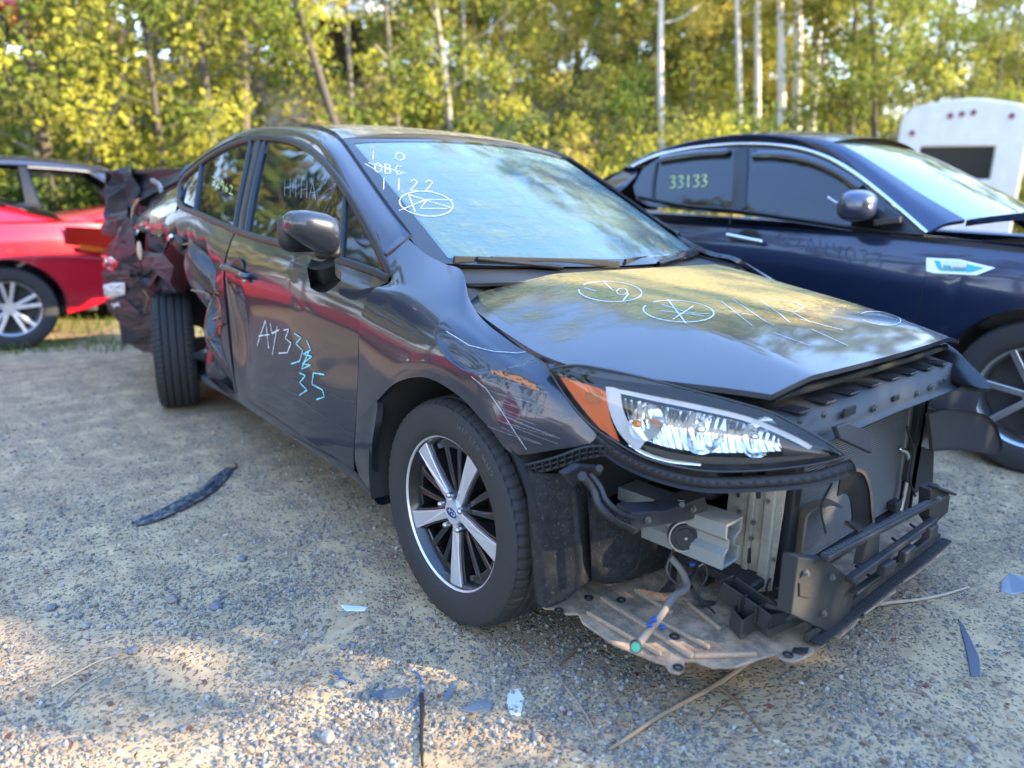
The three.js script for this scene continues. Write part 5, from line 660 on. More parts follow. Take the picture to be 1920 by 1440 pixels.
plate('crushed_quarter', tailSkin, -0.03, [[222, 488, .84], [258, 476, .82], [268, 510, .82], [298, 512, .84], [280, 538, .83], [240, 528, .84]], 7);
plate('tail_lamp', lampRed, 0.02, [[188, 478, .83], [206, 480, .84], [222, 492, .85], [212, 510, .86], [196, 508, .85]], 8);
plate('torn_bumper', bumperBlk, 0.02, [[190, 510, .84], [214, 510, .86], [240, 506, .86], [262, 522, .85], [246, 540, .85], [216, 528, .86], [194, 530, .85]], 9);
plate('bumper_foam', foamW, 0.03, [[194, 534, .85], [212, 530, .87], [234, 530, .87], [234, 552, .86], [208, 560, .86], [196, 556, .85]], 10);
plate('torn_bumper', bumperBlk, -0.03, [[236, 536, .85], [262, 530, .85], [286, 548, .84], [290, 580, .83], [262, 590, .84], [240, 566, .85]], 11);
plate('torn_bumper', bumperBlk, 0.03, [[196, 560, .84], [236, 562, .86], [262, 586, .86], [250, 606, .85], [222, 600, .84], [204, 584, .83]], 12);
plate('bumper_foam', foamW, 0.01, [[208, 568, .86], [222, 566, .87], [226, 578, .87], [214, 582, .86]], 13);
plate('torn_bumper', bumperBlk, 0.02, [[216, 598, .84], [256, 600, .86], [290, 588, .84], [292, 620, .83], [262, 626, .85], [236, 618, .84]], 14);
plate('torn_bumper', plastic, -0.02, [[242, 645, .84], [258, 634, .85], [290, 624, .83], [290, 660, .82], [270, 662, .84]], 15);
plate('suspension_arm', holeStandInM, 0.02, [[286, 512, .80], [312, 516, .79], [330, 548, .78], [296, 556, .79]], 16);
const sheet = (cx, cy, cz, w, h, rx, ry, rz, amp, seed, mat, name, jag = 0.3, parent = car) => { const nn = createNoise2D(rng(seed)); const g = gridFn((u, v) => V3((u - 0.5) * w, (v - 0.5) * h, amp * (1 - 2 * Math.abs(nn(u * 1.1, v * 1.1)))), 12, 12); const geo = toCreasedNormals(geoGrid(g, { thick: 0.004 }), 0.55); geo.rotateX(rx); geo.rotateY(ry); geo.rotateZ(rz); geo.translate(cx, cy, cz); return mesh(name, geo, mat, parent); };
const T = (px, py, z, w, h, ry, rz, amp, seed, mat, name, jag, rx = 0) => { const c = at2(px, py, z); return sheet(c.x, c.y, c.z, w, h, rx, ry, rz, amp, seed, mat, name, jag); };
mesh('bare_metal_strip', merge([tube([[262, 372], [250, 392], [248, 420], [258, 450], [262, 480]].map(([x, y]) => at2(x, y, .76)), 0.008, 30, 6)]), bareM, car);
{ const c = at2(262, 470, .83), k = new THREE.SphereGeometry(0.04, 14, 10); k.scale(1, 1.3, 0.3); k.translate(c.x, c.y, c.z); mesh('filler_patch', k, bareM, car); const d = at2(255, 510, .84), e = new THREE.CylinderGeometry(0.03, 0.03, 0.02, 20); e.rotateX(Math.PI / 2); e.translate(d.x, d.y, d.z + 0.03); mesh('parking_sensor', e, plastic, car); }
mesh('rust_strip', merge([tube([[270, 545], [278, 560], [272, 580]].map(([x, y]) => at2(x, y, .84)), 0.007, 20, 6), tube([[300, 428], [320, 440], [335, 436]].map(([x, y]) => at2(x, y, .80)), 0.005, 20, 6)]), rustM, car);
// trunk lid standing ajar, seen from its dark underside
plate('trunk_cavity_sheet', holeStandInM, -0.03, [[205, 326, .66], [344, 320, .56], [338, 336, .60], [262, 376, .66], [222, 404, .70], [206, 380, .70]], 18);  // sheet set across the opening, standing for the dark under the lid
{ const g = [PZ(346, 315, .50), PZ(270, 317, .62), PZ(197, 320, .75)], h = g.map((p) => V3(p.x, p.y + 0.02, -0.58)); const lid = new THREE.Group(); lid.name = 'trunk_lid'; car.add(lid);
  mesh('lid_skin', geoGrid(loft([g, g.map((p, i) => p.clone().lerp(h[i], 0.3).add(V3(0, 0.02, 0))), g.map((p, i) => p.clone().lerp(h[i], 0.7).add(V3(0, 0.02, 0))), h], 20, 20), { thick: 0.01, flip: true }), paint, lid);
  mesh('lid_inner', geoGrid(loft([g, h].map((r) => r.map((p) => p.clone().add(V3(0.01, -0.025, -0.01)))), 10, 10), { thick: 0.02 }), plastic, lid);
  mesh('lid_end', geoGrid(loft([[g[2].clone(), g[2].clone().add(V3(-0.02, 0.02, -0.7)), h[2]], [g[2].clone().add(V3(-0.06, -0.18, 0)), g[2].clone().add(V3(-0.06, -0.18, -0.7)), h[2].clone().add(V3(-0.06, -0.18, 0))], [g[2].clone().add(V3(0.03, -0.30, -0.03)), g[2].clone().add(V3(0.03, -0.30, -0.7)), h[2].clone().add(V3(0.03, -0.30, 0))]], 16, 16), { thick: 0.02 }), plastic, lid);
  T(228, 362, .70, .36, .26, .3, .4, .04, 61, holeStandInM, 'lid_trim', .4); mesh('lid_hinge', tube([at2(286, 338, .68), at2(300, 350, .68), at2(306, 372, .68)], 0.014, 20, 8), std([0.16, 0.16, 0.18], .3, .6), car);
  mesh('trunk_floor', rbox(1.1, 0.5, 1.2, -3.15, 0.62, -0.1, 0.02), darkIn, car); }
// cabin: keeps the glass dark
mesh('dashboard', rbox(0.5, 0.20, 1.26, -0.62, 0.80, 0, 0.05), std([0.02, 0.02, 0.021], 0.8), car);
for (const [x, z] of [[-1.35, 0.37], [-1.35, -0.37], [-2.2, 0.4], [-2.2, -0.4]]) { const s = new THREE.Group(); s.name = 'seat'; car.add(s); mesh('backrest', rbox(0.16, 0.62, 0.48, x - 0.12, 0.80, z, 0.06, 0, 0, 0.2), darkIn, s); mesh('headrest', rbox(0.10, 0.18, 0.26, x - 0.2, 1.18, z, 0.04, 0, 0, 0.2), darkIn, s); mesh('cushion', rbox(0.5, 0.16, 0.48, x + 0.1, 0.46, z, 0.05), darkIn, s); }
// ---------------------------------------------------------------- other vehicles
const carPaint = (c, m = 0.4) => phy(c, { metalness: m, roughness: 0.32, clearcoat: 1, clearcoatRoughness: 0.04 });
const simpleWheel = (parent, x, y, z, out, r, rimC, spokes) => { const w = new THREE.Group(); w.name = 'wheel'; parent.add(w); w.position.set(x, y, z); if (out < 0) w.rotation.y = Math.PI;
  mesh('tyre', tyreGeo(r, r * 0.67, 0.205, { nTh: 160, blocks: 40 }), tyreMat, w); mesh('rim', ringGeo([[-0.08, r * 0.64], [0.04, r * 0.58], [0.07, r * 0.62], [0.085, r * 0.68], [0.082, r * 0.70]]), rimC, w);
  for (let i = 0; i < spokes; i++) { const a = i / spokes * 6.2832 + 0.3; for (const o of spokes === 5 ? [-0.2, 0.2] : [0]) { const g = extr([[0.03, -0.010], [r * 0.64, -0.011], [r * 0.64, 0.011], [0.03, 0.010]], -0.02, 0.01, 0.004); bendSpoke(g, 0.05, 0.015); g.rotateZ(a + o); mesh('spoke', g, rimC, w); } }
  const hb = new THREE.CylinderGeometry(0.045, 0.055, 0.05, 24); hb.rotateX(Math.PI / 2); hb.translate(0, 0, 0.04); mesh('hub', hb, rimC, w); const dk = new THREE.CylinderGeometry(r * 0.6, r * 0.6, 0.02, 32); dk.rotateX(Math.PI / 2); dk.translate(0, 0, -0.03); mesh('brake_disc', dk, std([0.03, 0.03, 0.03], 0.7), w); return w; };
const silverRim = std([0.55, 0.55, 0.56], 0.32, 0.85);
// shell from stations; local frame: +x forward, +z right
const simpleCar = (g, o, paintM) => {
  const { x0, x1, rx, fx, r, W } = o, arch = r + 0.055; const sill = o.sill ?? 0.22, nU = 150;
  const taper = (x) => 1 - 0.16 * Math.pow(clamp((x - (x1 - 0.9)) / 0.9, 0, 1), 2) - 0.12 * Math.pow(clamp(((x0 + 0.8) - x) / 0.8, 0, 1), 2);
  const bot = (x) => { let b = sill + 0.16 * Math.pow(clamp((x - x1 + 0.5) / 0.5, 0, 1), 2) + 0.14 * Math.pow(clamp((x0 + 0.6 - x) / 0.6, 0, 1), 2); for (const c of [rx, fx]) { const d = Math.abs(x - c); if (d < arch) b = Math.max(b, r + Math.sqrt(arch * arch - d * d)); } return b; };
  const half = (x, t) => W * taper(x) * tab([0, 0.2, 0.55, 0.8, 1], [0.93, 0.985, 1, 0.985, 0.93], t) * (1 + 0.012 * (Math.exp(-((x - rx) ** 2) / 0.1) + Math.exp(-((x - fx) ** 2) / 0.1)));
  const xs = []; for (let i = 0; i <= nU; i++) xs.push(lerp(x0, x1, i / nU)); for (const c of [rx, fx]) for (const s of [-1, 1]) { const v = c + s * arch; let k = 0, best = 9; xs.forEach((q2, i) => { if (Math.abs(q2 - v) < best) { best = Math.abs(q2 - v); k = i; } }); xs[k] = v; }
  const sg = (s) => { const gr = []; for (let v = 0; v <= 20; v++) gr.push(xs.map((x) => { const t0 = (bot(x) - sill) / (o.belt(x) - sill), t = lerp(t0, 1, v / 20); return V3(x, lerp(sill, o.belt(x), t), s * half(x, t)); })); return geoGrid(gr, { thick: 0.02, flip: s < 0 ? false : true }); };
  const B = mesh('body_side', sg(1), paintM, g); mesh('body_side', sg(-1), paintM, g);
  const deck = (a, b, n = 24) => geoGrid(gridFn((u, v) => { const x = lerp(a, b, u), s = v * 2 - 1, e = half(x, 1), y = o.belt(x) + (o.deck(x) - o.belt(x)) * (1 - Math.pow(Math.abs(s), 2.5)); return V3(x, y, s * e); }, n, 20), { flip: true });
  mesh('bonnet', deck(o.g1, x1), paintM, g); mesh('rear_deck', deck(x0, o.g0), paintM, g);
  for (const [x, n] of [[x0, 'rear_bumper'], [x1, 'front_bumper']]) { const s = x === x0 ? -1 : 1; mesh(n, geoGrid(gridFn((u, v) => { const a = u * 2 - 1, t = v, e = half(x, 0.3 + 0.6 * t); return V3(x + s * 0.10 * (1 - a * a) * (1 - 0.3 * t) - 0 * s, lerp(bot(x), o.belt(x) + (o.deck(x) - o.belt(x)) * (1 - Math.pow(Math.abs(a), 2.5)), t), a * lerp(half(x, 0.2), half(x, 1), t)); }, 20, 14), {}), paintM, g); }
  mesh('underbody', rbox(x1 - x0 - 0.3, 0.06, W * 1.5, (x0 + x1) / 2, sill + 0.03, 0, 0.02), darkIn, g);
  for (const c of [rx, fx]) for (const s of [-1, 1]) mesh('wheel_liner', geoGrid(gridFn((u, v) => { const a = u * Math.PI; return V3(c + Math.cos(a) * arch * 1.02, r + Math.sin(a) * arch * 1.02, s * W * lerp(0.5, 0.97, v)); }, 24, 3), {}), linerMat, g);
  for (const c of [rx, fx]) for (const s of [-1, 1]) simpleWheel(g, c, r, s * (W - 0.11), s, r, o.rim ?? silverRim, o.spokes ?? 5);
  // greenhouse
  const { g0, g1, r0, r1 } = o, H = o.roof; const zb = (x) => half(x, 1) - 0.01, zr = W * 0.66; const roofAt = (u, s) => V3(lerp(r0, r1, u), H(u) - 0.055 * Math.pow(Math.abs(s), 2.4), s * zr);
  mesh('roof', geoGrid(gridFn((u, v) => roofAt(u, v * 2 - 1), 24, 16), { thick: 0.02, dir: V3(0, -1, 0), flip: true }), paintM, g);
  for (const s of [-1, 1]) { const bl = (u) => { const x = lerp(g0, g1, u); return V3(x, o.belt(x), s * zb(x)); }, tp = (u) => roofAt(u, s);
    const pt = (u, v) => { const p = bl(u).lerp(tp(u), v); p.z += s * 0.035 * Math.sin(v * Math.PI) * 1; return p; }; const st = (u0, u1, v0, v1, mat, n, off = 0) => mesh(n, geoGrid(gridFn((u, v) => { const p = pt(lerp(u0, u1, u), lerp(v0, v1, v)); p.z += s * off; return p; }, 24, 10), { thick: 0.02, flip: s > 0 }), mat, g);
    st(0, 1, 0.88, 1, paintM, 'roof_rail'); st(0, o.c1 ?? 0.12, 0, 0.88, paintM, 'rear_pillar'); st(0.94, 1, 0, 0.88, paintM, 'front_pillar'); st(o.b ?? 0.5, (o.b ?? 0.5) + 0.05, 0, 0.88, trimBlack, 'middle_pillar'); if (o.glass !== false) st(o.c1 ?? 0.12, 0.94, 0, 0.88, sideGlass, 'side_window', -0.012); else mesh('window_trim', merge([tube([0, .25, .5, .75, 1].map((t) => pt(lerp(o.c1, o.b, t), 0.86)), 0.008, 30, 6), tube([0, .5, 1].map((t) => pt(o.c1, lerp(0.02, 0.86, t))), 0.008, 20, 6)]), std([0.5, 0.5, 0.48], 0.4, 0.5), g); }
  mesh('rear_glass', geoGrid(gridFn((u, v) => { const s = v * 2 - 1; const a = V3(g0, o.belt(g0) + (o.deck(g0) - o.belt(g0)) * (1 - s * s), s * zb(g0)), b = roofAt(0, s); return a.lerp(b, u).add(V3(-0.03 * Math.sin(u * 3.14), 0.03 * Math.sin(u * 3.14), 0)); }, 12, 16), {}), o.glass === false ? darkIn : sideGlass, g);
  mesh('windscreen', geoGrid(gridFn((u, v) => { const s = v * 2 - 1; const a = V3(g1 + 0.1 * (1 - s * s), o.belt(g1) + (o.deck(g1) - o.belt(g1)) * (1 - s * s), s * zb(g1)), b = roofAt(1, s); return a.lerp(b, u).add(V3(0.02 * Math.sin(u * 3.14), 0.03 * Math.sin(u * 3.14), 0)); }, 12, 16), {}), wsGlass, g);
  return g; };

// red coupe: parked across the wreck's tail, its side to the camera
const coupe = thing('red_coupe', 'bright red coupe with silver five-spoke wheels parked behind the wreck', 'car');
simpleCar(coupe, { x0: -0.74, x1: 3.38, rx: 0, fx: 2.6, r: 0.315, W: 0.87, sill: 0.24, belt: (x) => tab([-0.92, -0.6, 0, 0.8, 2.0, 2.8, 3.38], [0.90, 0.955, 0.945, 0.90, 0.86, 0.76, 0.60], x), deck: (x) => tab([-0.92, -0.55, 0.2, 1.9, 2.8, 3.38], [0.98, 1.01, 1.0, 0.93, 0.82, 0.64], x), g0: -0.42, g1: 2.0, r0: 0.55, r1: 1.35, roof: (u) => 1.30 - 0.06 * (2 * u - 1) ** 2, c1: 0.42, b: 0.62 }, carPaint([0.42, 0.006, 0.02], 0.15));
{ const cp = carPaint([0.42, 0.006, 0.02], 0.15); for (const s of [-1, 1]) { mesh('tail_lamp', geoGrid(gridFn((u, v) => { const x = lerp(-0.78, -0.42, u), y = lerp(0.74 + 0.06 * u, 0.905 + 0.02 * u, v); return V3(x, y, s * (0.875 * (1 - 0.12 * Math.pow(clamp((0.06 - x) / 0.8, 0, 1), 2)) + 0.002)); }, 12, 8), { thick: 0.004 }), phy([0.05, 0.002, 0.002], { roughness: 0.15, clearcoat: 1 }), coupe); mesh('turn_lamp', geoGrid(gridFn((u, v) => V3(lerp(-0.77, -0.50, u), lerp(0.70 + 0.05 * u, 0.742 + 0.055 * u, v), s * (0.80 + 0.06 * u + 0.004)), 8, 4), { thick: 0.004 }), phy([0.07, 0.018, 0.003], { roughness: 0.15, clearcoat: 1 }), coupe); }
  mesh('spoiler', geoGrid(gridFn((u, v) => { const s = v * 2 - 1, e = 1 - s * s; return V3(lerp(-0.84, -0.36, u) + 0.06 * s * s, lerp(1.085, 1.0, u) - 0.10 * Math.pow(Math.abs(s), 4) + 0.01, s * 0.74); }, 12, 24), { thick: 0.03, dir: V3(0, -1, 0), flip: true }), cp, coupe);
  mesh('rear_wiper', bar(V3(-0.35, 1.06, 0.0), V3(0.05, 1.12, -0.35), 0.012, 0.015), trimBlack, coupe); mesh('body_crease', merge([-1, 1].map((s) => tube([V3(-0.72, 0.66, s * 0.80), V3(-0.4, 0.70, s * 0.873), V3(0.5, 0.66, s * 0.88), V3(1.6, 0.60, s * 0.882)], 0.006, 30, 6))), cp, coupe); }
const rc = PZ(40, 583, 1.12); coupe.position.set(-5.16 + 0.76 * 0.993 * -1, yardH(-5.2, 1.1) , 1.12 - 0.01); coupe.rotation.y = -Math.PI / 2 - 0.12;
const coupe2 = coupe.clone(); coupe2.name = numbered('red_coupe'); coupe2.userData = { label: 'second red coupe facing the wreck across the yard, mirrored in its doors', category: 'car' }; scene.add(coupe2); coupe2.position.set(-3.2, 0, 6.0); coupe2.rotation.y = 0.12;

// dark grey saloon behind it, side glass gone
const saloon = thing('grey_saloon', 'dull blue grey saloon with missing rear side glass behind the red coupe', 'car');
simpleCar(saloon, { x0: -1.05, x1: 3.7, rx: 0, fx: 2.75, r: 0.32, W: 0.89, belt: (x) => tab([-1.05, -0.6, 0.4, 2.0, 2.9, 3.7], [1.0, 1.06, 1.02, 0.96, 0.88, 0.70], x), deck: (x) => tab([-1.05, -0.6, 0.4, 2.1, 3.0, 3.7], [1.06, 1.12, 1.10, 1.03, 0.95, 0.74], x), g0: -0.5, g1: 2.1, r0: 0.2, r1: 1.45, roof: (u) => 1.52 - 0.05 * (2 * u - 1) ** 2, c1: 0.12, b: 0.45, glass: false }, carPaint([0.06, 0.07, 0.10], 0.5));
{ const p = atDepth(222, 7.6); saloon.position.set(p.x, yardH(p.x, p.z), p.z); saloon.rotation.y = -Math.PI / 2 - 0.12; }
// cars up on the bank
const farWhite = thing('white_car', 'white car standing up on the bank behind the thin trunks', 'car');
simpleCar(farWhite, { x0: -0.95, x1: 3.5, rx: 0, fx: 2.6, r: 0.32, W: 0.88, belt: (x) => tab([-0.95, 0, 2, 2.8, 3.5], [0.98, 0.98, 0.93, 0.85, 0.66], x), deck: (x) => tab([-0.95, 0, 2, 2.8, 3.5], [1.03, 1.03, 1.0, 0.92, 0.70], x), g0: -0.6, g1: 2.1, r0: 0.1, r1: 1.3, roof: (u) => 1.47 - 0.05 * (2 * u - 1) ** 2 }, carPaint([0.72, 0.72, 0.72], 0));
{ const p = atDepth(640, 17.5); farWhite.position.set(p.x, p.y + 0.15, p.z); farWhite.rotation.y = -0.35; }
const farRed = thing('red_and_white_car', 'red car with a white top half hidden by leaves up the bank', 'car');
simpleCar(farRed, { x0: -0.95, x1: 3.5, rx: 0, fx: 2.6, r: 0.32, W: 0.88, belt: (x) => tab([-0.95, 0, 2, 2.8, 3.5], [0.98, 0.98, 0.93, 0.85, 0.66], x), deck: (x) => tab([-0.95, 0, 2, 2.8, 3.5], [1.03, 1.03, 1.0, 0.92, 0.70], x), g0: -0.6, g1: 2.1, r0: 0.1, r1: 1.3, roof: (u) => 1.47 - 0.05 * (2 * u - 1) ** 2 }, carPaint([0.55, 0.02, 0.015], 0));
farRed.children.filter((c) => c.name === 'roof' || c.name === 'rear_deck').forEach((c) => { c.material = std([0.75, 0.75, 0.75], 0.5); });
{ const p = atDepth(190, 20); farRed.position.set(p.x, p.y + 0.1, p.z); farRed.rotation.y = -1.2; }

// white bus, its tail to the camera
{ const A = atDepth(1897, 10.3), Bp = atDepth(1668, 10.9); A.y = Bp.y = 0; const w = A.distanceTo(Bp), ex = Bp.clone().sub(A).normalize(), ez = ex.clone().cross(V3(0, 1, 0));
  const bus = thing('white_bus', 'white bus with a dark rear window and round red roof lamps', 'bus', [A.x, 0, A.z]); const M = new THREE.Matrix4().makeBasis(ex, V3(0, 1, 0), ez); const L = 6, H = 2.70, wht = new THREE.MeshStandardMaterial({ map: dustTex(61, [0.76, 0.76, 0.74], [0.80, 0.80, 0.78], 0.4, [0.6, 0.6]), roughness: 0.5, side: THREE.DoubleSide });
  const sec = (k) => { const o = []; const r = 0.24; o.push([0, 0.45]); o.push([0, H - 0.55]); for (let i = 0; i <= 8; i++) { const a = Math.PI - i / 8 * Math.PI / 2; o.push([r + Math.cos(a) * r, H - 0.31 + Math.sin(a) * r]); } for (let i = 1; i < 8; i++) { const t = i / 8; o.push([lerp(r, w - r, t), H - 0.07 + 0.07 * Math.sin(t * Math.PI)]); } for (let i = 0; i <= 8; i++) { const a = Math.PI / 2 - i / 8 * Math.PI / 2; o.push([w - r + Math.cos(a) * r, H - 0.31 + Math.sin(a) * r]); } o.push([w, 0.45]); return o; };
  const put = (g) => g.applyMatrix4(M); const sh = new THREE.Shape(sec().map(([x, y]) => new THREE.Vector2(x, y))); const hole = new THREE.Path(); const wx0 = w * 0.20, wx1 = w * 0.84, wy0 = 1.62, wy1 = H - 0.58; hole.moveTo(wx0 + 0.06, wy0); hole.lineTo(wx1 - 0.06, wy0); hole.quadraticCurveTo(wx1, wy0, wx1, wy0 + 0.06); hole.lineTo(wx1, wy1 - 0.06); hole.quadraticCurveTo(wx1, wy1, wx1 - 0.06, wy1); hole.lineTo(wx0 + 0.06, wy1); hole.quadraticCurveTo(wx0, wy1, wx0, wy1 - 0.06); hole.lineTo(wx0, wy0 + 0.06); hole.quadraticCurveTo(wx0, wy0, wx0 + 0.06, wy0); sh.holes.push(hole);
  mesh('rear_panel', put(new THREE.ExtrudeGeometry(sh, { depth: 0.05, bevelEnabled: true, bevelSize: 0.03, bevelThickness: 0.03, bevelSegments: 3 })), wht, bus);
  const s2 = sec(); const gr = []; for (const z of [0.02, 0.5, 3, L]) gr.push(s2.map(([x, y]) => V3(x, y, z).applyMatrix4(M))); mesh('shell', geoGrid(gr, {}), wht, bus);
  mesh('rear_window', put(rbox(wx1 - wx0 + 0.04, wy1 - wy0 + 0.04, 0.02, (wx0 + wx1) / 2, (wy0 + wy1) / 2, 0.04, 0.01)), phy([0.006, 0.006, 0.007], { roughness: 0.25, specularIntensity: 0.4 }), bus); mesh('floor', put(rbox(w * 0.98, 0.1, L, w / 2, 0.5, L / 2, 0.02)), darkIn, bus);
  for (const [x, y] of [[0.91, H - 0.42], [0.62, H - 0.20], [0.53, H - 0.18], [0.44, H - 0.165], [0.14, H - 0.22]]) { const c = new THREE.CylinderGeometry(0.032, 0.036, 0.03, 20); c.rotateX(Math.PI / 2); c.translate(w * x, y, -0.045); mesh('marker_lamp', put(c), phy([0.16, 0.006, 0.006], { roughness: 0.3 }), bus); }
  for (let k = 0; k < 4; k++) mesh('side_window', put(rbox(0.02, 0.75, 1.1, -0.002, 1.75, 0.9 + k * 1.3, 0.01)), sideGlass, bus);
  for (const s of [0.12, w - 0.12]) for (const z of [1.2, 4.8]) { const t = tyreGeo(0.42, 0.27, 0.25, { nTh: 80, blocks: 30 }); t.rotateY(Math.PI / 2); t.translate(s, 0.42, z); mesh('tyre', put(t), tyreMat, bus); } }

// ---------------------------------------------------------------- blue sedan beside the wreck (its right side faces the camera)
const blue = thing('blue_sedan', 'dark blue sedan with bright window trim parked beside the wreck', 'car');
const kz = -2.575, kY = 0.05, bluePaint = phy([0.011, 0.021, 0.058], { metalness: 0.5, roughness: 0.34, clearcoat: 1, clearcoatRoughness: 0.05 });
const kbX = [-3.6, -2.6, -1.9, -1.2, -0.4, 0.2, 1.3], kbY = [1.07, 1.05, 1.03, 1.005, 0.985, 0.965, 0.88], kbZ = [0.72, 0.80, 0.845, 0.865, 0.865, 0.86, 0.83];
const kBelt = (x) => tab(kbX, kbY, x) + kY, kZ = (x, y) => { const b = kBelt(x), zb = tab(kbX, kbZ, x); if (y > b) { const d = y - b; return kz + zb - d * (0.48 + 0.3 * d); } return kz + zb + tab(dD, dZ, b - y) * 1.0; };
const kSide = (px, py) => solve(px, py, (p) => p.z - kZ(p.x, p.y), 1.5, 9), ks = (a) => a.map(([x, y]) => kSide(x, y));
{ const wx = kSide(1938, 750).x, wr = 0.335, arch = wr + 0.05, cy = wr + kY; const xs = []; for (let i = 0; i <= 140; i++) xs.push(lerp(-3.5, wx + 0.9, i / 140)); for (const s of [-1, 1]) { let k = 0, b = 9; xs.forEach((v, i) => { const d = Math.abs(v - (wx + s * arch)); if (d < b) { b = d; k = i; } }); xs[k] = wx + s * arch; }
  const rwx = wx - 2.795; const bot = (x) => { let b = 0.20 + kY; for (const c of [wx, rwx]) { const d = Math.abs(x - c); if (d < arch) b = Math.max(b, cy + Math.sqrt(arch * arch - d * d)); } return b; };
  const g = []; for (let v = 0; v <= 30; v++) g.push(xs.map((x) => { const y = lerp(bot(x), kBelt(x), v / 30); return V3(x, y, kZ(x, y)); })); const bs = geoGrid(g, { flip: true, thick: 0.03 }); mesh('body_side', bs, bluePaint, blue);
  const flipK = (geo) => { const q2 = mirrorZ(geo); q2.translate(0, 0, 2 * kz); return q2; }; mesh('body_side', flipK(bs), bluePaint, blue);
  for (const c of [wx, rwx]) for (const s of [1, -1]) { simpleWheel(blue, c, cy, kz + s * 0.80, s, wr, std([0.42, 0.43, 0.45], 0.3, 0.9), 7); mesh('wheel_liner', geoGrid(gridFn((u, v) => { const a = u * Math.PI; return V3(c + Math.cos(a) * arch * 1.02, cy + Math.sin(a) * arch * 1.02, kz + s * lerp(0.4, 0.875, v)); }, 24, 3), {}), linerMat, blue); }
  mesh('underbody', rbox(4.3, 0.08, 1.4, wx - 1.4, 0.28, kz, 0.02), darkIn, blue);
  // greenhouse: rail from the traced bright trim up to the roof
  const trimL = ks([[1180, 314], [1225, 293], [1280, 279], [1340, 271], [1395, 268], [1450, 270], [1500, 277], [1555, 296], [1600, 322], [1645, 356], [1690, 394], [1738, 436]]);
  const railTopK = [[1165, 318], [1215, 291], [1275, 270], [1335, 258], [1392, 252], [1452, 252], [1510, 257], [1560, 266], [1600, 282], [1655, 316], [1725, 362], [1810, 412]].map(([x, y], i) => { const z = kz + [0.58, 0.585, 0.59, 0.595, 0.60, 0.60, 0.60, 0.60, 0.61, 0.64, 0.68, 0.72][i]; return PZ(x, y, z); });
  const rg = geoGrid(loft([trimL, trimL.map((p, i) => p.clone().lerp(railTopK[i], 0.5).add(V3(0, 0.012, 0.012))), railTopK], 60, 8), { thick: 0.02 }); mesh('roof_rail', rg, bluePaint, blue); mesh('roof_rail', flipK(rg), bluePaint, blue);
  const rr = spl1(railTopK.slice(0, 8), 40, gc); mesh('roof', geoGrid(gridFn((u, v) => { const e = rr[Math.round(u * 40)], s = v * 2 - 1, h = (e.z - kz); return V3(e.x + 0.05 * (1 - s * s) * u, e.y + 0.05 * (1 - Math.pow(Math.abs(s), 2.3)), kz + s * h); }, 40, 24), { flip: true }), bluePaint, blue);
  const wsb = railTopK[11], wst = railTopK[7]; const kws = gridFn((u, v) => { const s = v * 2 - 1, a = spl1(railTopK.slice(7), 20, gc)[Math.round(u * 20)], h = a.z - kz; const p = V3(a.x + lerp(0.05, 0.20, u) * (1 - s * s), a.y + 0.03 * (1 - s * s) * (1 - u * 0.8) - 0.004, kz + s * h); return p; }, 20, 24); mesh('windshield', geoGrid(kws, { flip: true }), wsGlass, blue);
  mesh('rear_glass', geoGrid(gridFn((u, v) => { const s = v * 2 - 1, e = railTopK[0]; return V3(lerp(e.x, e.x - 0.65, u) - 0.04 * (1 - s * s), lerp(e.y, 1.13, u) + 0.05 * (1 - s * s) * (1 - u), kz + s * lerp(e.z - kz, 0.66, u)); }, 10, 12), {}), sideGlass, blue);
  mesh('trunk_lid', geoGrid(gridFn((u, v) => { const s = v * 2 - 1, x = lerp(railTopK[0].x - 0.6, -3.5, u); return V3(x, kBelt(x) + 0.05 * (1 - s * s) + 0.02, kz + s * (kZ(x, kBelt(x)) - kz)); }, 12, 12), { flip: true }), bluePaint, blue);
  mesh('quarter_upper', geoGrid(loft([[PZ(1128, 342, kz + .60), PZ(1150, 330, kz + .59), PZ(1180, 313, kz + .58)], ks([[1132, 356], [1164, 346], [1192, 330]]), [-3.0, -2.4, -1.9].map((x) => V3(x, kBelt(x) - 0.01, kZ(x, kBelt(x) - 0.01)))], 12, 8), {}), bluePaint, blue);
  // glass, black pillar, bright trim
  const kPoly = (pts, ins, mat, n) => { const keep = zS_swap(kZ, () => polySide(pts, ins)); return mesh(n, keep, mat, blue); };
  kPoly(ks([[1186, 350], [1204, 316], [1240, 292], [1300, 276], [1392, 272], [1390, 330], [1386, 402], [1290, 396], [1215, 386], [1192, 374]]), 0.008, sideGlass, 'rear_door_window'); kPoly(ks([[1384, 402], [1388, 340], [1392, 272], [1460, 272], [1510, 281], [1560, 299], [1610, 330], [1660, 370], [1700, 406], [1732, 440], [1640, 440], [1520, 422]]), 0.008, sideGlass, 'front_door_window');
  const kStrip = (L, w, h, mat, n, off = 0.004) => { return strip(ks(L), w, h, mat, n, blue, off, false); };
  kStrip([[1186, 312], [1225, 294], [1280, 280], [1340, 272], [1395, 269], [1450, 271], [1500, 278], [1555, 297], [1600, 323], [1645, 357], [1690, 395], [1738, 437]], 0.022, 0.006, chrome, 'window_trim'); kStrip([[1390, 278], [1388, 330], [1384, 394]], 0.085, 0.003, trimBlack, 'middle_pillar', 0.001); kStrip([[1196, 368], [1290, 386], [1370, 393], [1520, 414], [1640, 432], [1734, 440]], 0.016, 0.006, trimBlack, 'belt_seal'); kStrip([[1232, 304], [1226, 340], [1224, 376]], 0.016, 0.004, trimBlack, 'window_divider');
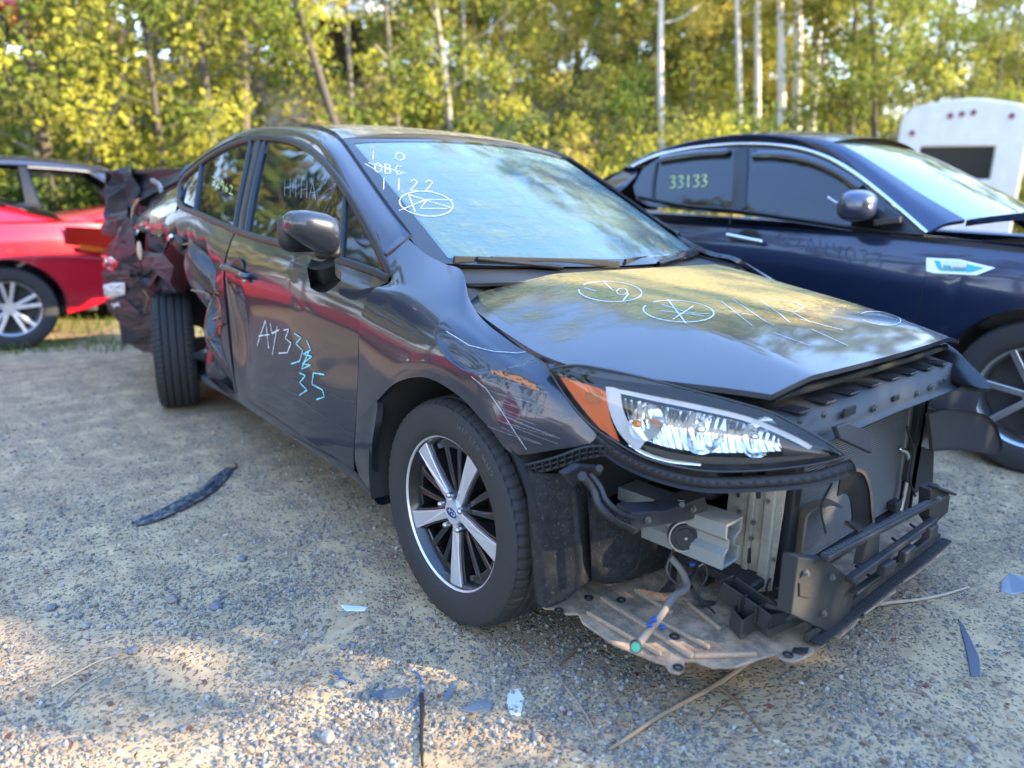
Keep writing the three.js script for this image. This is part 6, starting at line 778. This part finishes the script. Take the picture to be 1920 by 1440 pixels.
  for (const L of [[[1240, 300], [1300, 290], [1368, 286]], [[1414, 291], [1470, 292], [1525, 304], [1580, 330], [1615, 354]]]) kStrip(L, 0.045, 0.014, phy([0.008, 0.008, 0.012], { roughness: 0.1, clearcoat: 1 }), 'window_visor', 0.006);
  for (const L of [[[1372, 396], [1362, 440], [1354, 490], [1350, 560]], [[1738, 440], [1738, 500], [1730, 550], [1716, 605]]]) kStrip(L, 0.006, 0.0008, rubber, 'door_gap_shade', 0.0008);  // dark strips laid on the uncut side, standing for shade in the door gaps
  mesh('sail_panel', zS_swap(kZ, () => polySide(ks([[1660, 388], [1700, 412], [1730, 436], [1680, 432], [1650, 428]]), 0.0)), trimBlack, blue);
  // mirror, handle, badge
  const mc = kSide(1610, 386); mc.z += 0.14; const mg = new THREE.SphereGeometry(1, 32, 22), MP = mg.attributes.position; for (let i = 0; i < MP.count; i++) { const s = (v, e) => Math.sign(v) * Math.pow(Math.abs(v), e); MP.setXYZ(i, s(MP.getX(i), 0.8) * 0.075, s(MP.getY(i), 0.75) * 0.068 * (MP.getZ(i) > 0 ? 1 : 1), s(MP.getZ(i), 0.75) * 0.115); } mg.computeVertexNormals(); mg.scale(1.15, 1.1, 1.15); mg.rotateY(0.3); const km = new THREE.Group(); km.name = 'door_mirror'; blue.add(km); const mp = PZ(1607, 386, mc.z); mg.translate(mp.x, mp.y, mp.z); mesh('mirror_cap', mg, phy([0.05, 0.06, 0.10], { metalness: 0.5, roughness: 0.3, clearcoat: 1 }), km);
  mesh('mirror_lamp', tube([[1552, 370], [1572, 382], [1596, 391], [1612, 394]].map(([x, y]) => PZ(x, y, mp.z + 0.075)), 0.006, 20, 6), lampWhite, km); mesh('mirror_arm', bar(PZ(1640, 418, mp.z - 0.06), PZ(1690, 412, -1.72), 0.05, 0.03), trimBlack, km);
  const hd = new THREE.Group(); hd.name = 'door_handle'; blue.add(hd); const hp = [[1370, 441], [1385, 444], [1410, 449], [1432, 453]].map(([x, y]) => { const p = kSide(x, y); p.z += 0.03; return p; }); mesh('grip', capTube(hp, 0.013), chrome, hd); const hcup = kSide(1404, 444), cg = new THREE.SphereGeometry(1, 20, 12); cg.scale(0.075, 0.042, 0.005); cg.translate(hcup.x, hcup.y, hcup.z); mesh('handle_recess_shade', cg, trimBlack, hd);  // the flat black oval stands for shade in the handle cup
  const bd = new THREE.Group(); bd.name = 'fender_badge'; blue.add(bd); const bs2 = zS_swap(kZ, () => polySide(ks([[1738, 483], [1800, 486], [1868, 502], [1832, 516], [1752, 512], [1738, 508]]), -0.008)); mesh('badge_plate', bs2, std([0.6, 0.62, 0.64], 0.25, 0.9), bd); mesh('badge_inlay', zS_swap(kZ, () => polySide(ks([[1752, 488], [1800, 491], [1846, 502], [1822, 510], [1762, 507]]), -0.011)), std([0.05, 0.36, 0.38], 0.35, 0.3), bd); mesh('badge_tablet', zS_swap(kZ, () => polySide(ks([[1764, 489], [1816, 493], [1812, 504], [1768, 502]]), -0.013)), std([0.5, 0.52, 0.54], 0.3, 0.8), bd);
  const et = new TextGeometry('eco', { font: fontB, size: 0.014, depth: 0.001, curveSegments: 3 }); const ep = kSide(1770, 501); et.rotateY(0); et.translate(ep.x, ep.y, ep.z + 0.016); mesh('badge_lettering', et, std([0.02, 0.30, 0.32], 0.4), bd); const ht = new TextGeometry('hybrid', { font: fontB, size: 0.011, depth: 0.001, curveSegments: 3 }); const hq = kSide(1789, 503); ht.translate(hq.x, hq.y, hq.z + 0.016); mesh('badge_lettering', ht, std([0.30, 0.31, 0.32], 0.4), bd);
  // sprung hood and the dark gap under it
  const hn = [PZ(1812, 412, kz + 0.70), PZ(1870, 404, kz + 0.76), PZ(1930, 398, kz + 0.80)], ex = hn[2].clone().sub(hn[1]).normalize(); hn.push(hn[2].clone().addScaledVector(ex, 0.55)); mesh('hood', geoGrid(loft([hn, hn.map((p) => V3(p.x, p.y + 0.03, kz + (p.z - kz) * 0.3)), hn.map((p) => V3(p.x, p.y + 0.03, kz - (p.z - kz) * 0.3)), hn.map((p) => V3(p.x, p.y, 2 * kz - p.z))], 20, 16), { thick: 0.03, dir: V3(0, -1, 0), flip: true }), bluePaint, blue);
  mesh('engine_bay', rbox(1.0, 0.4, 1.45, wx + 0.05, 0.82, kz, 0.05), darkIn, blue); const fg = gridFn((u, v) => { const x = lerp(0.0, wx + 0.9, u), b = kBelt(x); return V3(x, b - 0.001 + 0.02 * Math.sin(v * 1.5), kZ(x, b) - 0.13 * v); }, 20, 5); mesh('fender_top', geoGrid(fg, { flip: true }), bluePaint, blue);
}
// ---------------------------------------------------------------- crayon writing, scratches, dust (laid on the surfaces they mark)
const caster = new THREE.Raycaster(); scene.updateMatrixWorld(true);
const hitAt = (px, py, targets) => { caster.set(V3(...CAM.p), ray(px, py).normalize()); const h = caster.intersectObjects(targets, false)[0]; if (!h) return null; const n = h.face.normal.clone().transformDirection(h.object.matrixWorld); if (n.dot(caster.ray.direction) > 0) n.negate(); return { p: h.point, n }; };
const ribbon = (line, targets, w, lift = 0.0026) => { // stroke of width w lying on the target surface
  const L = []; for (let i = 0; i < line.length - 1; i++) { const [a, b] = line[i], [c, d] = line[i + 1], n = Math.max(1, Math.round(Math.hypot(c - a, d - b) / 4)); for (let k = 0; k < n; k++) L.push([a + (c - a) * k / n, b + (d - b) * k / n]); } L.push(line[line.length - 1]);
  const H = L.map(([x, y]) => hitAt(x, y, targets)).filter(Boolean); if (H.length < 2) return null; const A = [], B = []; H.forEach((h, i) => { const t = H[Math.min(H.length - 1, i + 1)].p.clone().sub(H[Math.max(0, i - 1)].p); const s = t.cross(h.n).normalize().multiplyScalar(w / 2 * (0.55 + 0.9 * Math.abs(n2(i * 0.35, w * 1000 + line[0][0])))); const q2 = h.p.clone().addScaledVector(h.n, lift); A.push(q2.clone().add(s)); B.push(q2.clone().sub(s)); });
  return geoGrid([A, B], {}); };
const STR = { 0: [[[.5, 0], [.1, .2], [.05, .7], [.4, 1], [.85, .8], [.9, .3], [.5, 0]]], 1: [[[.5, 0], [.45, 1]]], 2: [[[.1, .2], [.5, 0], [.9, .2], [.6, .55], [.05, .95], [.95, .95]]], 3: [[[.1, .1], [.7, .0], [.85, .2], [.4, .45], [.9, .65], [.7, .95], [.05, 1]]], 4: [[[.15, 0], [.1, .5], [.85, .45]], [[.75, .1], [.6, 1]]], 5: [[[.9, 0], [.2, .05], [.15, .45], [.7, .5], [.85, .8], [.1, 1]]], 6: [[[.75, 0], [.2, .5], [.25, .95], [.8, .9], [.75, .55], [.25, .6]]], 9: [[[.85, .15], [.4, .0], [.15, .3], [.5, .5], [.85, .2], [.75, 1]]], A: [[[0, 1], [.5, 0], [.95, 1]], [[.15, .65], [.9, .6]]], H: [[[.1, 0], [.05, 1]], [[.9, 0], [.85, 1]], [[.05, .55], [.9, .45]]], R: [[[.1, 1], [.15, 0], [.8, .1], [.75, .45], [.15, .55], [.95, 1]]], B: [[[.1, 1], [.1, 0], [.7, .1], [.6, .45], [.1, .5], [.8, .6], [.7, .95], [.1, 1]]], C: [[[.9, .15], [.4, 0], [.1, .5], [.4, 1], [.95, .85]]], T: [[[.5, 0], [.5, 1]], [[.05, .05], [.95, 0]]], J: [[[.7, 0], [.7, .8], [.3, 1], [.05, .7]]] };
const word = (str, x, y, w, h, dx, dy, gap = 0.25) => { const o = []; let cx = x, cy = y; for (const ch of str) { if (STR[ch]) for (const l of STR[ch]) o.push(l.map(([u, v]) => [cx + u * w, cy + v * h + u * w * dy])); cx += w * (1 + gap); cy += w * (1 + gap) * dy; } return o; };
const oval = (cx, cy, rx, ry, a0 = 0, a1 = 6.4, tilt = 0) => { const o = []; for (let i = 0; i <= 36; i++) { const a = lerp(a0, a1, i / 36), x = Math.cos(a) * rx, y = Math.sin(a) * ry; o.push([cx + x, cy + y + x * tilt]); } return o; };
const chalk = std([0.62, 0.64, 0.66], 0.9), chalkTeal = std([0.22, 0.62, 0.66], 0.8), chalkLime = std([0.52, 0.60, 0.18], 0.85), chalkFaint = std([0.16, 0.19, 0.22], 0.9);
const write = (lines, targets, w, mat, parent) => { const g = lines.map((l) => ribbon(l, targets, w)).filter(Boolean); if (g.length) mesh('crayon_writing', merge(g), mat, parent); };
const by = (root, names) => root.children.filter((c) => names.includes(c.name));
const doorT = [frontDoor], hoodT = [hood], wsT = [windshield], winT = by(car, ['front_window', 'rear_door_window']), fT = [fender];
write([[[483, 648], [499, 600], [505, 653]], [[486, 630], [506, 627]], [[508, 606], [511, 625], [525, 618]], [[521, 611], [512, 665]], [[533, 619], [543, 617], [536, 634], [547, 643], [540, 661], [524, 662]]], doorT, 0.0045, chalk, car);
write([[[553, 625], [566, 633], [556, 644], [569, 657], [563, 677], [547, 682]], [[563, 699], [574, 704], [563, 717], [577, 731], [562, 741]], [[609, 702], [589, 699], [586, 720], [606, 731], [609, 744], [594, 749]], [[576, 638], [584, 656], [570, 664], [586, 668], [568, 682], [584, 684], [566, 692], [580, 660]]], doorT, 0.0048, chalkTeal, car);
write([oval(1144, 548, 59, 19, -2.6, 3.2, 0.05), [[1096, 541], [1118, 547]], [[1132, 530], [1150, 547]], oval(1166, 548, 10, 6), [[1178, 552], [1168, 566]], oval(1272, 585, 66, 20, -2.4, 3.5, 0.06), [[1252, 563], [1286, 608]], [[1238, 584], [1320, 594]], [[1240, 572], [1290, 588], [1330, 590]], [[1262, 600], [1300, 575]]], hoodT, 0.0042, std([0.52, 0.55, 0.60], 0.9), car);
write([[[1352, 566], [1410, 612]], [[1366, 585], [1412, 592]], [[1374, 563], [1438, 606], [1452, 611]], [[1425, 565], [1462, 590], [1480, 606]], [[1440, 562], [1486, 566], [1508, 578], [1490, 586], [1462, 582]], [[1484, 586], [1520, 606]], oval(1650, 598, 38, 12, -2.8, 2.6, 0.12), [[1500, 600], [1580, 620]], [[1450, 625], [1520, 650]], [[1520, 618], [1590, 650]]], hoodT, 0.0034, std([0.40, 0.44, 0.52], 0.8), car);
write([...word('1O0', 690, 284, 20, 15, 0.1, 0.05).slice(0, 3), [[684, 308], [702, 318]], ...word('0BC', 702, 306, 15, 18, 0, 0.10), [[690, 306], [760, 326]], ...word('1122', 712, 334, 16, 22, 0, 0.05, 0.75), oval(799, 383, 50, 23, 0, 6.4, 0.08), [[748, 396], [800, 375], [848, 376]], [[766, 366], [778, 398]], [[766, 366], [850, 392]], [[800, 376], [788, 392], [838, 392]]], wsT, 0.0026, std([0.42, 0.47, 0.50], 0.9), car);
write(word('32962', 398, 330, 7, 17, 0, 0.5, 0.15), winT, 0.005, chalkLime, car); write([...word('H1HA', 534, 335, 13, 34, 0, 0.1, 0.2)], winT, 0.003, chalkFaint, car);
const bT = by(blue, ['rear_door_window']), bD = by(blue, ['body_side']); write(word('33133', 1256, 331, 12, 22, 0, -0.05, 0.22), bT, 0.0075, chalkLime, blue); write([oval(1476, 450, 24, 13), ...word('J', 1470, 442, 14, 14, 0, 0), ...word('A44033', 1510, 444, 20, 28, 0, 0.22, 0.25)], bD, 0.007, std([0.06, 0.08, 0.13], 0.9), blue);
// scrapes ahead of the wheel: fine pale scratches, rusty scuff
{ const r = rng(3), L = []; for (let i = 0; i < 18; i++) { const x = 890 + r() * 70, y = 706 + i * 5.5 + r() * 4, l = 40 + r() * 95, k = 0.22 + r() * 0.16; L.push([[x + i * 0.8, y], [x + l * 0.5, y + l * 0.5 * k + 1], [x + l, y + l * k + 3]]); } write(L.map((l) => l), fT, 0.0009, std([0.22, 0.22, 0.24], 0.6), car); write([[[885, 706], [912, 728], [940, 768], [964, 806], [988, 842]]], fT, 0.0016, std([0.45, 0.45, 0.46], 0.6), car);
  const S = []; for (let i = 0; i < 60; i++) { const t = r(), x = 920 + t * 82, y = 696 + t * 30 - 4 * Math.sin(t * 3) + (r() - 0.5) * 9; S.push([[x, y], [x + 3 + r() * 9, y + 1 + r() * 4]]); } write(S, fT, 0.004, std([0.42, 0.15, 0.05], 0.95), car); write([[[838, 622], [880, 648], [925, 660], [970, 663], [1006, 658]]], fT, 0.0018, std([0.5, 0.5, 0.52], 0.4), car);
  const D = []; for (let i = 0; i < 34; i++) { const x = 470 + r() * 190, y = 690 + r() * 150; if (y < 660 + (x - 470) * 0.5 || y > 735 + (x - 445) * 0.62) continue; D.push([[x, y], [x + 20 + r() * 40, y + 8 + r() * 22]]); } write(D, doorT, 0.0012, std([0.10, 0.10, 0.105], 0.8), car); }
// pollen and dust: thin films with their own ragged outline
const dustFilm = (fn, nu, nv, name, mat, flip) => mesh(name, geoGrid(gridFn(fn, nu, nv), { flip }), mat, car);
const filmMat = (w, h, cover, col, seed) => { const a = tileN(w, h, 1.6, seed, 5), b = tileN(w, h, 9, seed + 4, 3), r = rng(seed); const T2 = tex(w, h, (i, j) => { const k = clamp(cover(i / w, j / h) + a(i, j) * 0.55 + b(i, j) * 0.25, 0, 1); const v = k * (0.75 + 0.25 * b(i, j)); return [v, v, v]; }, { srgb: false }); T2.wrapS = T2.wrapT = THREE.ClampToEdgeWrapping; return new THREE.MeshStandardMaterial({ color: lin(...col), alphaMap: T2, transparent: true, roughness: 0.95, side: THREE.DoubleSide, depthWrite: false }); };
{ const hg = hoodGrid; const at = (u, v) => { const a = v * 50, b = u * 80, i = Math.min(49, Math.floor(a)), j = Math.min(79, Math.floor(b)), p = hg[i][j].clone().lerp(hg[i][j + 1], b - j), q2 = hg[i + 1][j].clone().lerp(hg[i + 1][j + 1], b - j); const o = p.lerp(q2, a - i); o.y += 0.0016; return o; };
  // u runs far (0) to near (1) side, v from cowl to nose; the film is thick by the cowl and fades in ragged tongues
  dustFilm((u, v) => at(lerp(0.02, 0.98, u), lerp(0.01, 0.97, v)), 60, 40, 'pollen_film', filmMat(512, 512, (u, v) => 1.15 - 1.45 * sst(0.42, 0.98, v + 0.25 * Math.abs(u - 0.45)) - 0.9 * sst(0.74, 0.90, u) + 0.25 * sst(0.35, 0.0, v) - 0.35 * sst(0.25, 0.02, u), [0.33, 0.255, 0.09], 401), true);
  dustFilm((u, v) => { const p = wsS(lerp(0.05, 0.95, u), lerp(0.04, 0.95, v)); p.x += 0.001; p.y += 0.0016; return p; }, 40, 30, 'windshield_dust', filmMat(512, 512, (u, v) => 0.34 + 0.38 * sst(0.55, 0.1, u + (1 - v) * 0.3) + 0.18 * sst(0.6, 1.0, v) * sst(0.8, 0.3, u), [0.13, 0.21, 0.205], 421), true);
  dustFilm((u, v) => { const p = roofS(lerp(0.06, 0.94, u), lerp(0.01, 0.95, v)); p.y += 0.0016; return p; }, 40, 30, 'roof_dust', filmMat(256, 256, (u, v) => 0.55 + 0.3 * sst(0.7, 0.2, u), [0.30, 0.26, 0.15], 441), true); }

// ---------------------------------------------------------------- litter on the ground
const gp = (px, py, h = 0) => { let p = PY(px, py, 0); for (let i = 0; i < 4; i++) p = PY(px, py, yardH(p.x, p.z) + h); return p; };
const flatPiece = (name, pts, t, mat, label, cat, lift = 0.004, tilt = 0) => { const P = pts.map(([x, y], i) => { const p = gp(x, y); p.y += lift + tilt * (i % 2); return p; }); return single(name, slab(P, t, V3(0, 1, 0)), mat, label, cat); };
{ const pts = [[250, 986], [290, 975], [340, 952], [385, 925], [412, 898], [432, 880]].map(([x, y]) => gp(x, y)), w = [0.018, 0.028, 0.032, 0.034, 0.034, 0.020]; const A = [], B = [], C = []; pts.forEach((p, i) => { const t = pts[Math.min(5, i + 1)].clone().sub(pts[Math.max(0, i - 1)]), s = V3(-t.z, 0, t.x).normalize().multiplyScalar(w[i]); const l = 0.012 + 0.014 * Math.sin(i * 0.7); A.push(p.clone().add(s).add(V3(0, l * 0.4, 0))); B.push(p.clone().add(V3(0, l + 0.010, 0))); C.push(p.clone().sub(s).add(V3(0, 0.004, 0))); });
  const st = thing('bumper_strip', 'curved black plastic bumper strip with a sandy end lying beside the wreck', 'car part'); mesh('strip_body', geoGrid(loft([A, B, C], 40, 8), { thick: 0.004 }), new THREE.MeshStandardMaterial({ map: dustTex(81, [0.16, 0.18, 0.22], [0.62, 0.59, 0.54], 0.34, [2, 1]), roughness: 0.7, side: THREE.DoubleSide }), st);
  const e = gp(432, 878); const eg = new THREE.SphereGeometry(0.045, 16, 10); eg.scale(0.8, 0.25, 0.6); eg.translate(e.x, e.y + 0.014, e.z); mesh('sand_crust', eg, groundMat, st); }
const stickM = std([0.30, 0.21, 0.13], 0.9), stickP = std([0.42, 0.34, 0.24], 0.9), twigM = std([0.20, 0.12, 0.07], 0.9);
const stick = (pts, r, mat, label, name = 'stick') => { const P = pts.map(([x, y, h]) => gp(x, y).add(V3(0, r + (h ?? 0), 0))); const cv = new THREE.CatmullRomCurve3(P); const g = gridFn((u, v) => { const c = cv.getPoint(v), t = cv.getTangent(v), s = t.clone().cross(V3(0, 1, 0)).normalize(), w = s.clone().cross(t), a = u * 6.2832, k = r * (1 - 0.5 * v) * (1 + 0.18 * n3(c.x * 40, c.z * 40, a)); return c.addScaledVector(s, Math.cos(a) * k).addScaledVector(w, Math.sin(a) * k); }, 8, 40); return single(name, geoGrid(g, {}), mat, label, 'stick'); };
stick([[1612, 1156, .02], [1660, 1140, .01], [1720, 1128], [1770, 1118], [1816, 1104]], 0.0065, stickP, 'pale bare stick poking out from under the undertray');
stick([[1442, 1236, .03], [1400, 1258, .015], [1340, 1290], [1290, 1318], [1230, 1352], [1180, 1386], [1140, 1412]], 0.0075, stickM, 'long brown branch lying ahead of the undertray');
stick([[1345, 1290], [1375, 1312], [1400, 1340], [1428, 1372]], 0.004, twigM, 'dark twig crossing the long branch'); stick([[1390, 1300], [1350, 1330], [1330, 1352]], 0.003, twigM, 'short twig forking off beside the long branch'); stick([[1060, 1290], [1090, 1330], [1110, 1366], [1120, 1390]], 0.004, stickM, 'dry brown stalk on the sunlit gravel'); stick([[1095, 1205], [1065, 1235], [1050, 1250]], 0.004, twigM, 'reddish dry stalk next to the undertray edge');
stick([[95, 1290], [140, 1265], [190, 1240], [230, 1228]], 0.003, stickP, 'dry grass stem at the edge of the gravel', 'grass_stem'); stick([[110, 1330], [150, 1290], [200, 1262]], 0.0025, stickP, 'bent dry grass stem beside the straight one', 'grass_stem');
flatPiece('plastic_shard', [[952, 1298], [972, 1292], [984, 1312], [976, 1342], [958, 1344], [950, 1322]], 0.012, std([0.62, 0.62, 0.58], 0.6), 'chunky off-white plastic shard on the gravel', 'debris'); flatPiece('plastic_shard', [[640, 1136], [690, 1140], [684, 1146], [648, 1146]], 0.006, std([0.6, 0.68, 0.70], 0.4), 'thin pale shard lying near the front wheel', 'debris');
flatPiece('plastic_shard', [[862, 1334], [900, 1312], [926, 1318], [920, 1332], [884, 1338]], 0.005, std([0.16, 0.18, 0.20], 0.4), 'flat grey plastic sheet piece beside the off-white shard', 'debris'); flatPiece('plastic_shard', [[690, 1304], [740, 1290], [778, 1292], [748, 1312], [716, 1314]], 0.004, std([0.10, 0.12, 0.14], 0.4), 'dark grey torn plastic piece by the blue strap', 'debris'); flatPiece('plastic_shard', [[1796, 1160], [1806, 1172], [1820, 1200], [1836, 1236], [1838, 1268], [1820, 1270], [1812, 1225]], 0.005, std([0.09, 0.10, 0.12], 0.45), 'long pointed dark grey shard ahead of the wreck', 'debris'); flatPiece('glass_piece', [[1876, 1092], [1892, 1076], [1922, 1084], [1925, 1110], [1896, 1116], [1876, 1108]], 0.006, phy([0.25, 0.30, 0.34], { roughness: 0.1, clearcoat: 1 }), 'broken clear lens piece on the gravel', 'debris');
flatPiece('plastic_shard', [[828, 1312], [846, 1284], [862, 1276], [856, 1292], [840, 1316]], 0.004, std([0.13, 0.15, 0.18], 0.4), 'narrow grey plastic splinter beside the black rod', 'debris'); stick([[790, 1306], [792, 1340], [790, 1390], [792, 1440]], 0.006, plastic, 'straight black plastic rod on the gravel', 'plastic_rod');
stick([[772, 1256], [786, 1268], [790, 1290], [778, 1320], [758, 1336]], 0.003, std([0.05, 0.12, 0.26], 0.6), 'curled blue strap on the gravel', 'blue_strap'); stick([[632, 1262], [645, 1276], [668, 1284]], 0.004, std([0.06, 0.13, 0.26], 0.6), 'short blue strip near the curled strap', 'blue_strap');
{ const r = rng(19); // larger stones lying loose
  for (let i = 0; i < 26; i++) { const px = 40 + r() * 1850, py = 980 + Math.pow(r(), 0.8) * 430, p = gp(px, py); if (p.z < 0.95 && p.x < 0.95 && p.z > -1) continue; const s = 0.008 + r() * 0.012, g = new THREE.IcosahedronGeometry(s, 2), P = g.attributes.position; for (let k = 0; k < P.count; k++) { const v = V3().fromBufferAttribute(P, k), q2 = 0.8 + 0.35 * n3(v.x * 60 + i, v.y * 60, v.z * 60); P.setXYZ(k, v.x * q2 * 1.2, v.y * q2 * 0.65, v.z * q2); } g.computeVertexNormals(); const gg = mergeVertices(g.deleteAttribute('uv') && g.deleteAttribute('normal') ? g : g); gg.computeVertexNormals(); gg.setAttribute('uv', new THREE.Float32BufferAttribute(new Float32Array(gg.attributes.position.count * 2), 2)); gg.translate(p.x, p.y + s * 0.35, p.z); single('stone', gg, std([[0.22, 0.20, 0.17], [0.16, 0.16, 0.165], [0.28, 0.25, 0.21]][i % 3], 0.9), ['sandy stone lying loose on the gravel', 'dark grey stone lying loose on the gravel', 'pale stone lying loose on the gravel'][i % 3], 'stone', ['loose sandy stones', 'loose dark stones', 'loose pale stones'][i % 3]); } }
renderer.render(scene, camera);
